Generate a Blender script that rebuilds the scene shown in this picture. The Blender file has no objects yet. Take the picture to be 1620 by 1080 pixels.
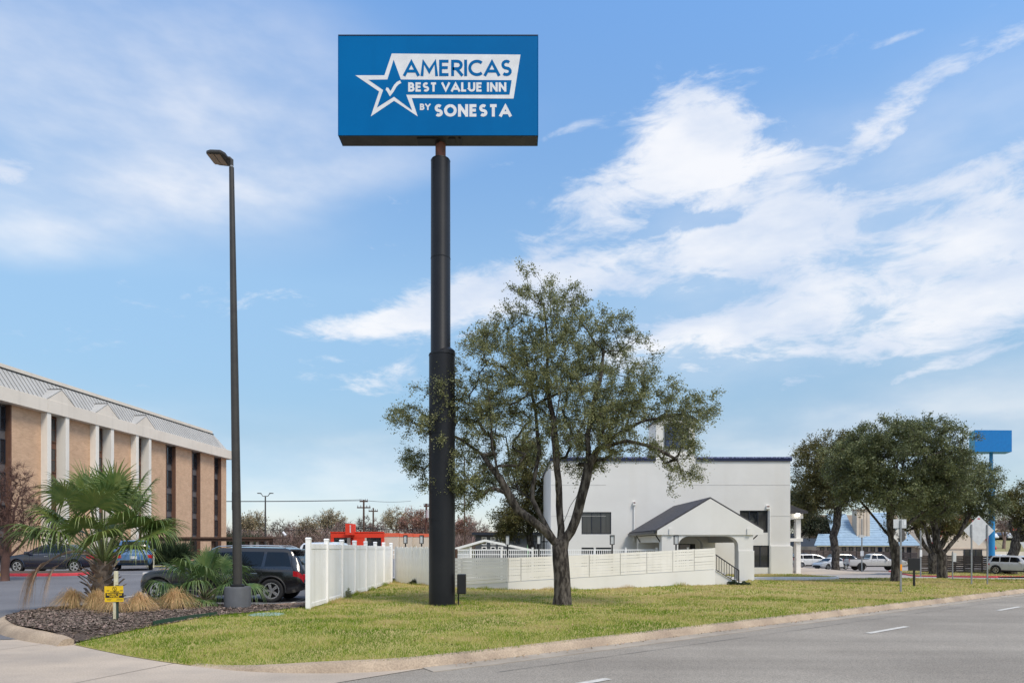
import bpy, bmesh, math, random
import numpy as np
from mathutils import Vector, Matrix, geometry
R = math.radians
S = bpy.context.scene
COL = S.collection
random.seed(7)

# ------------------------------------------------------------------ camera
cd = bpy.data.cameras.new('camera')
cam = bpy.data.objects.new('camera', cd); COL.objects.link(cam)
cam.location = (0, 0, 1.7); cam.rotation_euler = (R(90), 0, 0)
cd.lens = 24.0; cd.sensor_width = 36.0; cd.shift_y = 322 / 1620.0
cd.clip_start = .1; cd.clip_end = 6000
S.camera = cam

# ------------------------------------------------------------------ world
world = bpy.data.worlds.new('World'); S.world = world; world.use_nodes = True
wt = world.node_tree; wt.nodes.clear()
SUN_EL, SUN_AZ = 56, 139      # azimuth: degrees clockwise from +Y
def wn(t, **k):
    n = wt.nodes.new(t)
    for a, b in k.items(): setattr(n, a, b)
    return n
def wl(a, b): wt.links.new(a, b)
def wmath(op, a, b=None, c=None, clamp=False):
    n = wn('ShaderNodeMath', operation=op, use_clamp=clamp)
    for i, v in enumerate((a, b, c)):
        if v is None: continue
        if isinstance(v, (int, float)): n.inputs[i].default_value = v
        else: wl(v, n.inputs[i])
    return n.outputs[0]
def wsmooth(v, a, b, lo=0, hi=1):
    n = wn('ShaderNodeMapRange', interpolation_type='SMOOTHSTEP')
    wl(v, n.inputs[0]); n.inputs[1].default_value = a; n.inputs[2].default_value = b
    n.inputs[3].default_value = lo; n.inputs[4].default_value = hi
    return n.outputs[0]
sky = wn('ShaderNodeTexSky', sky_type='NISHITA')
sky.sun_disc = False; sky.sun_elevation = R(SUN_EL); sky.sun_rotation = R(SUN_AZ)
sky.air_density = 1.0; sky.dust_density = .4; sky.ozone_density = 2.0
tc = wn('ShaderNodeTexCoord'); D3 = tc.outputs['Generated']
sx = wn('ShaderNodeSeparateXYZ'); wl(D3, sx.inputs[0])
az = wmath('ARCTAN2', sx.outputs[0], sx.outputs[1]); el = wmath('ARCSINE', sx.outputs[2])
# small warp of the cloud coordinates
def noise(scale, detail=5, rough=.55, vec=None, dist=0.0):
    n = wn('ShaderNodeTexNoise'); n.inputs['Scale'].default_value = scale
    n.inputs['Detail'].default_value = detail; n.inputs['Roughness'].default_value = rough
    n.inputs['Distortion'].default_value = dist
    wl(vec if vec is not None else D3, n.inputs['Vector'])
    return n
mp = wn('ShaderNodeMapping'); wl(D3, mp.inputs[0]); mp.inputs['Rotation'].default_value = (0, R(14), 0)
mp.inputs['Scale'].default_value = (1.0, 1.0, 2.6)
nA = noise(3.2, 3, .5, mp.outputs[0]); nB = noise(8.5, 10, .64, mp.outputs[0], .5)
nC = noise(5.0, 5, .55, mp.outputs[0])
vA = wn('ShaderNodeSeparateColor'); wl(nA.outputs['Color'], vA.inputs[0])
waz = wmath('ADD', az, wmath('MULTIPLY', wmath('SUBTRACT', vA.outputs[0], .5), .11))
wel = wmath('ADD', el, wmath('MULTIPLY', wmath('SUBTRACT', vA.outputs[1], .5), .07))
cv = wn('ShaderNodeCombineXYZ'); wl(waz, cv.inputs[0]); wl(wel, cv.inputs[1])
def azel(px, py):
    dx, dy = px - 810, 862 - py
    return math.atan2(dx, 1080), math.atan2(dy, math.hypot(1080, dx))
def blob(px, py, a, b, rot, s):
    a0, e0 = azel(px, py)
    ka = abs(azel(px + a, py)[0] - azel(px - a, py)[0]) / 2; kb = abs(azel(px, py + b)[1] - azel(px, py - b)[1]) / 2
    m = wn('ShaderNodeMapping', vector_type='TEXTURE'); wl(cv.outputs[0], m.inputs[0])
    m.inputs['Location'].default_value = (a0, e0, 0); m.inputs['Rotation'].default_value = (0, 0, R(rot))
    m.inputs['Scale'].default_value = (ka, kb, 1)
    l = wn('ShaderNodeVectorMath', operation='LENGTH'); wl(m.outputs[0], l.inputs[0])
    return wsmooth(l.outputs['Value'], 0.1, 1.75, s, 0)
def total(bl):
    t = None
    for b in bl:
        v = blob(*b); t = v if t is None else wmath('ADD', t, v)
    return t
CLOUDS = [(1115,195,120,85,0,1.0),(1010,300,170,48,12,.9),(1240,285,140,60,15,.9),(1425,190,88,32,32,.62),
 (1530,275,150,26,6,.8),(1230,365,110,55,10,.9),(1020,425,270,38,8,.9),(1330,450,330,80,6,.75),(1590,420,170,110,10,.8),
 (740,480,190,48,16,.9),(590,528,110,17,8,.8),(1100,545,230,42,0,.7),(1240,606,70,15,5,.8),(1500,580,140,12,8,.8),(1480,530,220,40,4,.6),
 (1555,78,110,28,10,.68),(1440,50,44,9,0,.8),(4,275,50,26,0,1.0),(625,600,70,22,8,.75),(785,268,36,14,10,.6),(905,205,60,10,14,.6),(215,609,22,5,0,.8),
 (1150,352,60,17,0,-.9),(1600,160,90,40,0,-.3)]
VEILS = [(1330,400,380,180,10,.5),(1500,640,300,60,5,.35),(120,170,420,190,5,.62),(330,300,420,48,14,.55),(60,380,160,40,10,.6),(420,120,200,120,0,.3),(1500,700,600,70,0,.45),(500,760,700,90,0,.5)]
dens = total(CLOUDS)
nBv = wmath('SUBTRACT', nB.outputs['Fac'], .5)
nF = noise(24, 8, .62, mp.outputs[0], .8)
inside = wmath('ADD', wmath('ADD', dens, wmath('MULTIPLY', nBv, 2.6)), wmath('MULTIPLY', wmath('SUBTRACT', nF.outputs['Fac'], .5), .9))
cl = wsmooth(inside, .26, 1.12)
veil = wmath('MULTIPLY', wmath('MINIMUM', total(VEILS), 1.0), wsmooth(nC.outputs['Fac'], .25, .75, .55, 1.0))
# unseen cloud beyond the view, made heavier to whiten the ambient light
nO = noise(1.6, 8, .58, mp.outputs[0], .4)
absaz = wmath('ABSOLUTE', az)
out = wmath('MAXIMUM', wsmooth(absaz, .72, 1.0), wsmooth(el, .80, 1.05))
clo = wmath('MULTIPLY', wsmooth(nO.outputs['Fac'], .40, .60), out)
cover = wmath('MAXIMUM', wmath('MAXIMUM', cl, clo), veil, clamp=True)
shade = wsmooth(nC.outputs['Fac'], .3, .7)
CLB, CLD = (8.9, 8.9, 9.1, 1), (5.6, 6.5, 8.1, 1)
cc = wn('ShaderNodeMix', data_type='RGBA'); wl(shade, cc.inputs['Factor'])
cc.inputs['A'].default_value = CLD; cc.inputs['B'].default_value = CLB
# sky tint
tint = wn('ShaderNodeMix', data_type='RGBA', blend_type='MULTIPLY'); tint.inputs['Factor'].default_value = 1
trp = wn('ShaderNodeValToRGB'); wl(wmath('DIVIDE', el, .7, clamp=True), trp.inputs[0]); te = trp.color_ramp.elements
te[0].position = 0.0; te[0].color = (.50, .51, .58, 1); te[1].position = .95; te[1].color = (.93, 1.175, 1.28, 1)
q_ = te.new(.21); q_.color = (.53, .56, .54, 1); q_ = te.new(.5); q_.color = (1.0, 1.03, .92, 1)
tsc = wn('ShaderNodeVectorMath', operation='SCALE'); tsc.inputs['Scale'].default_value = 2.0; wl(trp.outputs[0], tsc.inputs[0])
wl(sky.outputs[0], tint.inputs['A']); wl(tsc.outputs[0], tint.inputs['B'])
mx = wn('ShaderNodeMix', data_type='RGBA'); wl(wmath('MULTIPLY', cover, .90), mx.inputs['Factor'])
wl(tint.outputs['Result'], mx.inputs['A']); wl(cc.outputs['Result'], mx.inputs['B'])
bg = wn('ShaderNodeBackground'); bg.inputs['Strength'].default_value = .088
wl(mx.outputs['Result'], bg.inputs['Color'])
wo = wn('ShaderNodeOutputWorld'); wl(bg.outputs[0], wo.inputs[0])

# ------------------------------------------------------------------ sun and exposure
sd = bpy.data.lights.new('sun', 'SUN'); sd.energy = 2.75; sd.angle = R(18); sd.color = (1, .90, .765)
sun = bpy.data.objects.new('sun', sd); COL.objects.link(sun)
a, e = R(SUN_AZ), R(SUN_EL)
sdir = Vector((math.sin(a) * math.cos(e), math.cos(a) * math.cos(e), math.sin(e)))
sun.rotation_euler = sdir.to_track_quat('Z', 'Y').to_euler(); sun.location = sdir * 60
S.view_settings.view_transform = 'Standard'; S.view_settings.look = 'None'
S.view_settings.exposure = 0.35; S.view_settings.gamma = 1; S.view_settings.use_curve_mapping = False

# ------------------------------------------------------------------ materials
MATS = {}
def mat(name, c1, c2=None, scale=4.0, rough=.7, metal=0.0, bump=0.0, bscale=60.0, spec=.4, contrast=(.35, .65),
        coords='Object', stretch=(1, 1, 1), streak=None, island=0.0, emit=None, translucent=0.0, brick=None, coat=0.0, bdist=.01, bands=None, speckle=None):
    if name in MATS: return MATS[name]
    m = bpy.data.materials.new(name); m.use_nodes = True; t = m.node_tree; t.nodes.clear()
    N = lambda ty, **k: _mk(t, ty, k)
    o = N('ShaderNodeOutputMaterial'); b = N('ShaderNodeBsdfPrincipled')
    b.inputs['Roughness'].default_value = rough; b.inputs['Metallic'].default_value = metal
    b.inputs['Specular IOR Level'].default_value = spec; b.inputs['Coat Weight'].default_value = coat
    b.inputs['Coat Roughness'].default_value = .05
    if coords == 'World': src = N('ShaderNodeNewGeometry').outputs['Position']
    else: src = N('ShaderNodeTexCoord').outputs['Object']
    mpn = N('ShaderNodeMapping'); t.links.new(src, mpn.inputs[0]); mpn.inputs['Scale'].default_value = stretch
    v = mpn.outputs[0]
    col = None
    def rgb(c): return (c[0], c[1], c[2], 1)
    if c2 is None: c2 = tuple(x * .88 for x in c1)
    nz = N('ShaderNodeTexNoise'); nz.inputs['Scale'].default_value = scale; nz.inputs['Detail'].default_value = 8
    nz.inputs['Roughness'].default_value = .6; t.links.new(v, nz.inputs['Vector'])
    mr = N('ShaderNodeMapRange'); t.links.new(nz.outputs['Fac'], mr.inputs[0]); mr.inputs[1].default_value = contrast[0]; mr.inputs[2].default_value = contrast[1]
    mc = N('ShaderNodeMix', data_type='RGBA'); t.links.new(mr.outputs[0], mc.inputs['Factor'])
    mc.inputs['A'].default_value = rgb(c2); mc.inputs['B'].default_value = rgb(c1); col = mc.outputs['Result']
    if brick:
        bs, mortar, bw, bh = brick
        br = N('ShaderNodeTexBrick'); br.inputs['Scale'].default_value = 1; br.inputs['Brick Width'].default_value = bw
        br.inputs['Row Height'].default_value = bh; br.inputs['Mortar Size'].default_value = .012
        br.inputs['Color1'].default_value = (1, 1, 1, 1); br.inputs['Color2'].default_value = rgb(bs); br.inputs['Mortar'].default_value = rgb(mortar)
        sp = N('ShaderNodeSeparateXYZ'); t.links.new(src, sp.inputs[0]); ad = N('ShaderNodeMath', operation='ADD')
        t.links.new(sp.outputs[0], ad.inputs[0]); t.links.new(sp.outputs[1], ad.inputs[1])
        cb = N('ShaderNodeCombineXYZ'); t.links.new(ad.outputs[0], cb.inputs[0]); t.links.new(sp.outputs[2], cb.inputs[1])
        t.links.new(cb.outputs[0], br.inputs['Vector'])
        mu = N('ShaderNodeMix', data_type='RGBA', blend_type='MULTIPLY'); mu.inputs['Factor'].default_value = 1
        t.links.new(col, mu.inputs['A']); t.links.new(br.outputs['Color'], mu.inputs['B']); col = mu.outputs['Result']
    if streak:      # dirt run marks: (colour, amount, horizontal scale)
        ms = N('ShaderNodeMapping'); t.links.new(src, ms.inputs[0]); ms.inputs['Scale'].default_value = (streak[2], streak[2], streak[2] * .07)
        ns = N('ShaderNodeTexNoise'); ns.inputs['Scale'].default_value = 1; ns.inputs['Detail'].default_value = 6; t.links.new(ms.outputs[0], ns.inputs['Vector'])
        m2 = N('ShaderNodeMapRange'); t.links.new(ns.outputs['Fac'], m2.inputs[0]); m2.inputs[1].default_value = .5; m2.inputs[2].default_value = .75; m2.inputs[4].default_value = streak[1]
        m3 = N('ShaderNodeMix', data_type='RGBA'); t.links.new(m2.outputs[0], m3.inputs['Factor']); t.links.new(col, m3.inputs['A']); m3.inputs['B'].default_value = rgb(streak[0]); col = m3.outputs['Result']
    for q_ in ([] if not bands else [bands]) + ([] if not speckle else [(0, speckle[0], speckle[0], speckle[1])]):   # (rotation, scale x, scale y, darkest factor)
        mb_ = N('ShaderNodeMapping'); t.links.new(src, mb_.inputs[0]); mb_.inputs['Rotation'].default_value = (0, 0, R(q_[0])); mb_.inputs['Scale'].default_value = (q_[1], q_[2], q_[1])
        nb_ = N('ShaderNodeTexNoise'); nb_.inputs['Scale'].default_value = 1; nb_.inputs['Detail'].default_value = 4; t.links.new(mb_.outputs[0], nb_.inputs['Vector'])
        mb2 = N('ShaderNodeMapRange'); t.links.new(nb_.outputs['Fac'], mb2.inputs[0]); mb2.inputs[1].default_value = .32; mb2.inputs[2].default_value = .68; mb2.inputs[3].default_value = q_[3]; mb2.inputs[4].default_value = 2 - q_[3]
        vm = N('ShaderNodeVectorMath', operation='SCALE'); t.links.new(col, vm.inputs[0]); t.links.new(mb2.outputs[0], vm.inputs['Scale']); col = vm.outputs[0]
    if island:
        g = N('ShaderNodeNewGeometry'); h = N('ShaderNodeHueSaturation'); t.links.new(col, h.inputs['Color'])
        mv = N('ShaderNodeMapRange'); t.links.new(g.outputs['Random Per Island'], mv.inputs[0]); mv.inputs[3].default_value = 1 - island; mv.inputs[4].default_value = 1 + island
        t.links.new(mv.outputs[0], h.inputs['Value'])
        w = N('ShaderNodeMath', operation='MULTIPLY_ADD'); t.links.new(g.outputs['Random Per Island'], w.inputs[0]); w.inputs[1].default_value = -.05; w.inputs[2].default_value = .525
        t.links.new(w.outputs[0], h.inputs['Hue']); col = h.outputs['Color']
    t.links.new(col, b.inputs['Base Color'])
    if bump:
        nb = N('ShaderNodeTexNoise'); nb.inputs['Scale'].default_value = bscale; nb.inputs['Detail'].default_value = 6; nb.inputs['Roughness'].default_value = .65
        t.links.new(v, nb.inputs['Vector'])
        bp = N('ShaderNodeBump'); bp.inputs['Strength'].default_value = bump; bp.inputs['Distance'].default_value = bdist
        t.links.new(nb.outputs['Fac'], bp.inputs['Height']); t.links.new(bp.outputs[0], b.inputs['Normal'])
    if emit:
        b.inputs['Emission Color'].default_value = rgb(emit[0]); b.inputs['Emission Strength'].default_value = emit[1]
    fin = b.outputs[0]
    if translucent:
        tr = N('ShaderNodeBsdfTranslucent'); t.links.new(col, tr.inputs['Color'])
        ms = N('ShaderNodeMixShader'); ms.inputs[0].default_value = translucent
        t.links.new(fin, ms.inputs[1]); t.links.new(tr.outputs[0], ms.inputs[2]); fin = ms.outputs[0]
    t.links.new(fin, o.inputs[0]); MATS[name] = m; return m
def _mk(t, ty, k):
    n = t.nodes.new(ty)
    for a, b in k.items(): setattr(n, a, b)
    return n

M = {}
M['stucco'] = mat('stucco', (.69, .68, .655), (.64, .63, .605), scale=.5, rough=.85, bump=.35, bscale=18, streak=((.60, .575, .53), .35, 1.2))
M['white_trim'] = mat('white_trim', (.8, .79, .77), (.74, .73, .70), rough=.5)
M['vinyl'] = mat('vinyl', (.88, .875, .865), (.84, .835, .82), scale=2, rough=.35, streak=((.55, .53, .47), .35, 3))
M['picket_paint'] = mat('picket_paint', (.86, .83, .76), (.78, .75, .67), scale=3, rough=.7, streak=((.42, .40, .33), .5, 9), bump=.1)
M['slat_paint'] = mat('slat_paint', (.74, .72, .68), (.68, .66, .61), scale=1.5, rough=.6, streak=((.5, .47, .4), .25, 4))
M['navy'] = mat('navy_tile', (.008, .012, .035), (.014, .02, .07), scale=30, rough=.3)
M['blue_glass'] = mat('tower_glass', (.006, .008, .02), (.015, .035, .16), scale=2.2, rough=.06, spec=.8)
M['dark_frame'] = mat('dark_frame', (.022, .026, .038), rough=.4)
M['glass'] = mat('dark_glass', (.012, .014, .018), (.02, .022, .027), rough=.04, spec=.8)
M['glass_curtain'] = mat('curtained_glass', (.045, .045, .045), (.02, .02, .022), scale=1.5, stretch=(6, 6, .3), rough=.08, spec=.8)
M['shingle'] = mat('shingle', (.042, .042, .05), (.075, .072, .078), scale=3, rough=.9, bump=.4, bscale=30, stretch=(1, 1, 4))
M['seam_shadow'] = mat('seam_shade', (.12, .12, .12), rough=.8)
M['black'] = mat('black_metal', (.012, .012, .014), rough=.42)
M['pole_black'] = mat('black_pole_paint', (.008, .009, .012), (.013, .014, .017), scale=1.2, rough=.42, spec=.25, bump=.15, bscale=4, streak=((.022, .022, .023), .5, 3))
M['pole_brown'] = mat('bronze_paint', (.035, .032, .03), (.045, .042, .038), rough=.45)
M['rust'] = mat('rusty_steel', (.22, .085, .06), (.10, .06, .05), scale=6, rough=.8)
M['sign_blue'] = mat('sign_blue', (.0, .128, .36), (.0, .113, .325), scale=.5, rough=.5, spec=.05, streak=((.0, .10, .28), .3, 2.5))
M['sign_under'] = mat('sign_underside', (.05, .048, .047), (.028, .028, .028), scale=2, rough=.5)
M['sign_white'] = mat('sign_white', (.70, .71, .73), rough=.4)
M['concrete_grey'] = mat('painted_concrete', (.10, .105, .115), (.085, .09, .10), scale=5, rough=.75, bump=.3, bscale=25, streak=((.06, .06, .06), .3, 5))
M['asphalt_road'] = mat('asphalt_road', (.27, .243, .206), (.215, .192, .162), scale=.35, rough=.88, bands=(37.4, .05, .9, .86), speckle=(55, .62), bump=.8, bscale=90, coords='World', stretch=(1, 1, 1), bdist=.006)
M['asphalt_lot'] = mat('asphalt_lot', (.16, .16, .17), (.11, .11, .12), scale=.25, rough=.85, speckle=(40, .75), bump=.5, bscale=70, coords='World', contrast=(.3, .7))
M['concrete'] = mat('concrete_apron', (.46, .38, .30), (.34, .29, .24), scale=.5, rough=.85, speckle=(45, .85), bands=(-15, .3, 1.4, .92), bump=.4, bscale=60, coords='World')
M['gutter'] = mat('concrete_gutter', (.36, .315, .26), (.26, .225, .185), scale=1.2, rough=.85, bump=.4, bscale=50, coords='World')
M['kerb'] = mat('concrete_kerb', (.39, .305, .22), (.22, .165, .12), speckle=(40, .8), scale=1.1, rough=.85, bump=.5, bscale=40, coords='World', contrast=(.25, .6))
M['drive'] = mat('driveway_concrete', (.35, .32, .30), (.27, .245, .23), scale=.4, rough=.85, coords='World')
M['line_white'] = mat('road_paint', (.56, .545, .51), (.42, .405, .375), scale=8, rough=.9, spec=.1, coords='World')
M['kerb_white'] = mat('white_kerb_paint', (.75, .74, .73), (.62, .61, .6), scale=3, rough=.6)
M['kerb_red'] = mat('red_kerb_paint', (.55, .035, .05), (.40, .03, .04), scale=3, rough=.6)
M['kerb_yellow'] = mat('yellow_kerb_paint', (.75, .45, .03), (.6, .36, .03), scale=3, rough=.6)
M['lawn'] = mat('lawn_soil', (.25, .24, .055), (.38, .31, .12), scale=.55, rough=.95, coords='World', bump=.6, bscale=30)
M['field'] = mat('dry_field', (.16, .17, .06), (.28, .23, .12), scale=.05, rough=.95, coords='World')
M['mulch'] = mat('mulch', (.06, .042, .033), (.12, .09, .072), scale=30, rough=.95, bump=1, bscale=60, coords='World', bdist=.03)
M['mulch_chip'] = mat('mulch_chip', (.13, .095, .075), (.22, .175, .145), scale=2, rough=.95, island=.6)
M['bark'] = mat('oak_bark', (.12, .105, .09), (.024, .019, .016), contrast=(.44, .60), scale=9, rough=.95, bump=1, bscale=14, stretch=(1, 1, .35), bdist=.05)
M['bark_grey'] = mat('bark_grey', (.20, .175, .15), (.10, .085, .075), scale=6, rough=.95, bump=.6, bscale=14, stretch=(1, 1, .35))
M['twig_brown'] = mat('bare_twigs', (.23, .165, .14), (.15, .105, .09), scale=1, rough=.95, island=.35)
M['twig_red'] = mat('bare_red_twigs', (.15, .08, .062), (.09, .05, .04), scale=1, rough=.95)
M['concrete_pale'] = mat('pale_concrete', (.72, .655, .57), (.65, .59, .51), scale=.4, rough=.85, streak=((.45, .41, .36), .3, 1.5))
M['fin_white'] = mat('fin_white', (.78, .74, .67), (.71, .67, .60), scale=.4, rough=.8, streak=((.5, .46, .42), .3, 1.5))
M['hotel_brick'] = mat('tan_brick', (.61, .41, .27), (.52, .345, .225), scale=1.2, rough=.9, brick=((.84, .82, .80), (1.05, 1.05, 1.05), .3, .1))
M['hotel_brown'] = mat('brown_reveal', (.15, .075, .045), (.12, .06, .04), rough=.8)
M['metal_roof'] = mat('grey_metal_roof', (.42, .415, .40), (.37, .365, .35), scale=.8, rough=.7, spec=.2)
M['dark_strip'] = mat('dark_strip', (.03, .03, .03), rough=.6)
M['wood_brown'] = mat('brown_wood', (.10, .055, .035), (.07, .04, .028), scale=4, rough=.8)
M['wood_fence'] = mat('weathered_fence', (.12, .095, .085), (.075, .06, .055), scale=2.5, rough=.9, stretch=(1, 1, 5))
M['rubber'] = mat('tyre_rubber', (.015, .015, .016), rough=.75)
M['rim'] = mat('alloy_rim', (.62, .62, .63), rough=.25, metal=.8)
M['rim_dark'] = mat('dark_rim', (.03, .03, .032), rough=.35, metal=.5)
M['chrome'] = mat('chrome', (.75, .75, .76), rough=.12, metal=1)
M['car_glass'] = mat('car_glass', (.006, .007, .008), rough=.03, spec=.45)
M['plastic_black'] = mat('black_plastic', (.015, .015, .016), rough=.55)
M['tail_red'] = mat('tail_light_red', (.42, .006, .015), (.35, .005, .012), rough=.12, spec=.7)
M['head_clear'] = mat('headlight_lens', (.70, .66, .62), (.5, .48, .45), scale=9, rough=.08, spec=.8)
M['plate'] = mat('licence_plate', (.65, .66, .68), (.4, .42, .48), scale=30, rough=.4)
for n_, c_ in dict(black=(.006, .006, .008), navy=(.008, .011, .028), blue=(.035, .11, .24), white=(.72, .72, .72), silver=(.48, .48, .49), darkblue=(.02, .03, .05), charcoal=(.02, .021, .024), grey=(.18, .18, .19)).items():
    M['paint_' + n_] = mat('car_paint_' + n_, c_, tuple(x * .93 for x in c_), rough=.22, coat=1.0, spec=.5)
M['red_stucco'] = mat('red_stucco', (.72, .045, .015), (.62, .04, .015), scale=1, rough=.7)
M['orange_band'] = mat('orange_band', (.72, .14, .07), (.64, .12, .06), rough=.7)
M['cream_wall'] = mat('cream_wall', (.60, .52, .42), (.54, .46, .37), scale=.6, rough=.85)
M['tan_wall'] = mat('tan_wall', (.50, .41, .33), (.44, .36, .29), scale=.6, rough=.85)
M['grey_siding'] = mat('grey_siding', (.10, .105, .115), (.075, .08, .09), scale=2, rough=.8)
M['blue_shingle'] = mat('blue_roof_tiles', (.30, .42, .54), (.24, .34, .45), scale=2, rough=.7)
M['blue_wall'] = mat('slate_wall', (.07, .09, .13), rough=.8)
M['sky_blue_paint'] = mat('bright_blue_paint', (.02, .22, .48), rough=.5)
M['sign_alu'] = mat('sign_aluminium', (.62, .63, .64), (.52, .53, .54), scale=5, rough=.42, metal=.3)
M['galv'] = mat('galvanised_post', (.30, .31, .32), (.22, .23, .24), scale=8, rough=.5, metal=.5)
M['orange_tape'] = mat('orange_reflector', (.85, .30, .01), rough=.4)
M['sign_yellow'] = mat('yellow_sign', (.80, .52, .01), (.74, .47, .01), rough=.45)
M['post_cream'] = mat('cream_marker', (.62, .58, .42), (.5, .45, .3), scale=9, rough=.6)
M['post_green'] = mat('green_steel_post', (.03, .055, .045), rough=.6)
M['edging'] = mat('green_edging', (.015, .06, .04), (.03, .05, .03), scale=4, rough=.6)
M['gravel'] = mat('pebbles', (.38, .27, .19), (.22, .15, .11), scale=8, rough=.9, coords='World', island=.4)
M['lens'] = mat('lamp_lens', (.34, .25, .19), rough=.3)
M['lantern'] = mat('lantern_glass', (.55, .56, .55), rough=.3)
M['lit'] = mat('lit_lamp', (1, 1, 1), emit=((1, .93, .82), 5))
M['wire'] = mat('power_cable', (.03, .03, .035), rough=.7)
M['utility_wood'] = mat('utility_pole_wood', (.09, .055, .04), (.06, .04, .03), rough=.9)
M['frond'] = mat('palm_leaf', (.18, .23, .06), (.075, .13, .03), scale=3, rough=.42, spec=.5, translucent=.22, island=.12)
M['frond_small'] = mat('palm_leaf_dark', (.15, .22, .07), (.06, .115, .035), scale=3, rough=.42, translucent=.2, island=.12)
M['petiole'] = mat('palm_stalk', (.13, .16, .05), (.09, .11, .04), rough=.5)
M['frond_dead'] = mat('dead_palm_leaf', (.60, .41, .26), (.42, .27, .16), scale=3, rough=.8, translucent=.15)
M['boot'] = mat('palm_boot', (.34, .26, .20), (.17, .125, .095), scale=5, rough=.9, bump=.4, bscale=20)
M['tuft'] = mat('blond_grass', (.66, .47, .23), (.44, .29, .13), scale=2, rough=.85, translucent=.25, island=.35)
M['leaf_main'] = mat('oak_leaf_main', (.25, .265, .12), (.165, .185, .085), scale=.6, rough=.5, translucent=.38, island=.4)
M['leaf_dark'] = mat('oak_leaf_dark', (.165, .19, .082), (.105, .125, .055), scale=.5, rough=.5, translucent=.22, island=.35)
M['leaf_olive'] = mat('oak_leaf_olive', (.15, .14, .045), (.09, .09, .03), scale=.5, rough=.55, translucent=.28, island=.35)
M['leaf_far'] = mat('far_leaf', (.045, .058, .026), (.03, .04, .02), scale=.3, rough=.6, translucent=.2, island=.3)
M['leaf_bud'] = mat('pale_bud_leaf', (.40, .33, .19), (.28, .23, .14), scale=.3, rough=.7, translucent=.3, island=.3)
M['leaf_rust'] = mat('rusty_leaf', (.36, .21, .15), (.26, .15, .11), scale=.3, rough=.7, translucent=.3, island=.3)
M['shrub'] = mat('shrub_leaf', (.03, .055, .02), (.02, .035, .014), scale=3, rough=.6, translucent=.2, island=.4)

# grass blades: the same patchiness as the lawn, read at world position
def grass_mat():
    m = bpy.data.materials.new('grass_blades'); m.use_nodes = True; t = m.node_tree; t.nodes.clear()
    g = _mk(t, 'ShaderNodeNewGeometry', {})
    n = _mk(t, 'ShaderNodeTexNoise', {}); n.inputs['Scale'].default_value = .55; n.inputs['Detail'].default_value = 8; n.inputs['Roughness'].default_value = .6
    t.links.new(g.outputs['Position'], n.inputs['Vector'])
    s = _mk(t, 'ShaderNodeSeparateXYZ', {}); t.links.new(g.outputs['Position'], s.inputs[0])
    a = _mk(t, 'ShaderNodeMath', {'operation': 'MULTIPLY_ADD'}); t.links.new(g.outputs['Random Per Island'], a.inputs[0]); a.inputs[1].default_value = .46; a.inputs[2].default_value = -.23
    b = _mk(t, 'ShaderNodeMath', {'operation': 'ADD'}); nm = _mk(t, 'ShaderNodeMath', {'operation': 'MULTIPLY_ADD'}); t.links.new(n.outputs['Fac'], nm.inputs[0]); nm.inputs[1].default_value = 2.5; nm.inputs[2].default_value = -.80
    t.links.new(nm.outputs[0], b.inputs[0]); t.links.new(a.outputs[0], b.inputs[1])
    far = _mk(t, 'ShaderNodeMapRange', {}); t.links.new(s.outputs[1], far.inputs[0]); far.inputs[1].default_value = 12; far.inputs[2].default_value = 24; far.inputs[3].default_value = -.05; far.inputs[4].default_value = .24
    c = _mk(t, 'ShaderNodeMath', {'operation': 'ADD'}); t.links.new(b.outputs[0], c.inputs[0]); t.links.new(far.outputs[0], c.inputs[1])
    r = _mk(t, 'ShaderNodeValToRGB', {}); t.links.new(c.outputs[0], r.inputs[0])
    e = r.color_ramp.elements; e[0].position = .30; e[0].color = (.11, .20, .014, 1); e[1].position = .78; e[1].color = (.56, .44, .22, 1)
    k = r.color_ramp.elements.new(.5); k.color = (.25, .33, .038, 1)
    k = r.color_ramp.elements.new(.64); k.color = (.42, .385, .115, 1)
    p = _mk(t, 'ShaderNodeBsdfPrincipled', {}); p.inputs['Roughness'].default_value = .9; p.inputs['Specular IOR Level'].default_value = .08; t.links.new(r.outputs[0], p.inputs['Base Color'])
    tr = _mk(t, 'ShaderNodeBsdfTranslucent', {}); t.links.new(r.outputs[0], tr.inputs[0])
    mxs = _mk(t, 'ShaderNodeMixShader', {}); mxs.inputs[0].default_value = .3
    t.links.new(p.outputs[0], mxs.inputs[1]); t.links.new(tr.outputs[0], mxs.inputs[2])
    o = _mk(t, 'ShaderNodeOutputMaterial', {}); t.links.new(mxs.outputs[0], o.inputs[0]); return m
M['grass'] = grass_mat()

# ------------------------------------------------------------------ helpers
def W(px, Y): return (px - 810) * Y / 1080.0          # metres to the right at distance Y
def Hh(py, Y): return 1.7 + (862 - py) * Y / 1080.0    # height at distance Y
def tag(o, label=None, cat=None, group=None, kind=None):
    if label: o['label'] = label
    if cat: o['category'] = cat
    if group: o['group'] = group
    if kind: o['kind'] = kind
    return o
def empty(name, loc=(0, 0, 0), rz=0, label=None, cat=None, group=None):
    o = bpy.data.objects.new(name, None); COL.objects.link(o); o.location = loc; o.rotation_euler = (0, 0, rz)
    o.empty_display_size = .2
    return tag(o, label, cat, group)
def link(name, me, mt=None, parent=None, loc=None, rz=None, smooth=False, label=None):
    o = bpy.data.objects.new(name, me); COL.objects.link(o)
    if mt is not None and not me.materials: me.materials.append(mt)
    if smooth: me.polygons.foreach_set('use_smooth', [True] * len(me.polygons))
    if parent is not None: o.parent = parent
    if loc is not None: o.location = loc
    if rz is not None: o.rotation_euler = (0, 0, rz)
    if label: o['label'] = label
    return o
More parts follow.
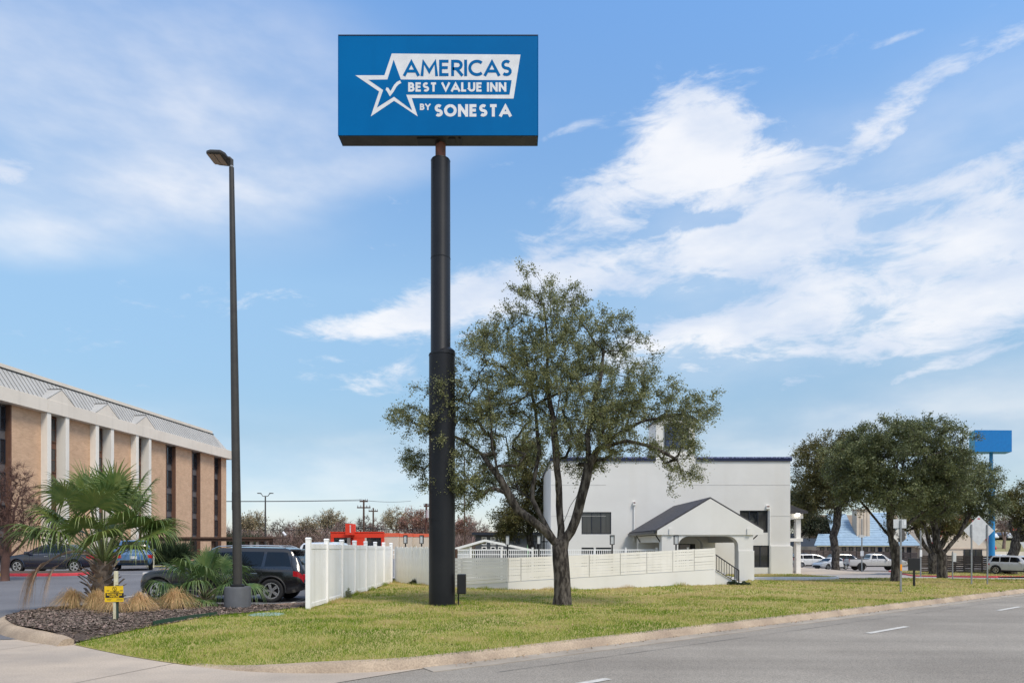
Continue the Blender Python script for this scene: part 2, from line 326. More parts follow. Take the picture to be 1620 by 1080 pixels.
class MB:
    def __init__(s): s.v = []; s.f = []
    def quad(s, *p):
        b = len(s.v); s.v += [tuple(q) for q in p]; s.f.append(tuple(range(b, b + len(p)))); return s
    def box(s, x0, x1, y0, y1, z0, z1):
        b = len(s.v)
        s.v += [(x, y, z) for z in (z0, z1) for x, y in ((x0, y0), (x1, y0), (x1, y1), (x0, y1))]
        s.f += [(b, b+3, b+2, b+1), (b+4, b+5, b+6, b+7)] + [(b+i, b+(i+1) % 4, b+4+(i+1) % 4, b+4+i) for i in range(4)]; return s
    def prism(s, pts, d, axis='y', o=0.0):
        """closed outline pts extruded from o to o+d along an axis; pts are the other two coordinates"""
        n = len(pts); b = len(s.v)
        for t in (o, o + d):
            for p in pts:
                s.v.append({'y': (p[0], t, p[1]), 'x': (t, p[0], p[1]), 'z': (p[0], p[1], t)}[axis])
        s.f.append(tuple(range(b, b + n))); s.f.append(tuple(range(b + 2 * n - 1, b + n - 1, -1)))
        for i in range(n):
            j = (i + 1) % n; s.f.append((b + i, b + n + i, b + n + j, b + j))
        return s
    def cyl(s, p0, p1, r0, r1=None, n=12, caps=True): return s.tube([p0, p1], [r0, r1 if r1 is not None else r0], n, caps)
    def tube(s, pts, rad, n=8, caps=True):
        pts = [Vector(p) for p in pts]; b = len(s.v); k = len(pts)
        up = Vector((0, 0, 1)) if abs((pts[-1] - pts[0]).normalized().z) < .9 else Vector((1, 0, 0))
        for i, p in enumerate(pts):
            t = (pts[min(i + 1, k - 1)] - pts[max(i - 1, 0)])
            t = t.normalized() if t.length > 1e-9 else Vector((0, 0, 1))
            if i == 0: a_ = t.cross(up); a_ = a_.normalized() if a_.length > 1e-3 else t.orthogonal().normalized()
            else:
                a_ = a_ - t * a_.dot(t); a_ = a_.normalized() if a_.length > 1e-4 else t.orthogonal().normalized()
            c_ = a_.cross(t).normalized()
            for j in range(n):
                an = 2 * math.pi * j / n; q = p + (a_ * math.cos(an) + c_ * math.sin(an)) * rad[i]; s.v.append(tuple(q))
        for i in range(k - 1):
            for j in range(n):
                q = (j + 1) % n; s.f.append((b + i*n + j, b + i*n + q, b + (i+1)*n + q, b + (i+1)*n + j))
        if caps: s.f.append(tuple(b + j for j in range(n))[::-1]); s.f.append(tuple(b + (k-1)*n + j for j in range(n)))
        return s
    def mesh(s, name='mesh'):
        me = bpy.data.meshes.new(name); me.from_pydata(s.v, [], s.f); 
        bm = bmesh.new(); bm.from_mesh(me); bmesh.ops.recalc_face_normals(bm, faces=bm.faces); bm.to_mesh(me); bm.free()
        me.update(); return me
    def build(s, name, mt, parent=None, loc=None, rz=None, smooth=False, bevel=0, label=None, auto=False):
        o = link(name, s.mesh(name), mt, parent, loc, rz, smooth, label)
        if auto:
            o.data.polygons.foreach_set('use_smooth', [True] * len(o.data.polygons)); o.data.set_sharp_from_angle(angle=R(38))
        if bevel:
            m = o.modifiers.new('bevel', 'BEVEL'); m.width = bevel; m.segments = 2; m.limit_method = 'ANGLE'
        return o
def npmesh(name, V, F, mt, parent=None, smooth=False):
    """V (n,3), F (m,k) all faces with k corners"""
    me = bpy.data.meshes.new(name); V = np.asarray(V, dtype=np.float32); F = np.asarray(F, dtype=np.int32); k = F.shape[1]
    me.vertices.add(len(V)); me.vertices.foreach_set('co', V.ravel())
    me.loops.add(F.size); me.loops.foreach_set('vertex_index', F.ravel())
    me.polygons.add(len(F)); me.polygons.foreach_set('loop_start', np.arange(0, F.size, k, dtype=np.int32))
    me.polygons.foreach_set('loop_total', np.full(len(F), k, dtype=np.int32))
    if smooth: me.polygons.foreach_set('use_smooth', np.ones(len(F), dtype=bool))
    me.update(calc_edges=True); me.validate()
    return link(name, me, mt, parent)
def copy_tree(o, parent=None, loc=None, rz=None, label=None):
    c = o.copy(); COL.objects.link(c); c.parent = parent
    if loc is not None: c.location = loc
    if rz is not None: c.rotation_euler = (0, 0, rz)
    if label: c['label'] = label
    for ch in list(o.children): copy_tree(ch, c)
    return c
def inpoly(x, y, P):
    c = np.zeros(np.shape(x), bool); n = len(P)
    for i in range(n):
        x0, y0 = P[i]; x1, y1 = P[(i + 1) % n]
        if y0 == y1: continue
        k = ((y0 > y) != (y1 > y)) & (x < (x1 - x0) * (y - y0) / (y1 - y0) + x0); c ^= k
    return c
def sheet(name, poly, zf, step, mt, kind='structure', parent=None):
    P = [Vector(p) for p in poly]; pts = []; n = len(P)
    for i in range(n):
        a_, b_ = P[i], P[(i + 1) % n]; k = max(1, int((b_ - a_).length / step))
        pts += [a_.lerp(b_, j / k) for j in range(k)]
    nb = len(pts); xs = [p.x for p in P]; ys = [p.y for p in P]
    gx, gy = np.meshgrid(np.arange(min(xs) + step / 2, max(xs), step), np.arange(min(ys) + step / 2, max(ys), step))
    gx = gx.ravel(); gy = gy.ravel(); ok = inpoly(gx, gy, poly)
    inner = [Vector((x, y)) for x, y in zip(gx[ok], gy[ok])]
    edges = [(i, (i + 1) % nb) for i in range(nb)]
    v, e_, f, *_ = geometry.delaunay_2d_cdt(pts + inner, edges, [], 1, 1e-4)
    me = bpy.data.meshes.new(name); me.from_pydata([(p.x, p.y, zf(p.x, p.y)) for p in v], [], [tuple(q) for q in f])
    bm = bmesh.new(); bm.from_mesh(me); bm.normal_update()
    bmesh.ops.delete(bm, geom=[q for q in bm.faces if q.calc_area() < 1e-7], context='FACES_ONLY')
    bmesh.ops.reverse_faces(bm, faces=[q for q in bm.faces if q.normal.z < 0])
    bm.to_mesh(me); bm.free()
    return tag(link(name, me, mt, parent, smooth=True), kind=kind)
def ss(a_, b_, x): 
    t = min(1, max(0, (x - a_) / (b_ - a_))); return t * t * (3 - 2 * t)
def gz(x, y):
    """ideal ground height"""
    left = -.14 + .34 * min(1, max(0, (y - 23) / 13.0))
    right = -1.2 * min(1, max(0, (y - 36) / 29.0)) - .10 * ss(33, 35, y)
    w = ss(4, 13, x)
    z = left * (1 - w) + right * w
    far = ss(102, 165, y)
    hill = 3.6 * ss(102, 165, y) * (.25 + .75 * ss(-10, 60, x)) + 9 * ss(200, 700, y)
    return z * (1 - far) + hill
def poly_lerp(P, n_per=6):
    """Catmull-Rom through 2-D points"""
    out = []; n = len(P)
    for i in range(n - 1):
        p0, p1, p2, p3 = P[max(i-1, 0)], P[i], P[i+1], P[min(i+2, n-1)]
        for j in range(n_per):
            t = j / n_per
            out.append(tuple(.5 * (2*p1[k] + (p2[k]-p0[k])*t + (2*p0[k]-5*p1[k]+4*p2[k]-p3[k])*t*t + (3*p1[k]-p0[k]-3*p2[k]+p3[k])*t**3) for k in (0, 1)))
    out.append(tuple(P[-1])); return out
def kerb_mesh(path, prof, zf=lambda x, y: 0.0):
    """sweep profile (offset, z) along a 2-D path; offset is to the left of travel"""
    mb = MB(); n = len(path); k = len(prof)
    for i, p in enumerate(path):
        a_ = Vector(path[max(i-1, 0)]); b_ = Vector(path[min(i+1, n-1)]); t = (b_ - a_).normalized(); nr = Vector((-t.y, t.x))
        for o_, z in prof: mb.v.append((p[0] + nr.x * o_, p[1] + nr.y * o_, z + zf(p[0], p[1])))
    for i in range(n - 1):
        for j in range(k - 1): mb.f.append((i*k + j, (i+1)*k + j, (i+1)*k + j + 1, i*k + j + 1))
    mb.f.append(tuple(range(k))); mb.f.append(tuple((n-1)*k + j for j in range(k))[::-1])
    return mb
# ================================================================== THE SETTING: ground
def graded(a_, b_, n, p):   # coordinates denser near zero
    return [math.copysign(abs(t) ** p, t) * b_ for t in np.linspace(-1, 1, n)] if a_ < 0 else [a_ + t ** p * (b_ - a_) for t in np.linspace(0, 1, n)]
gxs = graded(-1, 2500, 121, 2.2); gys = [-80, -30, 0, 10, 20, 30, 40, 50, 60, 70, 80, 88, 95, 100, 105, 110, 116, 122, 130, 138, 146, 155, 165, 180, 200, 240, 300, 380, 480, 600, 800, 1200, 2000, 4000]
V = [(x, y, gz(x, y) - .32 * (1 - ss(95, 108, y)) - (.25 if y < 36 else 0)) for y in gys for x in gxs]
F = [(r * 121 + c, r * 121 + c + 1, (r + 1) * 121 + c + 1, (r + 1) * 121 + c) for r in range(len(gys) - 1) for c in range(120)]
tag(npmesh('ground', V, F, M['field'], smooth=True), kind='structure')

EDGE = poly_lerp([(-8.05, 12.55), (-6.44, 11.35), (-5.08, 10.50), (-4.0, 10.02), (-3.0, 9.87), (-1.9, 10.02), (-.7, 10.74), (1.75, 12.6)], 6)
EDGE += [(x, 11.26 + .765 * x) for x in (4, 7, 10, 13, 16, 19, 22, 26, 30, 36, 44, 60)]
def edge_y(x):
    for (x0, y0), (x1, y1) in zip(EDGE, EDGE[1:]):
        if x0 <= x <= x1: return y0 + (y1 - y0) * (x - x0) / (x1 - x0 + 1e-9)
    return 12.5
def lawn_z(x, y):
    z = .035 * math.sin(x * .7 + y * .31) * math.sin(y * .5 + 1) * min(1, max(0, (y - edge_y(x)) / 3))
    if x < -1.2: z -= .124 * (1 - ss(0, 2.6, y - edge_y(max(x, -8.04)))) * (1 - ss(-4.6, -1.4, x))
    return z
road = [(-60, -34.9), (-40, -19.6), (-14, .25), (-8, 5.0), (-4, 8.2), (-.5, 10.9), (2, 12.79), (60, 57.16), (200, 164.26), (212, 152), (90, 52), (0, -16), (-30, -60)]
tag(sheet('road', road, lambda x, y: -.14 if x < 60 else gz(x, y) - .14 + 1.0 * 0, 6, M['asphalt_road']), kind='structure')
apron = [(-.75, 10.95), (-1.3, 10.2), (-2.4, 9.05), (-3.4, 8.0), (-5.0, 6.6), (-8, 4.9), (-14, .1), (-40, -19.7), (-60, -19), (-60, 13.5), (-10.9, 13.7), (-8.3, 13.0), (-7.6, 13.2), (-6.2, 12.2), (-5.0, 11.4), (-4, 10.9), (-3, 10.6), (-1.9, 10.6)]
sheet('driveway_apron', apron, lambda x, y: -.132, 3, M['concrete'])
sheet('parking_lot', [(-90, 13.3), (-9.5, 13.3), (-5.62, 16), (-5.62, 60), (-12, 100), (-90, 100)], lambda x, y: gz(min(x, 3), y) + .014, 4, M['asphalt_lot'])
sheet('asphalt_patch', [(-9.7, 13.25), (-30, 12.4), (-30, 14.3), (-10.9, 14.3)], lambda x, y: -.124, 2, M['asphalt_lot'])
lawn_poly = EDGE[:-4] + [(30.4, 34.9), (27, 33.9), (24.6, 34.4), (22.3, 35.5), (19.3, 35.2), (15.4, 34), (11.5, 32.8), (11.2, 32.2), (8.9, 29.4), (-.14, 25.8), (-1.9, 27.2), (-3.3, 29.1), (-5.42, 31.3), (-5.5, 18.75), (-5.9, 18.7), (-6.6, 17.3), (-7.2, 16.25), (-7.75, 14.57), (-8.15, 13.5)]
sheet('lawn', lawn_poly, lawn_z, .7, M['lawn'])
MUL_F = [(-5.9, 18.7), (-6.6, 17.3), (-7.2, 16.25), (-7.56, 14.57), (-7.93, 13.6), (-8.15, 12.7)]
MUL_B = poly_lerp([(-8.35, 12.75), (-9.3, 13.35), (-10.5, 14.35), (-11.75, 15.9), (-12.15, 17.6), (-11.9, 18.8), (-11.2, 19.35)], 5)
def mul_z(x, y):
    dm = min((Vector((x, y)) - geometry.intersect_point_line(Vector((x, y)), Vector(p), Vector(q))[0].to_2d()).length if 0 <= geometry.intersect_point_line(Vector((x, y)), Vector(p), Vector(q))[1] <= 1 else (Vector((x, y)) - Vector(p)).length for p, q in zip(MUL_F, MUL_F[1:]))
    m = .018 + .06 * ss(0, 1.2, min(abs(19.4 - y), 3)) + .015 * math.sin(x * 9) * math.sin(y * 7)
    k = ss(0, .7, dm); z = (lawn_z(x, y) + .018) * (1 - k) + m * k
    db = min((Vector((x, y)) - Vector(p)).length for p in MUL_B)
    return max(z, (.018 - .06 * (1 - ss(12.5, 13.2, y))) - .3 * ss(.3, .8, db) - .5 * (1 - ss(13.0, 13.9, y)))
def outset(P, w):
    o = []
    for i, p in enumerate(P):
        t = (Vector(P[min(i+1, len(P)-1)]) - Vector(P[max(i-1, 0)])).normalized(); o.append((p[0] - t.y * w, p[1] + t.x * w))
    return o
sheet('mulch_bed', MUL_F + outset(MUL_B, -.01) + [(-9, 19.5), (-6.6, 19.3), (-5.9, 19.2)], mul_z, .35, M['mulch'])
PROF = [(-.10, -.145), (-.035, -.035), (0, .0), (.05, .012), (.15, .012), (.17, -.02), (.17, -.2)]
def kerb(name, path, mt, prof=PROF, zf=lambda x, y: 0.0): return tag(kerb_mesh(path, prof, zf).build(name, mt, smooth=False, auto=True), kind='structure')
kp = [p for p in EDGE if p[0] > -4.9]
kerb('kerb', kp, M['kerb'], zf=lambda x, y: -.125 * (1 - ss(-4.9, -2.2, x)))
g = MB(); n_ = len(kp)
kerb('gutter', [p for p in kp if p[0] > -1.5], M['gutter'], [(-.44, -.30), (-.44, -.128), (-.085, -.123), (-.06, -.3)])
# kerb joints: cast in lengths, a thin groove shows between them
kerb('island_kerb', [(-8.12, 12.55)] + MUL_B, M['kerb'], [(.26, -.15), (.20, -.05), (.15, .01), (.09, .045), (-.02, .05), (-.06, .02), (-.06, -.1)], zf=lambda x, y: -.06 * (1 - ss(12.5, 13.2, y)))
kerb('island_kerb', [(-11.2, 19.35), (-9, 19.52), (-7.2, 19.5), (-5.7, 19.3)], M['kerb'], [(.2, -.2), (.16, -.0), (.0, .0), (-.02, -.1)])
sheet('gravel_strip', [(-5.6, 19.1), (-5.6, 20.6), (-6.3, 20.0), (-7.4, 19.45), (-6.6, 19.2)], lambda x, y: .0, .5, M['gravel'])
# far planted island with painted kerb
isl = poly_lerp([(-22.3, 36.4), (-21.75, 35.3), (-22.1, 34.5), (-23.0, 34.15), (-25.2, 34.1)], 5)
zi = lambda x, y: gz(-10, y) + .14
kerb('red_kerb', isl, M['kerb_red'], zf=zi); kerb('yellow_kerb', [(-25.2, 34.1), (-28, 34.0), (-32, 33.9)], M['kerb_yellow'], zf=zi)
sheet('island_mulch', isl[::-1] + [(-22.4, 36.6), (-30, 36.2), (-36, 36), (-36, 34.0), (-32, 33.95), (-28, 34.05)], lambda x, y: zi(x, y) - .005, 1.2, M['mulch'])
sheet('far_lawn', [(-25, 46.2), (-12, 46.2), (-12, 49), (-25, 49)], lambda x, y: gz(-10, y) + .05, 2, M['lawn'])
# right-hand driveway, planted strip, verge with red kerb
sheet('driveway', [(6, 31.8), (11.5, 32.4), (19, 34.6), (24, 33.6), (27, 33.2), (31, 34.9), (60, 56.9), (120, 103), (6, 103)], lambda x, y: gz(20, y) + .03, 5, M['drive'])
strip = [(11.2, 35.45), (16.3, 35.45), (17.0, 35.75), (17.35, 36.4), (17.2, 37.4), (16.4, 39.4), (11.2, 39.4)]
sheet('planted_strip', strip, lambda x, y: .035, .6, M['lawn'])
kerb('white_kerb', [(11.2, 35.4), (14, 35.4), (16.3, 35.4), (17.05, 35.7), (17.42, 36.4), (17.25, 37.4), (16.5, 39.3)], M['kerb_white'], [(-.02, -.3), (0, .04), (.02, .055), (.14, .055), (.16, 0)])
sheet('entrance_walk', [(16.3, 39.5), (19.5, 38.6), (22, 41), (22, 52), (16.3, 52)], lambda x, y: .02, 2, M['concrete'])
verge = poly_lerp([(42.5, 77), (38.5, 66), (34.5, 55), (31.9, 47.2), (32.4, 44.8), (35.5, 44.3), (46, 50)], 4)
sheet('verge', verge + [(80, 72), (80, 78)], lambda x, y: gz(20, y) + .12, 3, M['lawn'])
kerb('red_kerb', [p for p in verge if p[1] > 44.9], M['kerb_red'], zf=lambda x, y: gz(20, y) + .14)
# painted marks
def stripe(name, p, q, w, mt, zf):
    p, q = Vector(p), Vector(q); t = (q - p).normalized(); nr = Vector((-t.y, t.x)) * w / 2
    m = MB(); k = max(1, int((q - p).length / 1.5))
    for i in range(k):
        u, v = p.lerp(q, i / k), p.lerp(q, (i + 1) / k); m.quad(*[(c.x, c.y, zf(c.x, c.y)) for c in (u - nr, v - nr, v + nr, u + nr)])
    o = m.build(name, mt); o.data.flip_normals() if o.data.polygons[0].normal.z < 0 else None
    return tag(o, kind='structure')
dirv = Vector((1, .795)).normalized()
for k in (-9.7, 0, 8.0, 17, 26, 35, 44, 53):
    c0 = Vector((8.17, 14.83)) + dirv * k
    zz = -.131
    stripe('lane_marking', tuple(c0 - dirv * .96), tuple(c0 + dirv * .96), .13, M['line_white'], lambda x, y: zz)
for a_, b_ in [((-22, 36.9), (-21.4, 34.2)), ((-19.2, 40), (-18.7, 35)), ((-16.4, 40), (-16.0, 35)), ((-21.0, 35.2), (-16, 35.2)), ((-13.4, 24.5), (-13.4, 20.2)), ((-6.6, 20.2), (-12.6, 20.15)), ((-7.2, 25.3), (-6.9, 20.4))]:
    stripe('parking_line', a_, b_, .1, M['line_white'], lambda x, y: gz(-10, y) + .020)
rt = random.Random(3); tar = mat('tar_seam', (.12, .112, .10), rough=.6, coords='World')
def tar_line(name, P0_, P1_, wob, w_):
    P0_, P1_ = Vector(P0_), Vector(P1_); n = max(6, int((P1_ - P0_).length / .35)); t = (P1_ - P0_).normalized(); nr = Vector((-t.y, t.x)); m = MB(); o_ = 0
    for i in range(n + 1):
        o_ = o_ * .8 + rt.uniform(-wob, wob); c = P0_.lerp(P1_, i / n) + nr * o_; ww = w_ * rt.uniform(.35, 1.2); m.v += [(c.x - nr.x * ww, c.y - nr.y * ww, -.1352), (c.x + nr.x * ww, c.y + nr.y * ww, -.1352)]
    for i in range(n): m.f.append((2*i, 2*i + 1, 2*i + 3, 2*i + 2))
    tag(m.build(name, tar), kind='structure')
d_ = Vector((1, .765)).normalized(); nn = Vector((-d_.y, d_.x))
tar_line('tar_seam', tuple(Vector((0, 11.26)) + d_ * -1 - nn * .95), tuple(Vector((0, 11.26)) + d_ * 34 - nn * .95), .012, .008)
for (p_, q_) in (((-8.6, 12.9), (-11.5, 5.5)), ((-5.2, 10.7), (-6.9, 6.2)), ((-12.0, 9.2), (-3.6, 8.0))): 
    m = MB(); P_, Q_ = Vector(p_), Vector(q_); t = (Q_ - P_).normalized(); nr = Vector((-t.y, t.x)) * .007; m.quad((P_.x - nr.x, P_.y - nr.y, -.1275), (Q_.x - nr.x, Q_.y - nr.y, -.1275), (Q_.x + nr.x, Q_.y + nr.y, -.1275), (P_.x + nr.x, P_.y + nr.y, -.1275)); tag(m.build('expansion_joint', mat('joint_dark', (.16, .13, .105), rough=.9)), kind='structure')
# storm drain grate strip on the lawn, and small litter
for (p, w_) in (((-6.35, 17.6), .45),):
    o = MB().tube([(0, 0, 0), (0, 0, .03)], [w_, w_ * .9], 14).build('lawn_cover', mat('pale_green_cover', (.25, .34, .28), rough=.7), loc=(p[0] + .35, p[1] - .9, lawn_z(*p) + .0))
    tag(o, 'pale green round plate lying in the grass by the mulch bed', 'drain cover')

# ================================================================== wall helper
def wall_front(mb, x0, x1, z0, z1, holes, y=0.0, depth=.2):
    """front face at y with recessed openings; holes = (x0, x1, z0, z1)"""
    xs = sorted({x0, x1, *[h[0] for h in holes], *[h[1] for h in holes]}); zs = sorted({z0, z1, *[h[2] for h in holes], *[h[3] for h in holes]})
    for i in range(len(xs) - 1):
        for j in range(len(zs) - 1):
            cx, cz = (xs[i] + xs[i+1]) / 2, (zs[j] + zs[j+1]) / 2
            if any(h[0] < cx < h[1] and h[2] < cz < h[3] for h in holes): continue
            mb.quad((xs[i], y, zs[j]), (xs[i+1], y, zs[j]), (xs[i+1], y, zs[j+1]), (xs[i], y, zs[j+1]))
    for a_, b_, c_, d_ in holes:
        for p, q in (((a_, c_), (b_, c_)), ((b_, c_), (b_, d_)), ((b_, d_), (a_, d_)), ((a_, d_), (a_, c_))):
            mb.quad((p[0], y, p[1]), (q[0], y, q[1]), (q[0], y + depth, q[1]), (p[0], y + depth, p[1]))
    return mb
def window(parent, x0, x1, z0, z1, y, cols=(1, 1, 1), fr=.06, frame=None, glass=None, name='window', rows=1, kind=None, fd=.07):
    """a frame with mullions and one pane object per light; x along the wall"""
    mb = MB(); f = fr
    mb.box(x0, x1, y, y + fd, z0, z0 + f); mb.box(x0, x1, y, y + fd, z1 - f, z1)
    mb.box(x0, x0 + f, y, y + fd, z0 + f, z1 - f); mb.box(x1 - f, x1, y, y + fd, z0 + f, z1 - f)
    tot = sum(cols); xx = x0 + f; ww = (x1 - x0 - 2 * f); cuts = []
    for i, c in enumerate(cols):
        a_ = xx; b_ = xx + ww * c / tot; xx = b_
        if i < len(cols) - 1: mb.box(b_ - f * .45, b_ + f * .45, y + .004, y + fd - .004, z0 + f, z1 - f)
        cuts.append((a_ + (f * .45 if i else 0), b_ - (f * .45 if i < len(cols) - 1 else 0)))
    zc = [z0 + f + (z1 - z0 - 2 * f) * r / rows for r in range(rows + 1)]
    for r in range(1, rows): mb.box(x0 + f, x1 - f, y + .008, y + fd - .008, zc[r] - f * .4, zc[r] + f * .4)
    fo = mb.build(name, frame or M['dark_frame'], parent)
    for i, (a_, b_) in enumerate(cuts):
        g_ = glass[i % len(glass)] if isinstance(glass, (list, tuple)) else (glass or M['glass'])
        MB().box(a_ - .003, b_ + .003, y + fd * .55, y + fd * .75, z0 + f - .003, z1 - f + .003).build('pane', g_, fo)
    return fo

# ================================================================== WHITE INN BUILDING
inn = empty('inn_building', (0, 39.5, 0), 0, 'white stucco two-storey building with navy tiled roof edge behind the pool fence', 'building')
x0, x1, zt = 2.25, 16.1, 6.72
HW = [(W(920, 39.5), W(967, 39.5), Hh(844.6, 39.5), Hh(809.5, 39.5)), (W(1170.5, 39.5), W(1214.8, 39.5), Hh(842, 39.5), Hh(807, 39.5)),
      (W(1191.3, 39.5), W(1217, 39.5), Hh(897, 39.5), Hh(862.3, 39.5)), (W(920, 39.5), W(967, 39.5), .45, Hh(865.5, 39.5)),
      (W(1073, 39.5), W(1100, 39.5), .1, 1.78)]
mb = wall_front(MB(), x0, x1, -.6, zt, HW, 0, .10)
for q in (((x0, 0, -.6), (x0, 12, -.6), (x0, 12, zt), (x0, 0, zt)), ((x1, 0, -.6), (x1, 12, -.6), (x1, 12, zt), (x1, 0, zt)), ((x0, 0, zt), (x1, 0, zt), (x1, 12, zt), (x0, 12, zt)), ((x0, 12, -.6), (x1, 12, -.6), (x1, 12, zt), (x0, 12, zt))): mb.quad(*q)
mb.build('wall', M['stucco'], inn)
GC = [M['glass_curtain'], M['glass'], M['glass_curtain']]
window(inn, *HW[0], .03, (1, 1, 1), .055, glass=GC); window(inn, *HW[1], .03, (1, 1, 1), .055, glass=GC)
window(inn, *HW[2], .03, (1, 1.2), .06, glass=[M['glass']]); window(inn, *HW[3], .03, (1, 1, 1), .055, glass=GC)
window(inn, *HW[4], .03, (1,), .05, glass=M['glass'], name='door')
# navy coping: two lengths either side of the tower, with a row of small tiles
tx0, tx1 = W(1040, 39.5), W(1102, 39.5)
for a_, b_ in ((x0 - .06, tx0 - .1), (tx1 + .0, x1 + .08)):
    MB().box(a_, b_, -.07, .3, zt - .16, zt + .0).build('coping', M['navy'], inn)
    MB().box(a_, b_, -.09, .3, zt + .002, zt + .075).build('coping_tiles', mat('coping_tiles', (.02, .03, .10), (.20, .22, .42), scale=14, rough=.3, stretch=(1, 1, 1), contrast=(.48, .52)), inn)
MB().box(x0 - .05, x0 + .2, .3, 12, zt - .16, zt + .02).build('coping', M['navy'], inn)
MB().box(x1 - .2, x1 + .08, .3, 12, zt - .16, zt + .02).build('coping', M['navy'], inn)
# control joints and the thicker base course
for z in (Hh(816, 39.5), Hh(767, 39.5)):
    for a_, b_ in (((x0, x0 + 3.2), (10.2, HW[1][0] - .02), (HW[1][1] + .02, x1)) if z < 4 else ((x0, x0 + 3.2), (10.2, x1))): MB().box(a_ + .01, b_ - .01, -.008, .0, z, z + .018).build('joint', mat('joint_tone', (.52, .51, .49), rough=.9), inn)  # thin strips a little darker than the stucco mark the control joints
MB().prism([(W(1218, 39.5), -.6), (x1 + .1, -.6), (x1 + .1, 1.60), (x1, 1.68), (W(1218, 39.5), 1.68)], .12, 'y', -.12).build('base_course', M['stucco'], inn, bevel=.03)
for px in (1003, 1217.5):
    d = MB(); X = W(px, 39.5); ht = Hh(800 if px < 1100 else 806, 39.5)
    d.tube([(X, -.06, -.2 if px > 1100 else 1.9), (X, -.06, ht)], [.035, .035], 8)
    if px > 1100: d.tube([(X, -.06, ht), (X - .08, -.08, ht + .10), (X - .12, -.09, ht + .22)], [.035, .035, .035], 8)
    d.build('downpipe', M['white_trim'], inn)
    MB().box(X - (.22 if px > 1100 else .08), X + (-.04 if px > 1100 else .08), -.14, -.003, ht + .04, ht + .24).build('scupper', M['white_trim'], inn)
    MB().box(X - (.2 if px > 1100 else .06), X + (-.06 if px > 1100 else .06), -.145, -.14, ht + .15, ht + .22).build('scupper_mouth', M['rust'], inn)
# bell tower with arched top
tw = Hh(655, 39.5); tx = (tx0 + tx1) / 2
arch = [(tx0, zt - .1), (tx1, zt - .1), (tx1, tw - .35)] + [(tx + (tx1 - tx) * math.cos(t), tw - .35 + .33 * math.sin(t)) for t in np.linspace(.15, math.pi - .15, 9)] + [(tx0, tw - .35)]
MB().prism(arch, 2.2, 'y', .35).build('tower', M['stucco'], inn)
rim_ = [(tx + (tx1 - tx + .13) * math.cos(t), tw - .34 + .45 * math.sin(t)) for t in np.linspace(0, math.pi, 13)]
inn_in = [(tx + (tx1 - tx + .0) * math.cos(t), tw - .34 + .34 * math.sin(t)) for t in np.linspace(math.pi, 0, 13)]
MB().prism(rim_ + inn_in, 2.5, 'y', .2).build('tower_roof', M['dark_frame'], inn)
window(inn, W(1051.5, 39.8), W(1090, 39.8), Hh(709, 39.8), Hh(669, 39.8), .27, (1, 1, 1), .07, glass=M['blue_glass'], rows=3)
# entrance gallery at the right end: column, floor, rails, roof and a lit lamp
gal = [MB().box(W(1258.5, 41), W(1266, 41), 1.4, 1.75, -.1, Hh(820, 41)), MB().box(16.12, W(1268, 41), 1.3, 6, Hh(856, 41), Hh(851, 41)), ]
gal[0].build('column', M['white_trim'], inn, bevel=.02); gal[1].build('gallery_floor', M['white_trim'], inn)
MB().prism([(16.12, Hh(812, 41)), (W(1266, 41) + .25, Hh(812, 41)), (W(1266, 41) + .25, Hh(809, 41)), (16.12, Hh(795, 41))], 5.2, 'y', 1.0).build('gallery_roof', M['shingle'], inn)
MB().prism([(16.12, Hh(820, 41)), (W(1266, 41) + .1, Hh(820, 41)), (W(1266, 41) + .1, Hh(812.5, 41)), (16.12, Hh(812.5, 41))], 4.6, 'y', 1.3).build('beam', M['white_trim'], inn)
for z in (0.0, Hh(851, 41)):
    rl = MB(); rl.box(16.13, W(1257, 41), 1.5, 1.54, z + .95, z + 1.0); rl.box(16.13, W(1257, 41), 1.5, 1.54, z + .08, z + .12)
    for k in range(9): rl.box(16.17 + k * .09, 16.19 + k * .09, 1.51, 1.53, z + .12, z + .95)
    rl.build('railing', M['black'], inn)
# left end stair gallery, half behind the oak
for k, X in enumerate((1.55, 1.95)): MB().box(X, X + .09, 3.0, 3.09, 0, 3.1).build('post', M['black'], inn)
rl = MB(); rl.box(1.3, 2.24, 3.0, 3.04, 1.9, 1.96); rl.box(1.3, 2.24, 2.9, 4.2, 1.0, 1.12)
for k in range(8): rl.box(1.34 + k * .11, 1.37 + k * .11, 3.0, 3.03, 1.12, 1.9)
rl.build('railing', M['black'], inn)
lm = empty('wall_lamp', (W(1262.5, 40.6), 40.62, Hh(811.5, 40.6)), 0, 'bright lit lamp on the entrance column right of the white building', 'lamp')
MB().box(-.09, .09, -.08, .08, -.16, .12).build('lamp_glass', M['lit'], lm, bevel=.02)
MB().box(-.11, .11, -.10, .10, .122, .15).build('lamp_cap', M['black'], lm); MB().box(-.05, .05, .1, .3, -.05, .05).build('bracket', M['black'], lm)

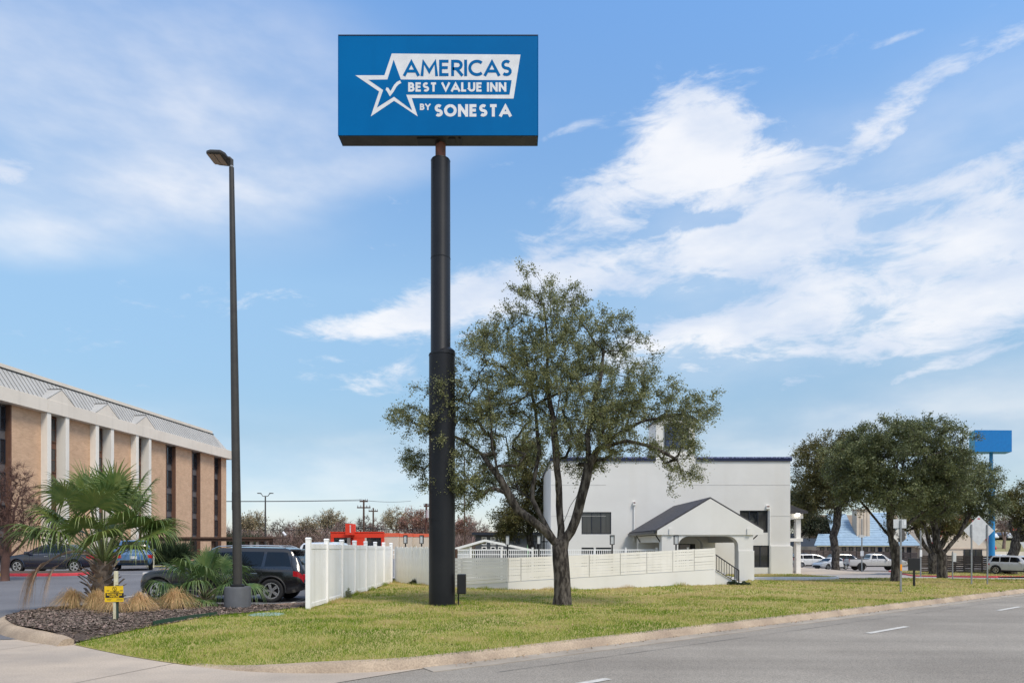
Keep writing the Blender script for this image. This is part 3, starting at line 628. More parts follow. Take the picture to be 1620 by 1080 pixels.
# ================================================================== PORTICO
po = empty('portico', (0, 32.2, 0), 0, 'white gabled portico with arched opening and dark shingle roof', 'portico')
xa, xb, xc, xd = W(1047, 32.2), W(1073, 32.2), W(1168, 32.2), W(1191.5, 32.2)
gl, gr, gx = W(1039.5, 32.2), W(1207, 32.2), W(1123.5, 32.2); zb = Hh(845.6, 32.2); zap = Hh(788.5, 32.2); ze = Hh(838, 32.2)
def arch_wall(a0, a1, b0, b1, top, depth, y, axis='y'):
    rr = .5; c = [(a0, -.3), (a1, -.3)]
    c += [(a1 + rr - rr * math.cos(t), top - rr * .95 + rr * .95 * math.sin(t)) for t in np.linspace(0, math.pi / 2, 8)]
    c += [(b0 - rr + rr * math.cos(t), top - rr * .95 + rr * .95 * math.sin(t)) for t in np.linspace(math.pi / 2, 0, 8)]
    c += [(b0, -.3), (b1, -.3), (b1, zb - .004), (a0, zb - .004)]
    return MB().prism(c, depth, axis, y)
arch_wall(xa, xb, xc, xd, zb - .06, .55, 0).build('arch_wall', M['stucco'], po)
arch_wall(xa, xb, xc, xd, zb - .06, .45, 6.0).build('arch_wall', M['stucco'], po)
MB().box(xa, xa + .4, .55, 6.0, zb - .35, zb - .004).build('side_beam', M['stucco'], po); MB().box(xd - .4, xd, .55, 6.0, zb - .35, zb - .004).build('side_beam', M['stucco'], po)
MB().box(xc - .0, xd + .04, -.04, -.003, -.3, Hh(870.5, 32.2)).build('plinth', M['stucco'], po, bevel=.01)
gab = [(gl, zb), (gr, zb), (gr, ze), (gx, zap), (gl, ze - .02)]
MB().prism(gab, .42, 'y', -.05).build('gable', M['stucco'], po)
MB().prism(gab, .2, 'y', 6.7).build('gable', M['stucco'], po)
for X in (W(1061, 32.2), W(1184, 32.2)): MB().box(X - .09, X + .09, -.10, -.053, zb - .0, zb + .30).build('pilaster_cap', M['stucco'], po)
def slope(xe, ze_, y0, y1, th, name, mt):
    p = MB(); k = -.0
    p.prism([(gx, zap + .012), (xe, ze_ + .012), (xe, ze_ + .012 + th), (gx, zap + .012 + th)], y1 - y0, 'y', y0); p.build(name, mt, po)
slope(gl - .08, ze - .07, -.02, 7.26, .07, 'roof', M['shingle']); slope(gr + .04, ze - .02, -.02, 7.26, .07, 'roof', M['shingle'])
MB().box(gl - .16, gl - .08, -.0, 7.2, ze - .17, ze - .05).build('gutter', M['dark_frame'], po)
MB().box(gl, gl + .5, .4, 7.2, zb + .04, zb + .09).build('soffit', M['white_trim'], po); MB().box(gr - .5, gr, .4, 6.7, zb + .04, zb + .09).build('soffit', M['white_trim'], po)
for Y in (.42, 5.4): MB().tube([(gl + .0, Y, ze - .1), (gl + .02, Y, zb - .0), (xa + .01, Y, zb - .33)], [.03, .03, .03], 6).build('bracket', M['black'], po)
for Y in (.42, 5.4): MB().tube([(gr - .1, Y, zb + .0), (xd - .01, Y, zb - .33)], [.03, .03], 6).build('bracket', M['black'], po)
v_ = MB().cyl((W(1073, 36), 3.6, zap - .75), (W(1073, 36), 3.6, zap - .15), .05, n=10); v_.cyl((W(1073, 36), 3.6, zap - .15), (W(1073, 36), 3.6, zap - .05), .09, n=10)
# ramp steps and black handrail
st = empty('entrance_steps', (8.72, 29.45, 0), 0, 'white concrete steps with black handrail at the ramp end', 'steps')
for k in range(5): MB().box(k * .24 + .02, (k + 1) * .24 + .02 if k < 4 else 1.3, 0, 1.3, -.15, .62 - k * .13).build('step', M['stucco'], st)
rl = MB(); rl.tube([(.05, -.04, 1.30), (1.05, -.04, .62), (1.05, -.04, .02)], [.028] * 3, 6); rl.tube([(.05, -.04, .66), (1.0, -.04, .08)], [.018] * 2, 6)
for k in range(9): rl.box(.08 + k * .11, .10 + k * .11, -.05, -.03, .66 - k * .063, 1.28 - k * .074)
rl.build('handrail', M['black'], st)

# ================================================================== FENCES
# slatted ramp screen on a low wall
Ac, Bc, Cc = Vector((-2.35, 27.1)), Vector((-.14, 25.5)), Vector((8.66, 29.1))
def on_line(P, Q, px):
    k = (px - 810) / 1080; d = Q - P; return (k * P.y - P.x) / (d.x - k * d.y)
def prof_z(s):   # s: 0 at A, 1 at the corner, 2 at the end -> (wall top, screen top)
    return (.10 + .23 * s, 1.19 + .04 * s) if s <= 1 else (.33 + .346 * (s - 1), 1.23 + .35 * (s - 1) ** 1.25)
def at_s(s): return Ac.lerp(Bc, s) if s <= 1 else Bc.lerp(Cc, s - 1)
ramp = MB(); ss_list = list(np.linspace(0, 1, 4)) + list(np.linspace(1.15, 2, 7))
top = [(at_s(s), prof_z(s)[0]) for s in ss_list]
for (p, z), (q, w_) in zip(top, top[1:]):
    nr = Vector((-(q - p).y, (q - p).x)).normalized() * .3
    b_ = len(ramp.v)
    for (c_, zz) in ((p, z), (q, w_)):
        ramp.v += [(c_.x, c_.y, -.2), (c_.x + nr.x, c_.y + nr.y, -.2), (c_.x + nr.x, c_.y + nr.y, zz), (c_.x, c_.y, zz)]
    ramp.f += [(b_, b_+4, b_+7, b_+3), (b_+3, b_+7, b_+6, b_+2), (b_+1, b_+5, b_+6, b_+2)]
e_ = at_s(2); ramp.quad((e_.x, e_.y, -.2), (e_.x, e_.y + .35, -.2), (e_.x, e_.y + .35, .68), (e_.x, e_.y, .68))
rw = ramp.build('ramp_wall', M['stucco']); tag(rw, 'low white stucco wall under the slatted fence, rising to the steps', 'wall')
scr = empty('slat_fence', (0, 0, 0), 0, 'white horizontal slat fence on the low ramp wall', 'fence')
posts = [0.0, on_line(Ac, Bc, 731), 1.0] + [1 + on_line(Bc, Cc, px) for px in (824, 878, 932, 981, 1023, 1064, 1098, 1130.5)]
for s in posts:
    p = at_s(s); a_, b_ = prof_z(s); MB().box(p.x - .045, p.x + .045, p.y + .03, p.y + .11, a_ - .02, b_ + .012).build('post', M['slat_paint'], scr)
for s0, s1 in zip(posts, posts[1:]):
    if s1 - s0 < .02: continue
    p, q = at_s(s0), at_s(s1); d = (q - p).normalized(); nr = Vector((d.y, -d.x)); (a0, b0), (a1, b1) = prof_z(s0), prof_z(s1); n = 8
    for k in range(n):
        sl = MB(); j = random.uniform(-.006, .006); e0, e1 = k / n, (k + 1) / n - .008 - random.uniform(0, .005); o1 = nr * -.012; o2 = nr * .014
        P_ = p + d * .012; Q_ = q - d * .012
        for c_, (za, zc) in ((P_, (a0, b0)), (Q_, (a1, b1))):
            for off in (o1, o2):
                sl.v += [(c_.x + off.x, c_.y + off.y, za + (zc - za) * e0 + .012 + j), (c_.x + off.x, c_.y + off.y, za + (zc - za) * e1 + .012 + j)]
        sl.f += [(2, 6, 7, 3), (0, 1, 5, 4), (1, 3, 7, 5), (0, 4, 6, 2), (0, 2, 3, 1), (4, 5, 7, 6)]
        sl.build('slat', M['slat_paint'], scr)
# picket fence (upright boards) turning from the vinyl fence to the ramp
pk = empty('picket_fence', (-5.38, 31.3, 0), 0, 'cream painted upright board fence between the vinyl fence and the black pole', 'fence')
P0, P1 = Vector((-5.38, 31.3)), Vector((-2.35, 27.35)); L_ = (P1 - P0).length; d = (P1 - P0).normalized()
pk.rotation_euler = (0, 0, math.atan2(d.y, d.x)); nb_ = 34; bw_ = L_ / nb_
pl = [MB().prism([(0, 0), (bw_ - .012, 0), (bw_ - .012, h_ - .02), (bw_ - .03, h_), (.018, h_), (0, h_ - .02)], .018, 'y', 0).mesh('plank') for h_ in (1.64, 1.66, 1.62)]
for k in range(nb_):
    o = link('plank', pl[k % 3], M['picket_paint'], pk, (k * bw_ + .004, random.uniform(-.004, .004), -.02 + random.uniform(-.012, .012)))
    o.rotation_euler = (random.uniform(-.006, .006), random.uniform(-.006, .006), 0)
for z in (.3, 1.35): MB().box(0, L_, .03, .07, z, z + .09).build('rail', M['wood_brown'], pk)
for k in range(3): MB().box(k * L_ / 2 - .05, k * L_ / 2 + .05, .075, .17, -.1, 1.55).build('post', M['wood_brown'], pk)
# privacy fence, white vinyl
vf = empty('vinyl_fence', (-5.5, 18.45, 0), R(90), 'tall white vinyl privacy fence with capped posts beside the black SUV', 'fence')
pm = MB().box(-.063, .063, -.063, .063, -.1, 1.86).mesh('post'); cm = MB().prism([(-.07, 0), (.07, 0), (.07, .02), (0, .05), (-.07, .02)], .14, 'y', -.07).mesh('cap')
step_ = 1.8
lh = lambda y: 1.84 - .008 * (y - 18.4)
for k in range(8):
    top_ = lh(18.45 + k * step_) - 1.84
    o = link('post', pm, M['vinyl'], vf, (k * step_, 0, top_)); link('cap', cm, M['vinyl'], o, (0, 0, 1.86))
    if k == 7: break
    a_, b_ = k * step_ + .066, (k + 1) * step_ - .066; tp = 1.74 + top_
    pn = MB(); x = a_
    while x < b_ - .02:
        e = min(b_, x + .168); pn.box(x + .004, e - .004, -.011, .011, .10, tp - .14); x = e
    pn.box(a_, b_, -.006, .006, .10, tp - .14); pn.build('panel', M['vinyl'], vf)
    MB().box(a_, b_, -.024, .024, tp - .14, tp - .0).build('rail', M['vinyl'], vf, bevel=.006); MB().box(a_, b_, -.024, .024, .0, .12).build('rail', M['vinyl'], vf, bevel=.006)
# white pool fence further back
pf = empty('pool_fence', (-6.5, 33.0, 0), 0, 'long white pool fence with thin pickets behind the slat fence', 'fence')
ft = Hh(868.5, 33); n_ = 11
for k in range(n_): 
    o = MB().box(k * 1.5 - .04, k * 1.5 + .04, -.04, .04, 0, ft + .06).build('post', M['vinyl'], pf); MB().box(-.055, .055, -.055, .055, 0, .03).build('cap', M['vinyl'], o, loc=(k * 1.5, 0, ft + .06))
rl = MB().box(0, 15, -.025, .025, ft - .05, ft); rl.box(0, 15, -.025, .025, ft - .27, ft - .23); rl.box(0, 15, -.025, .025, .1, .15); rl.build('rail', M['vinyl'], pf)
pi = MB()
for k in range(150): pi.box(k * .1 + .02, k * .1 + .05, -.012, .012, .1, ft - .02)
tag(pi.build('pickets', M['vinyl'], pf), kind='stuff')
# lantern posts round the pool
def lantern():
    r = empty('lantern_post'); MB().cyl((0, 0, -.1), (0, 0, 1.72), .035, n=10).build('post', M['black'], r)
    c = MB(); 
    for x in (-.085, .085):
        for y in (-.085, .085): c.box(x - .01, x + .01, y - .01, y + .01, 1.72, 2.12)
    c.box(-.095, .095, -.095, .095, 1.72, 1.75); c.box(-.1, .1, -.1, .1, 2.12, 2.15); c.build('cage', M['black'], r)
    MB().box(-.066, .066, -.066, .066, 1.751, 2.119).build('lantern_glass', M['lantern'], r); return r
L0 = lantern(); first = True
for px, Y, lab in ((803, 29.5, 'black lantern post behind the left bend of the slat fence'), (852.5, 31.5, 'black lantern post just left of the big oak trunk'), (968.5, 30.5, 'black lantern post below the upper left window of the white building'),
                (1069.5, 30.8, 'black lantern post in front of the portico arch'), (641.5, 35, 'black lantern post left of two above the picket fence'), (667, 34, 'black lantern post right of two above the picket fence')):
    o = L0 if first else copy_tree(L0); first = False
    o.location = (W(px, Y), Y, Hh(846, Y) - 2.15); tag(o, lab, 'lantern', 'lantern posts round the pool')

# ================================================================== HOTEL (left)
ho = empty('hotel_building', (-38.3, 51, -.1), math.atan2(1, .079), 'long tan brick hotel with white fins and grey metal mansard roof', 'hotel')
ZF0, ZF1 = 12.5, 13.56; U0, U1 = -22.0, 34.25
piers = [(-22, -10.9), (-9.1, -5.8), (-4, -.7), (1.1, 4.05), (6.5, 9.75), (12.2, 15.45), (17.9, 21.3), (23.1, 26.3), (28.1, 31.2), (32.9, 34.2)]
for a_, b_ in piers: MB().box(a_, b_, 0, .6, -.5, ZF0).build('brick_wall', M['hotel_brick'], ho)
MB().box(U0, 34.2, .6, 16, -.5, ZF0 + .9).build('wall', M['hotel_brick'], ho)
stacks = [(-10.9, -9.1), (-5.8, -4), (-.7, 1.1), (21.3, 23.1), (26.3, 28.1), (31.2, 32.9)]
FL = [(10.55, 12.35), (8.05, 9.85), (5.55, 7.35), (3.05, 4.85), (.6, 2.4)]
for a_, b_ in stacks:
    for X in (a_, b_): MB().box(X - (.0 if X == a_ else .10), X + (.10 if X == a_ else .0), -.03, .45, -.4, ZF0 - .01).build('reveal', M['hotel_brown'], ho)
    MB().box(a_ + .1, b_ - .1, .42, .598, -.4, ZF0 - .01).build('spandrel_panel', mat('spandrel', (.13, .12, .12), rough=.6), ho)
    for z0_, z1_ in FL: window(ho, a_ + .14, b_ - .14, z0_, z1_, .34, (1, 1.4), .06, glass=[M['glass_curtain'], M['glass']] if (z0_ > 7) else [M['glass'], M['glass_curtain']], rows=2)
fins = []
for g0 in (4.05, 9.75, 15.45):
    for f0, f1 in ((g0, g0 + .42), (g0 + 2.05, g0 + 2.45)):
        MB().box(f0, f1, -.55, .3, -.4, ZF0 - .004).build('fin', M['fin_white'], ho, bevel=.01)
    MB().box(g0 + .42, g0 + 2.05, .30, .598, -.4, ZF0 - .01).build('spandrel_panel', M['hotel_brown'], ho)
    for z0_, z1_ in FL: window(ho, g0 + .55, g0 + 1.95, z0_ - .2, z1_, .22, (1, 1.3), .07, frame=M['hotel_brown'], glass=[M['glass'], M['glass_curtain']], rows=2)
    # little gable over the pair of fins
    MB().prism([(g0 - .05, ZF1), (g0 + 3.0, ZF1), (g0 + 1.5, ZF1 + 1.05)], .12, 'y', -.60).build('gable', M['concrete_pale'], ho)
    rf = MB(); rf.quad((g0 - .2, -.62, ZF1 - .02), (g0 + 1.5, -.62, ZF1 + 1.12), (g0 + 1.5, .75, ZF1 + 1.12), (g0 - .2, .0, ZF1 + .02)); rf.quad((g0 + 3.15, -.62, ZF1 - .02), (g0 + 1.5, -.62, ZF1 + 1.12), (g0 + 1.5, .75, ZF1 + 1.12), (g0 + 3.15, .0, ZF1 + .02))
    o = rf.build('gable_roof', M['metal_roof'], ho); m_ = o.modifiers.new('thickness', 'SOLIDIFY'); m_.thickness = .04
    MB().box(g0 + 1.44, g0 + 1.56, -.63, .75, ZF1 + 1.12, ZF1 + 1.16).build('ridge_cap', M['dark_strip'], ho)
for k, (a_, b_) in enumerate(((-22, 4.05), (4.06, 9.75), (9.76, 15.45), (15.46, 34.8))): MB().box(a_, b_ - .012, -.62, .62, ZF0, ZF1).build('fascia', M['concrete_pale'], ho, bevel=.015)
mn = MB(); mn.quad((U0, -.15, ZF1 + .01), (34.3, -.15, ZF1 + .01), (33.1, 1.1, 15.42), (U0, 1.1, 15.42)); mn.quad((34.3, -.15, ZF1 + .01), (34.3, 16, ZF1 + .01), (33.1, 15, 15.42), (33.1, 1.1, 15.42)); mn.quad((U0, 1.1, 15.42), (33.1, 1.1, 15.42), (33.1, 15, 15.42), (U0, 15, 15.42))
mn.build('roof', M['metal_roof'], ho)
rb = MB()
for k in range(122):
    u = U0 + .3 + k * .46
    if u > 34.0: break
    t = 1 if u < 33.1 else max(0, (34.3 - u) / 1.2)
    rb.tube([(u, -.155, ZF1 + .02), (u, -.15 + 1.25 * t, ZF1 + .02 + 1.85 * t)], [.017, .017], 4)
tag(rb.build('standing_seams', M['metal_roof'], ho), kind='stuff')
rg_ = MB()  # dark strips paint in the shadow each roof rib casts on the pan
for k in range(122):
    u = U0 + .36 + k * .46
    if u > 33.0: break
    rg_.quad((u, -.163, ZF1 + .012), (u + .07, -.163, ZF1 + .012), (u + .07, 1.087, ZF1 + .012 + 1.85), (u, 1.087, ZF1 + .012 + 1.85))
tag(rg_.build('rib_shadow_strips', M['seam_shadow'], ho), kind='stuff')
MB().box(U0, 33.05, 1.0, 1.12, 15.40, 15.47).build('drip_strip', M['dark_strip'], ho); MB().box(U0, 33.0, 1.14, 14.8, 15.42, 15.80).build('parapet', M['concrete_pale'], ho)
# covered walk in front of the hotel and at its end
cw = empty('covered_walkway', (0, 58, 0), 0, 'low brown timber canopy on tan piers in front of the hotel', 'canopy')
zc = Hh(851.5, 58)
MB().box(W(225, 58), W(436, 58), 0, 3.2, zc, zc + .14).build('roof_slab', M['wood_brown'], cw); MB().box(W(225, 58) + .2, W(430, 58), .1, .25, zc - .22, zc - .004).build('beam', M['wood_brown'], cw)
for px in (238, 262, 300, 334, 388, 395, 405, 412, 426): MB().box(W(px, 58) - .12, W(px, 58) + .12, .3, .6, -.1, zc - .002).build('post', M['tan_wall'] if px % 2 else M['wood_brown'], cw)
wl_ = MB().box(W(215, 56), W(420, 56), 0, .25, -.3, Hh(884, 56)); o = wl_.build('garden_wall', M['hotel_brick'], loc=(0, 54.5, 0)); tag(o, 'low tan brick wall in front of the hotel canopy', 'wall')

# ================================================================== RESTAURANT (red)
re_ = empty('red_restaurant', (0, 75, 0), 0, 'red stucco restaurant with small square tower and cream side wall', 'restaurant')
X0, X1 = W(523, 75), W(607, 75); zt_ = Hh(842, 75)
MB().box(X0, X1, 0, .3, Hh(850, 75), zt_).build('red_parapet', M['red_stucco'], re_)
MB().box(X0 - .05, X1, -.05, .35, zt_ + .002, zt_ + .1).build('coping', M['red_stucco'], re_)
for a_, b_, m_ in ((523, 528, 'red_stucco'), (549, 554, 'cream_wall'), (559, 577, 'red_stucco'), (577, 580, 'cream_wall'), (603, 607, 'red_stucco')):
    MB().box(W(a_, 75), W(b_, 75), .02, .3, -1.5, Hh(850, 75)).build('pier', M[m_], re_)
window(re_, W(528, 75), W(549, 75), -.5, Hh(850, 75), .1, (1, 1, 1), .09); window(re_, W(580, 75), W(603, 75), -.5, Hh(850, 75), .1, (1, 1, 1), .09)
MB().box(W(552, 75), W(561.5, 75), -1.6, .4, Hh(846, 75), Hh(828.5, 75)).build('tower', M['red_stucco'], re_)
mk = MB()
for k, z in enumerate((831, 834, 837, 840)): mk.box(W(558.7, 75), W(560.6, 75), -1.61, -1.602, Hh(z + 2, 75), Hh(z, 75))
mk.build('lettering', M['sign_white'], re_)
for k, (a_, b_, yy) in enumerate(((605, 629, 0.4), (629, 649, 1.2), (649, 691, 2.0))):
    MB().box(W(a_, 75) + .02, W(b_, 75), yy, yy + 6, -1.5, Hh(848.5, 75)).build('side_wall', M['cream_wall'], re_); MB().box(W(a_, 75) + .02, W(b_, 75), yy - .03, yy + 6, Hh(848.4, 75), Hh(842.6 + k * .3, 75)).build('orange_band', M['orange_band'], re_)
MB().box(X0, X1, .3, 12, -1.5, zt_ - .1).build('wall', M['red_stucco'], re_)
# ================================================================== BUILDINGS BEHIND THE POOL
gb = empty('grey_building', (0, 62, 0), 0, 'dark grey sided two-storey building behind the white pool shelter', 'building')
xa_, xb_ = W(752, 62), W(860, 62); zt_ = Hh(846, 62)
MB().box(xa_, xb_, 0, 8, -.4, zt_).build('wall', M['grey_siding'], gb); MB().box(xa_ - .3, xb_ + .3, -.5, 8.3, zt_ + .002, zt_ + .25).build('roof', M['dark_frame'], gb)
for c0 in (762, 776, 788):
    for r0 in (849, 856, 864): window(gb, W(c0, 62), W(c0 + 8, 62), Hh(r0 + 5.5, 62), Hh(r0, 62), -.05, (1,), .08, frame=M['white_trim'])
for c0 in (812, 818): window(gb, W(c0, 62), W(c0 + 5, 62), Hh(860, 62), Hh(850, 62), -.05, (1,), .07)
MB().box(W(834, 62), W(842, 62), -.06, -.002, 0, Hh(848, 62)).build('green_panel', mat('mint_paint', (.25, .5, .28), rough=.7), gb)
sh = empty('pool_shelter', (0, 37, 0), 0, 'low white gabled pool shelter roof behind the pool fence', 'shelter')
pts = [(W(716, 37), Hh(867, 37)), (W(767, 37), Hh(852.5, 37)), (W(843, 37), Hh(868.5, 37))]
th = .13
MB().prism([pts[0], pts[1], pts[2], (pts[2][0], pts[2][1] - th), (pts[1][0], pts[1][1] - th), (pts[0][0], pts[0][1] - th)], 5, 'y', 0).build('roof', M['white_trim'], sh)
MB().box(W(720, 37), W(746, 37), .3, 4.5, -.1, Hh(867.5, 37)).build('wall', M['white_trim'], sh)
MB().prism([(W(720, 37), Hh(867.4, 37)), (W(746, 37), Hh(867.4, 37)), (W(746, 37), Hh(861.6, 37)), (W(722, 37), Hh(868 - .9, 37))], .1, 'y', .3).build('gable_fill', M['white_trim'], sh)
for px in (752, 838): MB().box(W(px, 37), W(px, 37) + .12, .3, .42, -.1, Hh(867.8, 37)).build('post', M['dark_frame'], sh)
lb = empty('long_pale_building', (0, 135, -1), 0, 'long pale low building in the distance beyond the pool shelter', 'building')
MB().box(W(700, 135), W(800, 135), 0, 12, -2, Hh(843, 135) + 1).build('wall', M['cream_wall'], lb)
MB().box(W(736, 135), W(765, 135), -.3, -.01, -2, Hh(846, 135) + 1).build('grey_panel', M['grey_siding'], lb)
MB().box(W(699, 135), W(801, 135), -.4, 12.4, Hh(843, 135) + 1.002, Hh(841, 135) + 1.1).build('roof', M['tan_wall'], lb)
# ================================================================== DINER with blue tiled roof (right)
di = empty('diner_building', (0, 100, 0), 0, 'diner with stepped blue tiled roof behind the parked cars', 'diner')
H1 = lambda y: Hh(y, 100); X1_ = lambda p: W(p, 100)
MB().box(X1_(1294), X1_(1455), .6, 12, -1.6, H1(864)).build('wall', M['tan_wall'], di)
for k in range(13):
    p = 1300 + k * 11.5; window(di, X1_(p), X1_(p + 7), -.3, H1(865), .5, (1,), .1, glass=M['glass'])
def tiled(poly_fn, n, name):   # courses of roof tiles, each its own lapped strip
    for k in range(n):
        a_, b_ = k / n, (k + 1) / n; (xa0, xb0, y0, z0), (xa1, xb1, y1, z1) = poly_fn(a_), poly_fn(b_)
        m = MB(); m.v += [(xa0, y0 - .10, z0 + .04), (xb0, y0 - .10, z0 + .04), (xb1, y1, z1 + .02), (xa1, y1, z1 + .02), (xa0, y0 - .10, z0 - .07), (xb0, y0 - .10, z0 - .07), (xb1, y1, z1 - .06), (xa1, y1, z1 - .06)]
        m.f += [(0, 1, 2, 3), (4, 7, 6, 5), (0, 4, 5, 1), (3, 2, 6, 7), (0, 3, 7, 4), (1, 5, 6, 2)]; m.build(name, M['blue_shingle'], di)
L4 = lambda a_, b_, t: a_ + (b_ - a_) * t
tiled(lambda t: (X1_(L4(1288, 1302, t)), X1_(L4(1456, 1449, t)), L4(0, 1.6, t), L4(H1(862), H1(844), t)), 7, 'roof_course')
tiled(lambda t: (X1_(L4(1324, 1330, t)), X1_(L4(1362, 1362, t)), L4(1.75, 4.6, t), L4(H1(843.5), H1(810), t)), 12, 'roof_course')
tiled(lambda t: (X1_(L4(1380, 1392, t)), X1_(L4(1449, 1430, t)), L4(1.75, 4.6, t), L4(H1(843.5), H1(808), t)), 12, 'roof_course')
MB().box(X1_(1302), X1_(1449), 4.7, 9, H1(850), H1(812)).build('roof_core', M['tan_wall'], di)
ch = MB().box(X1_(1362), X1_(1383), 1.2, 2.6, H1(850), H1(806)).build('dormer', M['cream_wall'], di)
MB().box(X1_(1361), X1_(1384), 1.05, 2.8, H1(806) + .002, H1(804)).build('dormer_cap', M['tan_wall'], di)
for p in (1367, 1373, 1378): MB().box(X1_(p), X1_(p) + .08, 1.14, 1.197, H1(848), H1(808)).build('batten', M['tan_wall'], di)
gp = [(X1_(1455), -1.6), (X1_(1545), -1.6), (X1_(1545), H1(866)), (X1_(1551), H1(868)), (X1_(1542), H1(856)), (X1_(1528), H1(838)), (X1_(1503), H1(816)), (X1_(1478), H1(832)), (X1_(1461), H1(852)), (X1_(1452), H1(866)), (X1_(1455), H1(866))]
MB().prism(gp, 9, 'y', -3).build('gable_wall', M['cream_wall'], di)
for seg in (gp[3:7], gp[6:10]):
    o_ = MB()
    for p, q in zip(seg, seg[1:]): o_.tube([(p[0], -3.1, p[1]), (q[0], -3.1, q[1])], [.28, .28], 4)
    o_.build('red_bargeboard', M['kerb_red'], di)
window(di, X1_(1504) - .1, X1_(1531), -.9, H1(867.5), -3.08, (1, 1, 1), .1); window(di, X1_(1461), X1_(1474), -.9, H1(868), -3.08, (1, 1), .1)
MB().box(X1_(1453), X1_(1547), -3.1, -3.004, H1(868) - .0, H1(867) + .05).build('string_course', M['tan_wall'], di)
sl_ = empty('slate_building', (0, 118, 0), 0, 'slate grey building with white lettering beyond the parked minivan', 'building')
MB().box(W(1262, 118), W(1292, 118), 0, 10, -2, Hh(843, 118)).build('wall', M['blue_wall'], sl_)
# ================================================================== MAIN SIGN
SY = 18.7
ms = empty('pylon_sign', (-2.0, 19.12, 0), 0, 'tall black pole sign with blue cabinet and white star logo', 'sign')
MB().tube([(.0, 0, -.2), (.0, 0, 7.04)], [.368, .362], 40).build('lower_pole', M['pole_black'], ms, auto=True).location.x = .04
MB().tube([(0, 0, 7.04), (0, 0, 7.09), (0, 0, 12.45)], [.30, .278, .270], 36).build('upper_pole', M['pole_black'], ms, auto=True)
MB().tube([(.04, 0, 7.0), (.04, 0, 7.06), (.02, 0, 7.10)], [.375, .37, .29], 36).build('pole_collar', M['pole_black'], ms, auto=True)
MB().tube([(0, 0, 12.45), (0, 0, 12.95)], [.145, .145], 24).build('pole_neck', M['rust'], ms, auto=True)
MB().tube([(0, 0, 12.44), (0, 0, 12.47)], [.275, .26], 36).build('pole_cap', M['black'], ms, auto=True)
for z_ in (2.4, 4.8): MB().tube([(.03, 0, z_), (.03, 0, z_ + .03)], [.3715, .3715], 40).build('weld_seam', M['pole_black'], ms, auto=True)
MB().tube([(0, 0, 9.7), (0, 0, 9.725)], [.279, .279], 36).build('weld_seam', M['pole_black'], ms, auto=True)
jb = empty('junction_box', (-1.52, 18.98, .35), 0, 'black metal electrical box on the right side of the black pole', 'electrical box')
MB().box(0, .24, -.10, .14, 0, .55).build('box', M['pole_black'], jb, bevel=.015); MB().box(.02, .22, -.115, -.102, .02, .53).build('door', M['black'], jb, bevel=.005)
MB().tube([(.03, .02, -.4), (.03, .02, .0)], [.02, .02], 8).build('conduit', M['black'], jb)
cab = empty('sign_cabinet_pivot'); bpy.data.objects.remove(cab)
bx0, bx1, bz0, bz1 = W(536, SY), W(850.5, SY), Hh(214.5, SY), Hh(57, SY)
FW, FH = bx1 - bx0, bz1 - bz0
cabn = MB().box(bx0 + 2, bx1 + 2, SY + .02 - 19.12, SY + .50 - 19.12, bz0, bz1).build('cabinet', M['sign_under'], ms)
fy = SY - 19.12
fp = MB().box(bx0 + 2.0, bx1 + 2.0, fy - .004, fy + .018, bz0 + .004, bz1).build('face_panel', M['sign_blue'], ms)
edge = MB().box(bx0 + 1.985, bx1 + 2.015, fy - .012, fy + .5, bz1 + .001, bz1 + .025).build('top_trim', M['black'], ms)
MB().box(bx0 + 1.98, bx0 + 1.998, fy - .012, fy + .5, bz0, bz1).build('side_trim', M['sign_blue'], ms); MB().box(bx1 + 2.002, bx1 + 2.02, fy - .012, fy + .5, bz0, bz1).build('side_trim', M['sign_blue'], ms)
mbs = MB()
for k, (a_, b_) in enumerate(((.39, .50), (.55, .585), (.60, .615))): mbs.box(bx0 + 2 + FW * a_, bx0 + 2 + FW * b_, fy + .1, fy + .42, bz0 - .03, bz0 - .002)
mbs.build('access_plate', M['black'], ms)
def F2(zx, zy): return (bx0 + 2 + (zx - 66) / 1463 * FW, bz0 + (805 - zy + (zx - 66) * .0) / 728 * FH)
outer = [(188, 367), (402, 367), (456, 208), (1403, 216), (1352, 537), (603, 533), (647, 667), (473, 553), (302, 667), (363, 485)]
inner = [(470, 253), (523, 398), (1338, 403), (1322, 508), (562, 508), (606, 622), (473, 523), (348, 602), (393, 474), (285, 400), (424, 398)]
MB().prism([F2(*p) for p in outer], .003, 'y', fy - .0075).build('star_banner', M['sign_white'], ms)
MB().prism([F2(*p) for p in inner], .003, 'y', fy - .011).build('star_field', M['sign_blue'], ms)
def ribbon(mb, pts, th, y, dy):
    pts = [Vector(p) for p in pts]; n = len(pts); L = []; Rr = []
    for i, p in enumerate(pts):
        d0 = (p - pts[i-1]).normalized() if i else (pts[1] - p).normalized(); d1 = (pts[i+1] - p).normalized() if i < n - 1 else d0
        n0 = Vector((-d0.y, d0.x)); n1 = Vector((-d1.y, d1.x)); m = (n0 + n1); m = m.normalized() if m.length > .2 else n0
        k = th / 2 / max(.5, m.dot(n0)); L.append(p + m * k); Rr.append(p - m * k)
    b = len(mb.v)
    for q in range(n): mb.v += [(L[q].x, y, L[q].y), (Rr[q].x, y, Rr[q].y), (L[q].x, y - dy, L[q].y), (Rr[q].x, y - dy, Rr[q].y)]
    for q in range(n - 1):
        a_ = b + q * 4; c_ = a_ + 4
        mb.f += [(a_+2, c_+2, c_+3, a_+3), (a_, a_+2, a_+3, a_+1) if q == 0 else (a_, c_, c_+2, a_+2), (a_, c_, c_+2, a_+2), (a_+1, a_+3, c_+3, c_+1)]
def arc(cx, cy, rx, ry, a0, a1, n=10): return [(cx + rx * math.cos(R(t)), cy + ry * math.sin(R(t))) for t in np.linspace(a0, a1, n)]
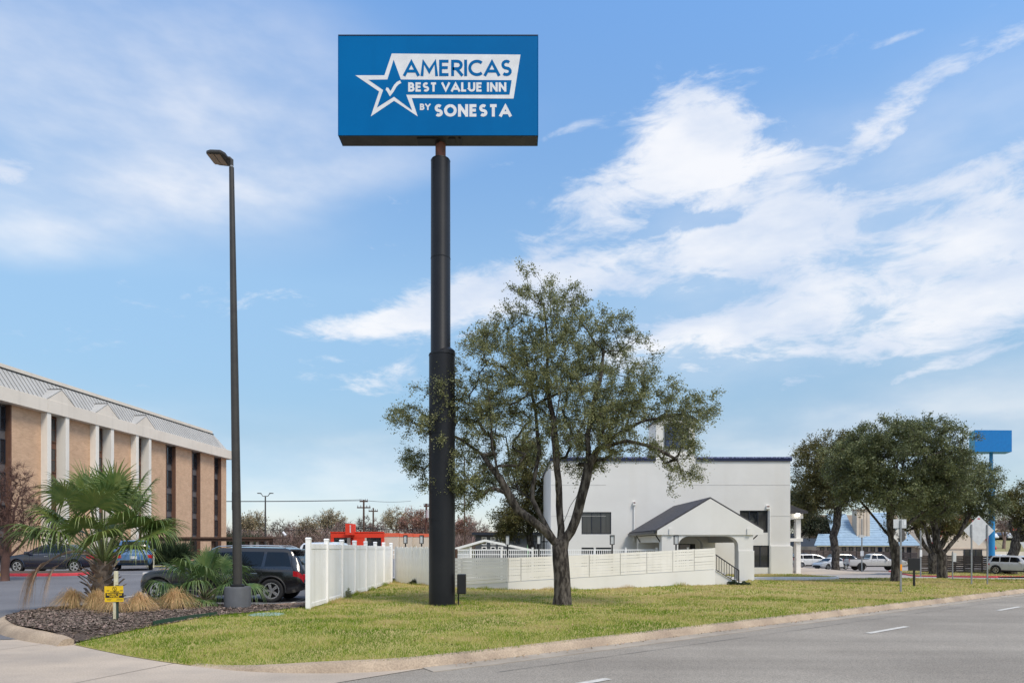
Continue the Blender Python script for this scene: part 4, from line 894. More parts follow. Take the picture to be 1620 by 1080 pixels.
GL = {'A': (.92, [[(0, 0), (.46, .95), (.92, 0)], [(.17, .26), (.75, .26)]]), 'M': (1.0, [[(0, 0), (.09, .96), (.5, .24), (.91, .96), (1.0, 0)]]),
 'E': (.55, [[(.55, 1), (0, 1), (0, 0), (.55, 0)], [(0, .52), (.50, .52)]]), 'R': (.62, [[(0, 0), (0, 1)] + arc(.32, .72, .28, .28, 90, -90) + [(.0, .44)], [(.27, .44), (.62, 0)]]),
 'I': (.0, [[(0, 0), (0, 1)]]), 'C': (.80, [arc(.5, .5, .5, .5, 48, 312, 18)]), 'S': (.52, [arc(.26, .745, .25, .255, 40, 270, 10) + arc(.26, .245, .27, .245, 90, -140, 10)[1:]]),
 'B': (.55, [[(0, 0), (0, 1)] + arc(.27, .76, .22, .24, 90, -90, 8) + [(0, .52)], [(0, .52)] + arc(.28, .26, .27, .26, 90, -90, 8) + [(0, 0)]]),
 'T': (.66, [[(0, 1), (.66, 1)], [(.33, 1), (.33, 0)]]), 'V': (.84, [[(0, 1), (.42, .05), (.84, 1)]]), 'L': (.5, [[(0, 1), (0, 0), (.5, 0)]]),
 'U': (.66, [[(0, 1), (0, .33)] + arc(.33, .33, .33, .33, 180, 360, 10) + [(.66, 1)]]), 'N': (.72, [[(0, 0), (0, 1)], [(.03, .97), (.69, .03)], [(.72, 0), (.72, 1)]]),
 'Y': (.74, [[(0, 1), (.37, .5), (.74, 1)], [(.37, .5), (.37, 0)]]), 'O': (.98, [arc(.49, .5, .49, .5, 90, 450, 24)]), 'G': (.8, [arc(.5, .5, .5, .5, 48, 360, 18) + [(.55, .5)]]),
 'P': (.58, [[(0, 0), (0, 1)] + arc(.3, .72, .28, .28, 90, -90) + [(.0, .44)]]), 'D': (.8, [[(0, 0), (0, 1)] + arc(.3, .5, .5, .5, 90, -90) + [(0, 0)]]), 'W': (1.2, [[(0, 1), (.3, 0), (.6, 1), (.9, 0), (1.2, 1)]])}
def lettering(name, text, xa, xb, zlo, zhi, th, y, mt, parent, gap=.24, dy=.003, space=.45):
    """stroke letters between xa..xb, zlo..zhi on the plane y, facing -y"""
    hgt = zhi - zlo; n = sum(ch != ' ' for ch in text); g = gap * th; sp = space * hgt
    sw = sum(GL[ch][0] for ch in text if ch != ' '); free = (xb - xa) - n * th - (n - 1) * g - sp * text.count(' '); k = free / sw
    mb = MB(); c = 0; cx = xa + th / 2
    for ch in text:
        if ch == ' ': cx += sp; continue
        for st_ in GL[ch][1]:
            c += 1; q = [Vector((cx + p[0] * k, zlo + th / 2 + p[1] * (hgt - th))) for p in st_]
            for e_i, e_j in ((0, 1), (-1, -2)):
                dd = (q[e_i] - q[e_j]).normalized()
                if abs(dd.y) > .6 and st_[e_i][1] in (0, 1): q[e_i] = q[e_i] + dd * (th / 2)
            ribbon(mb, q, th, y - .0002 * (c % 5), dy)
        cx += GL[ch][0] * k + th + g
    return mb.build(name, mt, parent)
def lt(name, text, zx0, zx1, zy0, zy1, th, y, mt, **k):
    a_ = F2(zx0, zy0); b_ = F2(zx1, zy1); lettering(name, text, a_[0], b_[0], a_[1], b_[1], th / 1463 * FW, y, mt, ms, **k)
lt('lettering', 'AMERICAS', 541, 1338, 373, 254, 21.5, fy - .0085, M['sign_blue'], gap=.40)
lt('lettering', 'BEST VALUE INN', 577, 1299, 488, 420, 16, fy - .012, M['sign_white'], gap=.42, space=.36)
lt('lettering', 'BY', 663, 742, 621, 574, 11, fy - .0045, M['sign_white'], gap=.4)
lt('lettering', 'SONESTA', 771, 1337, 669, 578, 22, fy - .0045, M['sign_white'], gap=.42)
ck = MB(); th_ = 22 / 1463 * FW
ribbon(ck, [F2(*p) for p in ((414, 467), (425, 470), (444, 503), (462, 480), (482, 445), (500, 426), (522, 415))], th_, fy - .012, .003); ck.build('check_mark', M['sign_white'], ms)

# ================================================================== STREET LAMP
sl0 = empty('street_lamp', (W(376, 18), 18, -.02), 0, 'tall dark bronze street lamp on a grey round concrete base', 'street lamp')
MB().tube([(0, 0, -.1), (0, 0, .58), (0, 0, .63)], [.335, .335, .315], 32).build('concrete_base', M['concrete_grey'], sl0, auto=True)
MB().tube([(0, 0, .60), (0, 0, .68), (0, 0, .70)], [.17, .17, .12], 20).build('base_cover', M['black'], sl0, auto=True)
lean = W(366.3, 18) - W(376, 18)
MB().tube([(0, 0, .66), (lean * .5, 0, 6.2), (lean, 0, Hh(264, 18))], [.118, .098, .062], 20).build('pole', M['pole_brown'], sl0, auto=True)
MB().box(-.15, -.10, -.02, .04, Hh(805, 18), Hh(777, 18)).build('hand_hole_cover', M['galv'], sl0)
zt2 = Hh(264, 18)
hd = empty('lamp_head_tmp'); bpy.data.objects.remove(hd)
MB().tube([(lean, 0, zt2 - .02), (lean, 0, zt2 + .19)], [.045, .045], 12).build('tenon', M['galv'], sl0)
MB().tube([(lean, 0, zt2 + .05), (lean, 0, zt2 + .2), (lean - .04, 0, zt2 + .235), (lean - .3, 0, zt2 + .25)], [.05, .05, .05, .05], 10).build('knuckle', M['pole_brown'], sl0)
xh = lean
head = MB(); pts_ = [(-.57, -.24), (-.44, -.31), (-.16, -.33), (-.08, -.2), (-.08, .2), (-.16, .33), (-.44, .31), (-.57, .24)]
o = MB().prism(pts_, .085, 'z', 0).build('lamp_head', M['pole_brown'], sl0, loc=(xh, 0, zt2 + .19), bevel=.02)
o.rotation_euler = (R(0), R(4), 0)
for a_, b_ in ((-.54, -.37), (-.35, -.20)):
    q = MB().box(a_, b_, -.24, .24, -.012, -.001).build('lens', M['lens'], o)
# ================================================================== SIGNS (right)
st1 = empty('backward_road_sign', (W(1425, 25.2), 25.2, 0), 0, 'grey back of a square and a round road sign on a post with orange band', 'road sign')
MB().box(-.03, .03, -.02, .02, -.2, Hh(822, 25.2)).build('post', M['galv'], st1)
MB().box(-.032, .032, -.03, -.021, Hh(902, 25.2), Hh(892, 25.2)).build('reflector', M['orange_tape'], st1)
MB().box(W(1414, 25.2) - W(1425, 25.2), W(1434.5, 25.2) - W(1425, 25.2), .022, .028, Hh(835, 25.2), Hh(821, 25.2)).build('square_plate', M['sign_alu'], st1, bevel=.002)
MB().box(.12, .21, .016, .0215, Hh(830, 25.2), Hh(824, 25.2)).build('sticker', M['sign_white'], st1)
c_ = ((W(1414.5, 25.2) - W(1425, 25.2) + W(1435, 25.2) - W(1425, 25.2)) / 2, Hh(846.5, 25.2))
MB().prism([(c_[0] + .255 * math.cos(R(22.5 + 45 * k)), c_[1] + .255 * math.sin(R(22.5 + 45 * k))) for k in range(8)], .006, 'y', .0225).build('octagon_plate', mat('worn_plate', (.62, .60, .57), (.08, .075, .07), scale=3.2, rough=.6, contrast=(.47, .53)), st1)
dm = empty('diamond_road_sign', (W(1549, 29.6), 29.6, 0), 0, 'large silver back of a diamond road sign on two thin posts', 'road sign')
for px in (1537, 1562): MB().box(W(px, 29.6) - W(1549, 29.6) - .025, W(px, 29.6) - W(1549, 29.6) + .025, -.02, .02, -.2, Hh(829, 29.6)).build('post', M['galv'], dm)
hw_ = W(1573, 29.6) - W(1549, 29.6); zc_ = Hh(838.8, 29.6)
MB().prism([(-hw_, zc_), (0, zc_ - hw_), (hw_, zc_), (0, zc_ + hw_)], .005, 'y', .0225).build('diamond_plate', M['sign_alu'], dm)
MB().box(-.05, .05, .018, .0222, zc_ + hw_ - .17, zc_ + hw_ - .12).build('sticker', M['tail_red'], dm)
bb = empty('black_notice_board', (W(1446, 28), 28, 0), 0, 'small black board on a short post in the grass by the driveway', 'notice board')
MB().box(-.035, .035, -.03, .03, -.1, .70).build('post', M['black'], bb); MB().box(-.24, .22, -.05, .02, Hh(902, 28), Hh(882.5, 28)).build('board', M['black'], bb, bevel=.008)
p3 = empty('small_road_sign', (W(1507, 34), 34, -.1), 0, 'thin post with a narrow grey sign back beside the rightmost lawn oak', 'road sign')
MB().box(-.02, .02, -.02, .02, -.1, 1.5).build('post', M['galv'], p3); MB().box(-.03, .20, .022, .027, .98, 1.42).build('plate', M['sign_alu'], p3)
p4 = empty('white_notice_post', (W(1363.5, 70), 70, -1.2), 0, 'thin post with small white notice between dark blue SUV and silver pickup', 'sign')
MB().box(-.05, .05, -.04, .04, 0, 5.6).build('post', M['galv'], p4); MB().box(-.17, .17, -.06, -.041, Hh(879, 70) + 1.2, Hh(871, 70) + 1.2).build('plate', M['sign_white'], p4); MB().box(-.3, .2, -.1, .1, 3.7, 3.95).build('fixture', M['sign_alu'], p4)
p5 = empty('thin_grey_post', (W(1456.5, 60), 60, -1), 0, 'tall thin grey post left of the pair of forked oak trunks', 'post')
MB().box(-.05, .05, -.04, .04, -.1, 4.0).build('post', M['galv'], p5); MB().box(-.1, .1, -.06, -.041, 1.7, 2.3).build('plate', M['sign_white'], p5)
yp = empty('yield_sign_edge', (W(1619, 30), 30, 0), 0, 'white back of a road sign cut off by the right edge', 'road sign')
MB().box(-.03, .03, -.02, .02, -.2, 1.7).build('post', M['galv'], yp); MB().prism([(-.30, Hh(857, 30)), (.30, Hh(857, 30)), (0, Hh(874, 30))], .005, 'y', .0225).build('plate', M['sign_alu'], yp); yp.location.x += .16
# distant blue sign
bs = empty('blue_pole_sign', (W(1569.5, 86), 86, -1.2), 0, 'plain bright blue sign cabinet on a blue pole beyond the oaks', 'sign')
D_ = 86; fx0, fx1 = W(1542.3, D_) - W(1569.5, D_), W(1602, D_) - W(1569.5, D_); z0_, z1_ = Hh(714, D_) + 1.2, Hh(680, D_) + 1.2
MB().v
cb_ = MB(); cb_.v = [(fx0, 0, z0_), (fx1, .15, z0_), (fx1, .15, z1_), (fx0, 0, z1_), (fx0 + .75, 2.2, z0_), (fx1 + .75, 2.35, z0_), (fx1 + .75, 2.35, z1_), (fx0 + .75, 2.2, z1_)]
cb_.f = [(4, 5, 6, 7), (0, 4, 7, 3), (1, 2, 6, 5), (3, 7, 6, 2), (0, 1, 5, 4)]; cb_.build('cabinet', mat('pale_blue_side', (.05, .30, .42), rough=.5), bs)
fc = MB(); fc.v = [(fx0, -.02, z0_), (fx1, .13, z0_), (fx1, .13, z1_), (fx0, -.02, z1_), (fx0, -.001, z0_), (fx1, .149, z0_), (fx1, .149, z1_), (fx0, -.001, z1_)]
fc.f = [(0, 1, 2, 3), (0, 4, 5, 1), (1, 5, 6, 2), (2, 6, 7, 3), (3, 7, 4, 0)]; fc.build('face_panel', mat('bright_sign_blue', (.0, .16, .47), rough=.4), bs)
MB().tube([(.72, 1.2, Hh(758, D_) + 1.2), (.72, 1.2, z0_)], [.22, .2], 14).build('upper_pole', M['sky_blue_paint'], bs); MB().tube([(.8, 1.2, 0), (.8, 1.2, Hh(752, D_) + 1.2)], [.36, .32], 18).build('lower_pole', M['sky_blue_paint'], bs)
# natural gas marker
gs = empty('gas_marker_sign', (W(182, 14.9), 14.9, 0), 0, 'yellow natural gas pipeline warning sign on a short post in the mulch', 'warning sign')
gsc = 14.9 / 1080
MB().box(-3.0 * gsc, 1.2 * gsc, -.005, .012, -.05, Hh(930, 14.9)).build('cream_marker', M['post_cream'], gs)
MB().box(.0 * gsc, 3.9 * gsc, .013, .05, -.05, Hh(925, 14.9)).build('steel_post', M['post_green'], gs)
MB().box(-3.0 * gsc, 2.8 * gsc, .013, .07, Hh(928, 14.9), Hh(903, 14.9)).build('marker_post', M['post_cream'], gs, bevel=.012)
MB().box(0, .006, -.0, .0005, 0, .0001)
px0, px1, pz0, pz1 = -14.8 * gsc, 14.9 * gsc, Hh(951.3, 14.9), Hh(926.3, 14.9)
PP = MB().box(px0, px1, -.016, -.008, pz0, pz1).build('plate', M['sign_yellow'], gs, bevel=.002)
PP.rotation_euler = (0, R(-1.5), 0)
wq = px1 - px0; hq = pz1 - pz0
MB().box(px0 + .015 * wq, px1 - .015 * wq, -.019, -.0165, pz0 + .26 * hq, pz0 + .56 * hq).build('black_band', M['black'], gs)
lettering('lettering', 'NATURAL GAS', px0 + .10 * wq, px1 - .10 * wq, pz0 + .40 * hq, pz0 + .53 * hq, .0085, -.0195, M['sign_yellow'], gs, gap=.4)
lettering('lettering', 'PIPELINE', px0 + .24 * wq, px1 - .24 * wq, pz0 + .28 * hq, pz0 + .375 * hq, .007, -.0195, M['sign_yellow'], gs, gap=.4)
lettering('lettering', 'WARNING', px0 + .27 * wq, px1 - .27 * wq, pz0 + .60 * hq, pz0 + .67 * hq, .0055, -.0168, M['black'], gs, gap=.4)
em = MB(); cx_, cz_ = px0 + .5 * wq, pz0 + .82 * hq; r_ = .13 * hq
ribbon(em, arc(cx_, cz_, r_, r_, 0, 360, 24), .008, -.0168, .002); ribbon(em, [(cx_ - r_ * .7, cz_ + r_ * .7), (cx_ + r_ * .7, cz_ - r_ * .7)], .007, -.0172, .002)
ribbon(em, [(cx_, cz_ - r_ * .8), (cx_ + r_ * .1, cz_ + r_ * .1), (cx_ - r_ * .4, cz_ + r_ * .4)], .009, -.0176, .002); em.build('no_digging_symbol', M['black'], gs)
fl = MB()
for (a_, b_, c0, c1) in ((.08, .22, .72, .74), (.08, .2, .67, .69), (.78, .94, .73, .75), (.76, .93, .68, .70), (.08, .34, .17, .19), (.08, .3, .11, .13), (.62, .93, .17, .19), (.58, .93, .11, .13), (.1, .9, .91 + .05, .965)): fl.box(px0 + a_ * wq, px0 + b_ * wq, -.0182, -.0164, pz0 + c0 * hq, pz0 + c1 * hq)
fl.build('fine_print', M['post_green'], gs)
# green bed edging
eg = MB().tube([(0, 0, 0)] * 2, [.01, .01], 4); eg = MB()
pp_ = [(-7.62, 14.5), (-7.50, 15.2), (-7.32, 15.9), (-7.12, 16.5)]
for p, q in zip(pp_, pp_[1:]):
    d = Vector((q[0] - p[0], q[1] - p[1])).normalized(); nx, ny = -d.y * .02, d.x * .02
    b_ = len(eg.v); eg.v += [(p[0], p[1], -.05), (q[0], q[1], -.05), (q[0] + nx, q[1] + ny, -.05), (p[0] + nx, p[1] + ny, -.05), (p[0], p[1], .09), (q[0], q[1], .10), (q[0] + nx, q[1] + ny, .10), (p[0] + nx, p[1] + ny, .09)]
    eg.f += [(b_, b_+1, b_+5, b_+4), (b_+3, b_+7, b_+6, b_+2), (b_+4, b_+5, b_+6, b_+7)]
tag(eg.build('bed_edging', M['edging']), 'green plastic edging strip between mulch and grass', 'edging')

# ================================================================== WOODEN FENCES (right)
def board_fence(label, px0, px1, Y0, Y1, zb0, zb1, zt0, zt1, bays, rows, base):
    fo = empty('wood_fence', (0, 0, 0), 0, label, 'fence', 'weathered board fences')
    for k in range(bays):
        t0, t1 = k / bays, (k + 1) / bays
        Ya, Yb = Y0 + (Y1 - Y0) * t0, Y0 + (Y1 - Y0) * t1; xa, xb = W(px0, Y0) + (W(px1, Y1) - W(px0, Y0)) * t0, W(px0, Y0) + (W(px1, Y1) - W(px0, Y0)) * t1
        b0 = zb0 + (zb1 - zb0) * t0; h_ = (zt0 + (zt1 - zt0) * t0) - b0
        MB().box(xa - .06, xa + .06, Ya - .09, Ya + .03, b0 - .3, b0 + h_ + .03).build('post', M['wood_fence'], fo)
        for r in range(rows):
            g_ = random.choice((.012, .02, .045, .03)); za = b0 + h_ * r / rows; zc_ = b0 + h_ * (r + 1) / rows - g_; off = random.uniform(-.015, .015)
            m = MB(); m.v = [(xa + .06, Ya, za), (xb - .06, Yb, za + off), (xb - .06, Yb, zc_ + off), (xa + .06, Ya, zc_), (xa + .06, Ya + .03, za), (xb - .06, Yb + .03, za + off), (xb - .06, Yb + .03, zc_ + off), (xa + .06, Ya + .03, zc_)]
            m.f = [(0, 1, 2, 3), (4, 7, 6, 5), (3, 2, 6, 7), (0, 4, 5, 1)]; m.build('board', M['wood_fence'], fo)
    return fo
board_fence('dark weathered board fence behind the diamond sign', 1456, 1597, 74, 71, -1.2, -1.2, Hh(877.5, 74), Hh(879, 71), 10, 8, 0)
board_fence('weathered board fence behind the parked minivan and pickup', 1262, 1452, 97, 95, -1.2, -1.2, Hh(869, 97), Hh(873.5, 95), 18, 6, 0)

# ================================================================== VEHICLES
PR = {
 'suv': [(0, .48, .78, .90, .84, .80), (.012, .40, .93, 1.06, .92, .82), (.035, .36, 1.03, 1.34, .95, .77), (.085, .30, 1.06, 1.70, .96, .72), (.125, .28, 1.07, 1.77, .97, .70), (.40, .26, 1.05, 1.80, .975, .70), (.56, .26, 1.03, 1.76, .975, .70), (.62, .26, 1.03, 1.63, .97, .70), (.735, .27, 1.07, 1.15, .965, .86), (.77, .27, 1.06, 1.12, .96, .86), (.93, .30, 1.0, 1.06, .95, .84), (.975, .34, .93, 1.0, .92, .82), (.990, .36, .80, .90, .88, .80), (1, .38, .68, .80, .82, .78)],
 'sedan': [(0, .46, .72, .80, .78, .74), (.015, .36, .88, .95, .86, .78), (.05, .28, .95, 1.02, .89, .76), (.14, .24, .97, 1.06, .91, .72), (.20, .22, .96, 1.17, .92, .67), (.32, .21, .94, 1.41, .92, .62), (.42, .20, .93, 1.46, .92, .61), (.54, .20, .92, 1.44, .92, .61), (.61, .20, .91, 1.34, .92, .63), (.755, .21, .91, .97, .91, .76), (.93, .24, .78, .83, .88, .72), (.98, .30, .62, .68, .80, .68), (1, .36, .54, .60, .70, .62)],
 'van': [(0, .45, .95, 1.05, .90, .84), (.012, .36, 1.0, 1.42, .94, .80), (.04, .30, 1.03, 1.68, .97, .74), (.10, .26, 1.04, 1.74, .98, .73), (.45, .24, 1.03, 1.76, .98, .73), (.58, .24, 1.02, 1.68, .98, .73), (.66, .24, 1.02, 1.55, .97, .74), (.82, .25, 1.0, 1.07, .95, .82), (.95, .30, .82, .88, .88, .76), (1, .38, .6, .66, .74, .68)],
 'pickup': [(0, .62, 1.22, 1.26, .96, .94), (.01, .55, 1.26, 1.30, .99, .95), (.05, .52, 1.27, 1.31, 1.0, .95), (.345, .48, 1.27, 1.31, 1.0, .95), (.355, .48, 1.27, 1.40, 1.0, .92), (.38, .48, 1.27, 1.86, 1.0, .78), (.42, .48, 1.27, 1.95, 1.0, .76), (.56, .48, 1.26, 1.95, 1.0, .76), (.61, .48, 1.25, 1.82, 1.0, .77), (.70, .48, 1.25, 1.32, 1.0, .90), (.93, .52, 1.18, 1.24, .98, .88), (.985, .56, 1.0, 1.08, .94, .86), (1, .6, .9, .96, .88, .84)]}
GLS = {'suv': [(.075, .245, .11, .235), (.265, .43, .255, .43), (.445, .665, .445, .60)], 'sedan': [(.205, .27, .295, .30), (.285, .455, .315, .455), (.47, .70, .47, .60)],
       'van': [(.035, .22, .06, .22), (.235, .45, .235, .45), (.465, .72, .465, .62)], 'pickup': [(.385, .475, .40, .475), (.49, .655, .49, .60)]}
SCR = {'suv': ((.625, .74), (.025, .085)), 'sedan': ((.625, .75), (.15, .30)), 'van': ((.67, .81), (.008, .036)), 'pickup': ((.62, .695), (.357, .376))}
WHL = {'suv': (.185, .81, .385), 'sedan': (.19, .80, .335), 'van': (.19, .80, .34), 'pickup': (.21, .79, .43)}
def rimmesh(r, dark):
    mb = MB(); n = 5
    mb.tube([(0, -.02, 0), (0, .02, 0)], [r * .16, r * .2], 12)
    ring = [(r * math.cos(t), r * math.sin(t)) for t in np.linspace(0, 2 * math.pi, 25)]
    b = len(mb.v)
    for (c, s_) in ring[:-1]:
        for k_, y_ in ((1, 0), (1, .03), (.86, .03), (.84, 0), (.86, -.06)): mb.v.append((c * k_, y_, s_ * k_))
    for i in range(24):
        j = (i + 1) % 24
        for q in range(4): mb.f.append((b + i*5 + q, b + j*5 + q, b + j*5 + q + 1, b + i*5 + q + 1))
    for k in range(n):
        t = 2 * math.pi * k / n
        for w0, w1, off in ((.13, .055, -.13), (.13, .055, .13)):
            tt = t + off; d = (math.cos(t), math.sin(t)); d2 = (math.cos(tt), math.sin(tt)); nx = (-d2[1], d2[0])
            p0 = (d[0] * r * .12, d[1] * r * .12); p1 = (d2[0] * r * .88, d2[1] * r * .88); b = len(mb.v)
            for p_, w_ in ((p0, w0 * r), (p1, w1 * r * 1.2)):
                for s2 in (-1, 1):
                    for y_ in (.0, .022): mb.v.append((p_[0] + nx[0] * w_ * s2, y_, p_[1] + nx[1] * w_ * s2))
            mb.f += [(b+1, b+3, b+7, b+5), (b, b+1, b+5, b+4), (b+2, b+6, b+7, b+3)]
    return mb
def car(name, label, cat, loc, rz, kind, L, paint, H=1.0, Wd=1.0, rails=False, rimm='rim', whl=None):
    root = empty(name, loc, rz, label, cat); T = np.array(PR[kind]); tt = np.linspace(0, 1, 400)
    C = np.array([np.interp(tt, T[:, 0], T[:, i]) for i in range(6)])
    kern = np.exp(-np.linspace(-2.5, 2.5, 9) ** 2 / 2); kern /= kern.sum()
    for i in range(1, 6): C[i] = np.convolve(np.pad(C[i], 4, mode='edge'), kern, 'valid')
    C[1:4] *= H; C[4:6] *= Wd
    def par(t): return [float(np.interp(t, tt, C[i])) for i in range(1, 6)]
    X = lambda t: (t - .5) * L
    def sec(t):
        zb, zl, zt, w, wt_ = par(t); h = zl - zb
        return [(0, zb), (w * .86, zb), (w * .97, zb + .10), (w * 1.0, zb + h * .45), (w * .997, zl - .12 * h), (w * .975, zl)] + \
               [(w * .955 + (wt_ - w * .955) * s, zl + (zt - .07 - zl) * s) for s in (.35, .7, 1)] + [(wt_ * .93, zt - .022), (wt_ * .6, zt), (0, zt + .01)]
    def side(t, s):
        zb, zl, zt, w, wt_ = par(t); y = w * .955 + (wt_ - w * .955) * s; z = zl + (zt - .07 - zl) * s
        n = Vector((0, (zt - .07 - zl), (w * .955 - wt_))).normalized() if zt - .07 > zl else Vector((0, 1, 0)); return Vector((X(t), y, z)), n
    def topp(t, s):
        zb, zl, zt, w, wt_ = par(t); za = par(t - .004)[2]; zc_ = par(t + .004)[2]
        n = Vector((-(zc_ - za), 0, .008 * L)).normalized(); return Vector((X(t), s * wt_ * .93, zt + .01 - .03 * abs(s) ** 3)), n
    st_ = sorted(set([0, .004, .012] + list(np.linspace(.02, .98, 62)) + [.988, .996, 1])); mb = MB(); k = None
    for t in st_:
        s_ = sec(t); full = s_ + [(-y, z) for y, z in reversed(s_[1:-1])]; k = len(full); mb.v += [(X(t), y, z) for y, z in full]
    for i in range(len(st_) - 1):
        for j in range(k): mb.f.append((i*k + j, (i+1)*k + j, (i+1)*k + (j+1) % k, i*k + (j+1) % k))
    mb.f.append(tuple(range(k))); mb.f.append(tuple(range((len(st_)-1)*k, len(st_)*k))[::-1])
    body = mb.build('body', M['paint_' + paint], root, auto=False)
    tr, tf, rw_ = whl or WHL[kind]; rw_ *= H ** .5
    cut = MB()
    for t in (tr, tf):
        for s_ in (-1, 1): cut.tube([(X(t), s_ * .60 * Wd, rw_), (X(t), s_ * 1.3, rw_)], [rw_ * 1.16] * 2, 28)
    co = cut.build('cutter', M['plastic_black']); co.matrix_world = root.matrix_world
    bpy.context.view_layer.update(); co.parent = root
    m = body.modifiers.new('b', 'BOOLEAN'); m.object = co; m.operation = 'DIFFERENCE'; m.solver = 'EXACT'
    bpy.context.view_layer.update(); dg = bpy.context.evaluated_depsgraph_get(); me = bpy.data.meshes.new_from_object(body.evaluated_get(dg))
    body.modifiers.clear(); body.data = me; bpy.data.objects.remove(co)
    me.polygons.foreach_set('use_smooth', [True] * len(me.polygons)); me.set_sharp_from_angle(angle=R(32))
    if not me.materials: me.materials.append(M['paint_' + paint])
    # wheels
    ty = MB(); prof = [(rw_ * .66, -.10), (rw_ * .9, -.115), (rw_ * .985, -.095), (rw_, -.05), (rw_, .05), (rw_ * .985, .095), (rw_ * .9, .115), (rw_ * .70, .108), (rw_ * .66, .08)]
    N_ = 32
    for i in range(N_):
        a_ = 2 * math.pi * i / N_
        for r_, y_ in prof: ty.v.append((r_ * math.cos(a_), y_, r_ * math.sin(a_)))
    P_ = len(prof)
    for i in range(N_):
        for j in range(P_ - 1): ty.f.append((i*P_ + j, ((i+1) % N_)*P_ + j, ((i+1) % N_)*P_ + j + 1, i*P_ + j + 1))
    tm = ty.mesh('wheel'); tm.polygons.foreach_set('use_smooth', [True] * len(tm.polygons)); rm = rimmesh(rw_ * .69, 0).mesh('rim')
    bk = MB().tube([(0, -.09, 0), (0, -.05, 0)], [rw_ * .67] * 2, 24).mesh('brake_disc')
    for t in (tr, tf):
        for s_ in (1, -1):
            y_ = s_ * (par(t)[3] - .10)
            w_ = link('wheel', tm, M['rubber'], root, (X(t), y_, rw_), 0 if s_ > 0 else math.pi)
            link('rim', rm, M[rimm], w_, (0, .07, 0)); link('brake_disc', bk, M['rim_dark'], w_, (0, .05, 0))
            ar = MB(); z0c = rw_
            pts = [(X(t) + rw_ * 1.19 * math.cos(a_), s_ * (par(t)[3] + .006), z0c + rw_ * 1.19 * math.sin(a_)) for a_ in np.linspace(R(-8), R(188), 20)]
            ar.tube(pts, [.03] * 20, 6); ar.build('arch_trim', M['plastic_black'] if (kind != 'sedan' and paint != 'white') else M['paint_' + paint], root)
    # glass
    def patch(fn, rows, cols, nm, mt, off=.009, sgn=1, par_=root):
        m = MB()
        for i in range(rows + 1):
            for j in range(cols + 1):
                p, n = fn(i / rows, j / cols); q = p + n * off
                m.v.append((q.x, q.y * sgn, q.z))
        for i in range(rows):
            for j in range(cols): a_ = i * (cols + 1) + j; m.f.append((a_, a_ + 1, a_ + cols + 2, a_ + cols + 1))
        return m.build(nm, mt, par_, smooth=True)
    for s_ in (1, -1):
        for (b0, b1, c0, c1) in GLS[kind]:
            def fn(u, v):
                s = .07 + .80 * u; t0 = b0 + (c0 - b0) * u; t1 = b1 + (c1 - b1) * u; return side(t0 + (t1 - t0) * v, s)
            patch(fn, 4, 10, 'side_window', M['car_glass'], .010, s_)
        t0, t1 = GLS[kind][0][0], GLS[kind][-1][1]
        bl = MB(); bl.tube([tuple(Vector((1, s_, 1)) * side(t, .03)[0] if False else (side(t, .03)[0].x, s_ * (side(t, .03)[0].y + .008), side(t, .03)[0].z)) for t in np.linspace(t0 - .01, t1 + .005, 14)], [.011] * 14, 5)
        bl.build('belt_trim', M['chrome'] if kind in ('sedan', 'suv') else M['plastic_black'], root)
        # door shuts, sill trim, handles, mirror
        for t in ([.255, .438, .665] if kind != 'pickup' else [.375, .482, .665]):
            pt = []
            for z_ in np.linspace(.30, .97, 6):
                zb, zl, zt, w, wt_ = par(t); pt.append((X(t), s_ * (w * (.998 if z_ > .5 else .99) + .001), zb + (zl - zb) * z_))
            MB().tube(pt, [.0055] * 6, 4).build('door_gap', M['plastic_black'], root)
        for t in ((.285, .47) if kind != 'pickup' else (.40, .505)):
            zb, zl, zt, w, wt_ = par(t); MB().box(X(t), X(t) + .2, s_ * (w + .003) - .012, s_ * (w + .003) + .014, zl - .13, zl - .10).build('door_handle', M['chrome' if kind != 'van' else 'paint_' + paint], root, bevel=.006)
        zb, zl, zt, w, wt_ = par(.5)
        MB().box(X(tr + .09), X(tf - .085), s_ * w * .97 - .02, s_ * w * .97 + .035, zb - .02, zb + .11).build('sill', M['plastic_black'], root, bevel=.01)
        if kind == 'suv': MB().box(X(tr + .09), X(tf - .085), s_ * (w + .01) - .01, s_ * (w + .01) + .012, zb + .135, zb + .16).build('sill_trim', M['chrome'], root)
        tm_ = GLS[kind][-1][1] - .02; p, n = side(tm_, .1)
        mr = MB().box(p.x - .08, p.x + .10, -.10, .12, -.08, .09).build('mirror', M['paint_' + paint], root, bevel=.035, loc=(0, s_ * (p.y + .14), p.z + .05))
        # lamps
        def tl(u, v, a=.0, b=.062):
            t = .004 + (b - a) * v; zb, zl, zt, w, wt_ = par(t); z = zl - (.03 + .17 * (1 - u)) * H; return Vector((X(t), w * .99 + .002 * v, z)), Vector((0, 1, 0))
        if kind in ('suv', 'sedan'): patch(tl, 2, 6, 'tail_light', M['tail_red'], .012, s_)
        zb, zl, zt, w, wt_ = par(.012)
        zl2 = zl - .10 * H; hh = .20 if kind in ('suv', 'sedan') else .34
        MB().box(-.03, .05, -.16 if kind != 'pickup' else -.08, .10, -hh / 2, hh / 2).build('tail_light', M['tail_red'], root, bevel=.02, loc=(X(.0) + .02, s_ * (w - .12), (zl2 if kind != 'van' else 1.12)))
        zb, zl, zt, w, wt_ = par(.975)
        MB().box(-.16, .05, -.16, .07, -.075, .075).build('headlight', M['head_clear'], root, bevel=.03, loc=(X(.975), s_ * (w - .10), zl - .02))
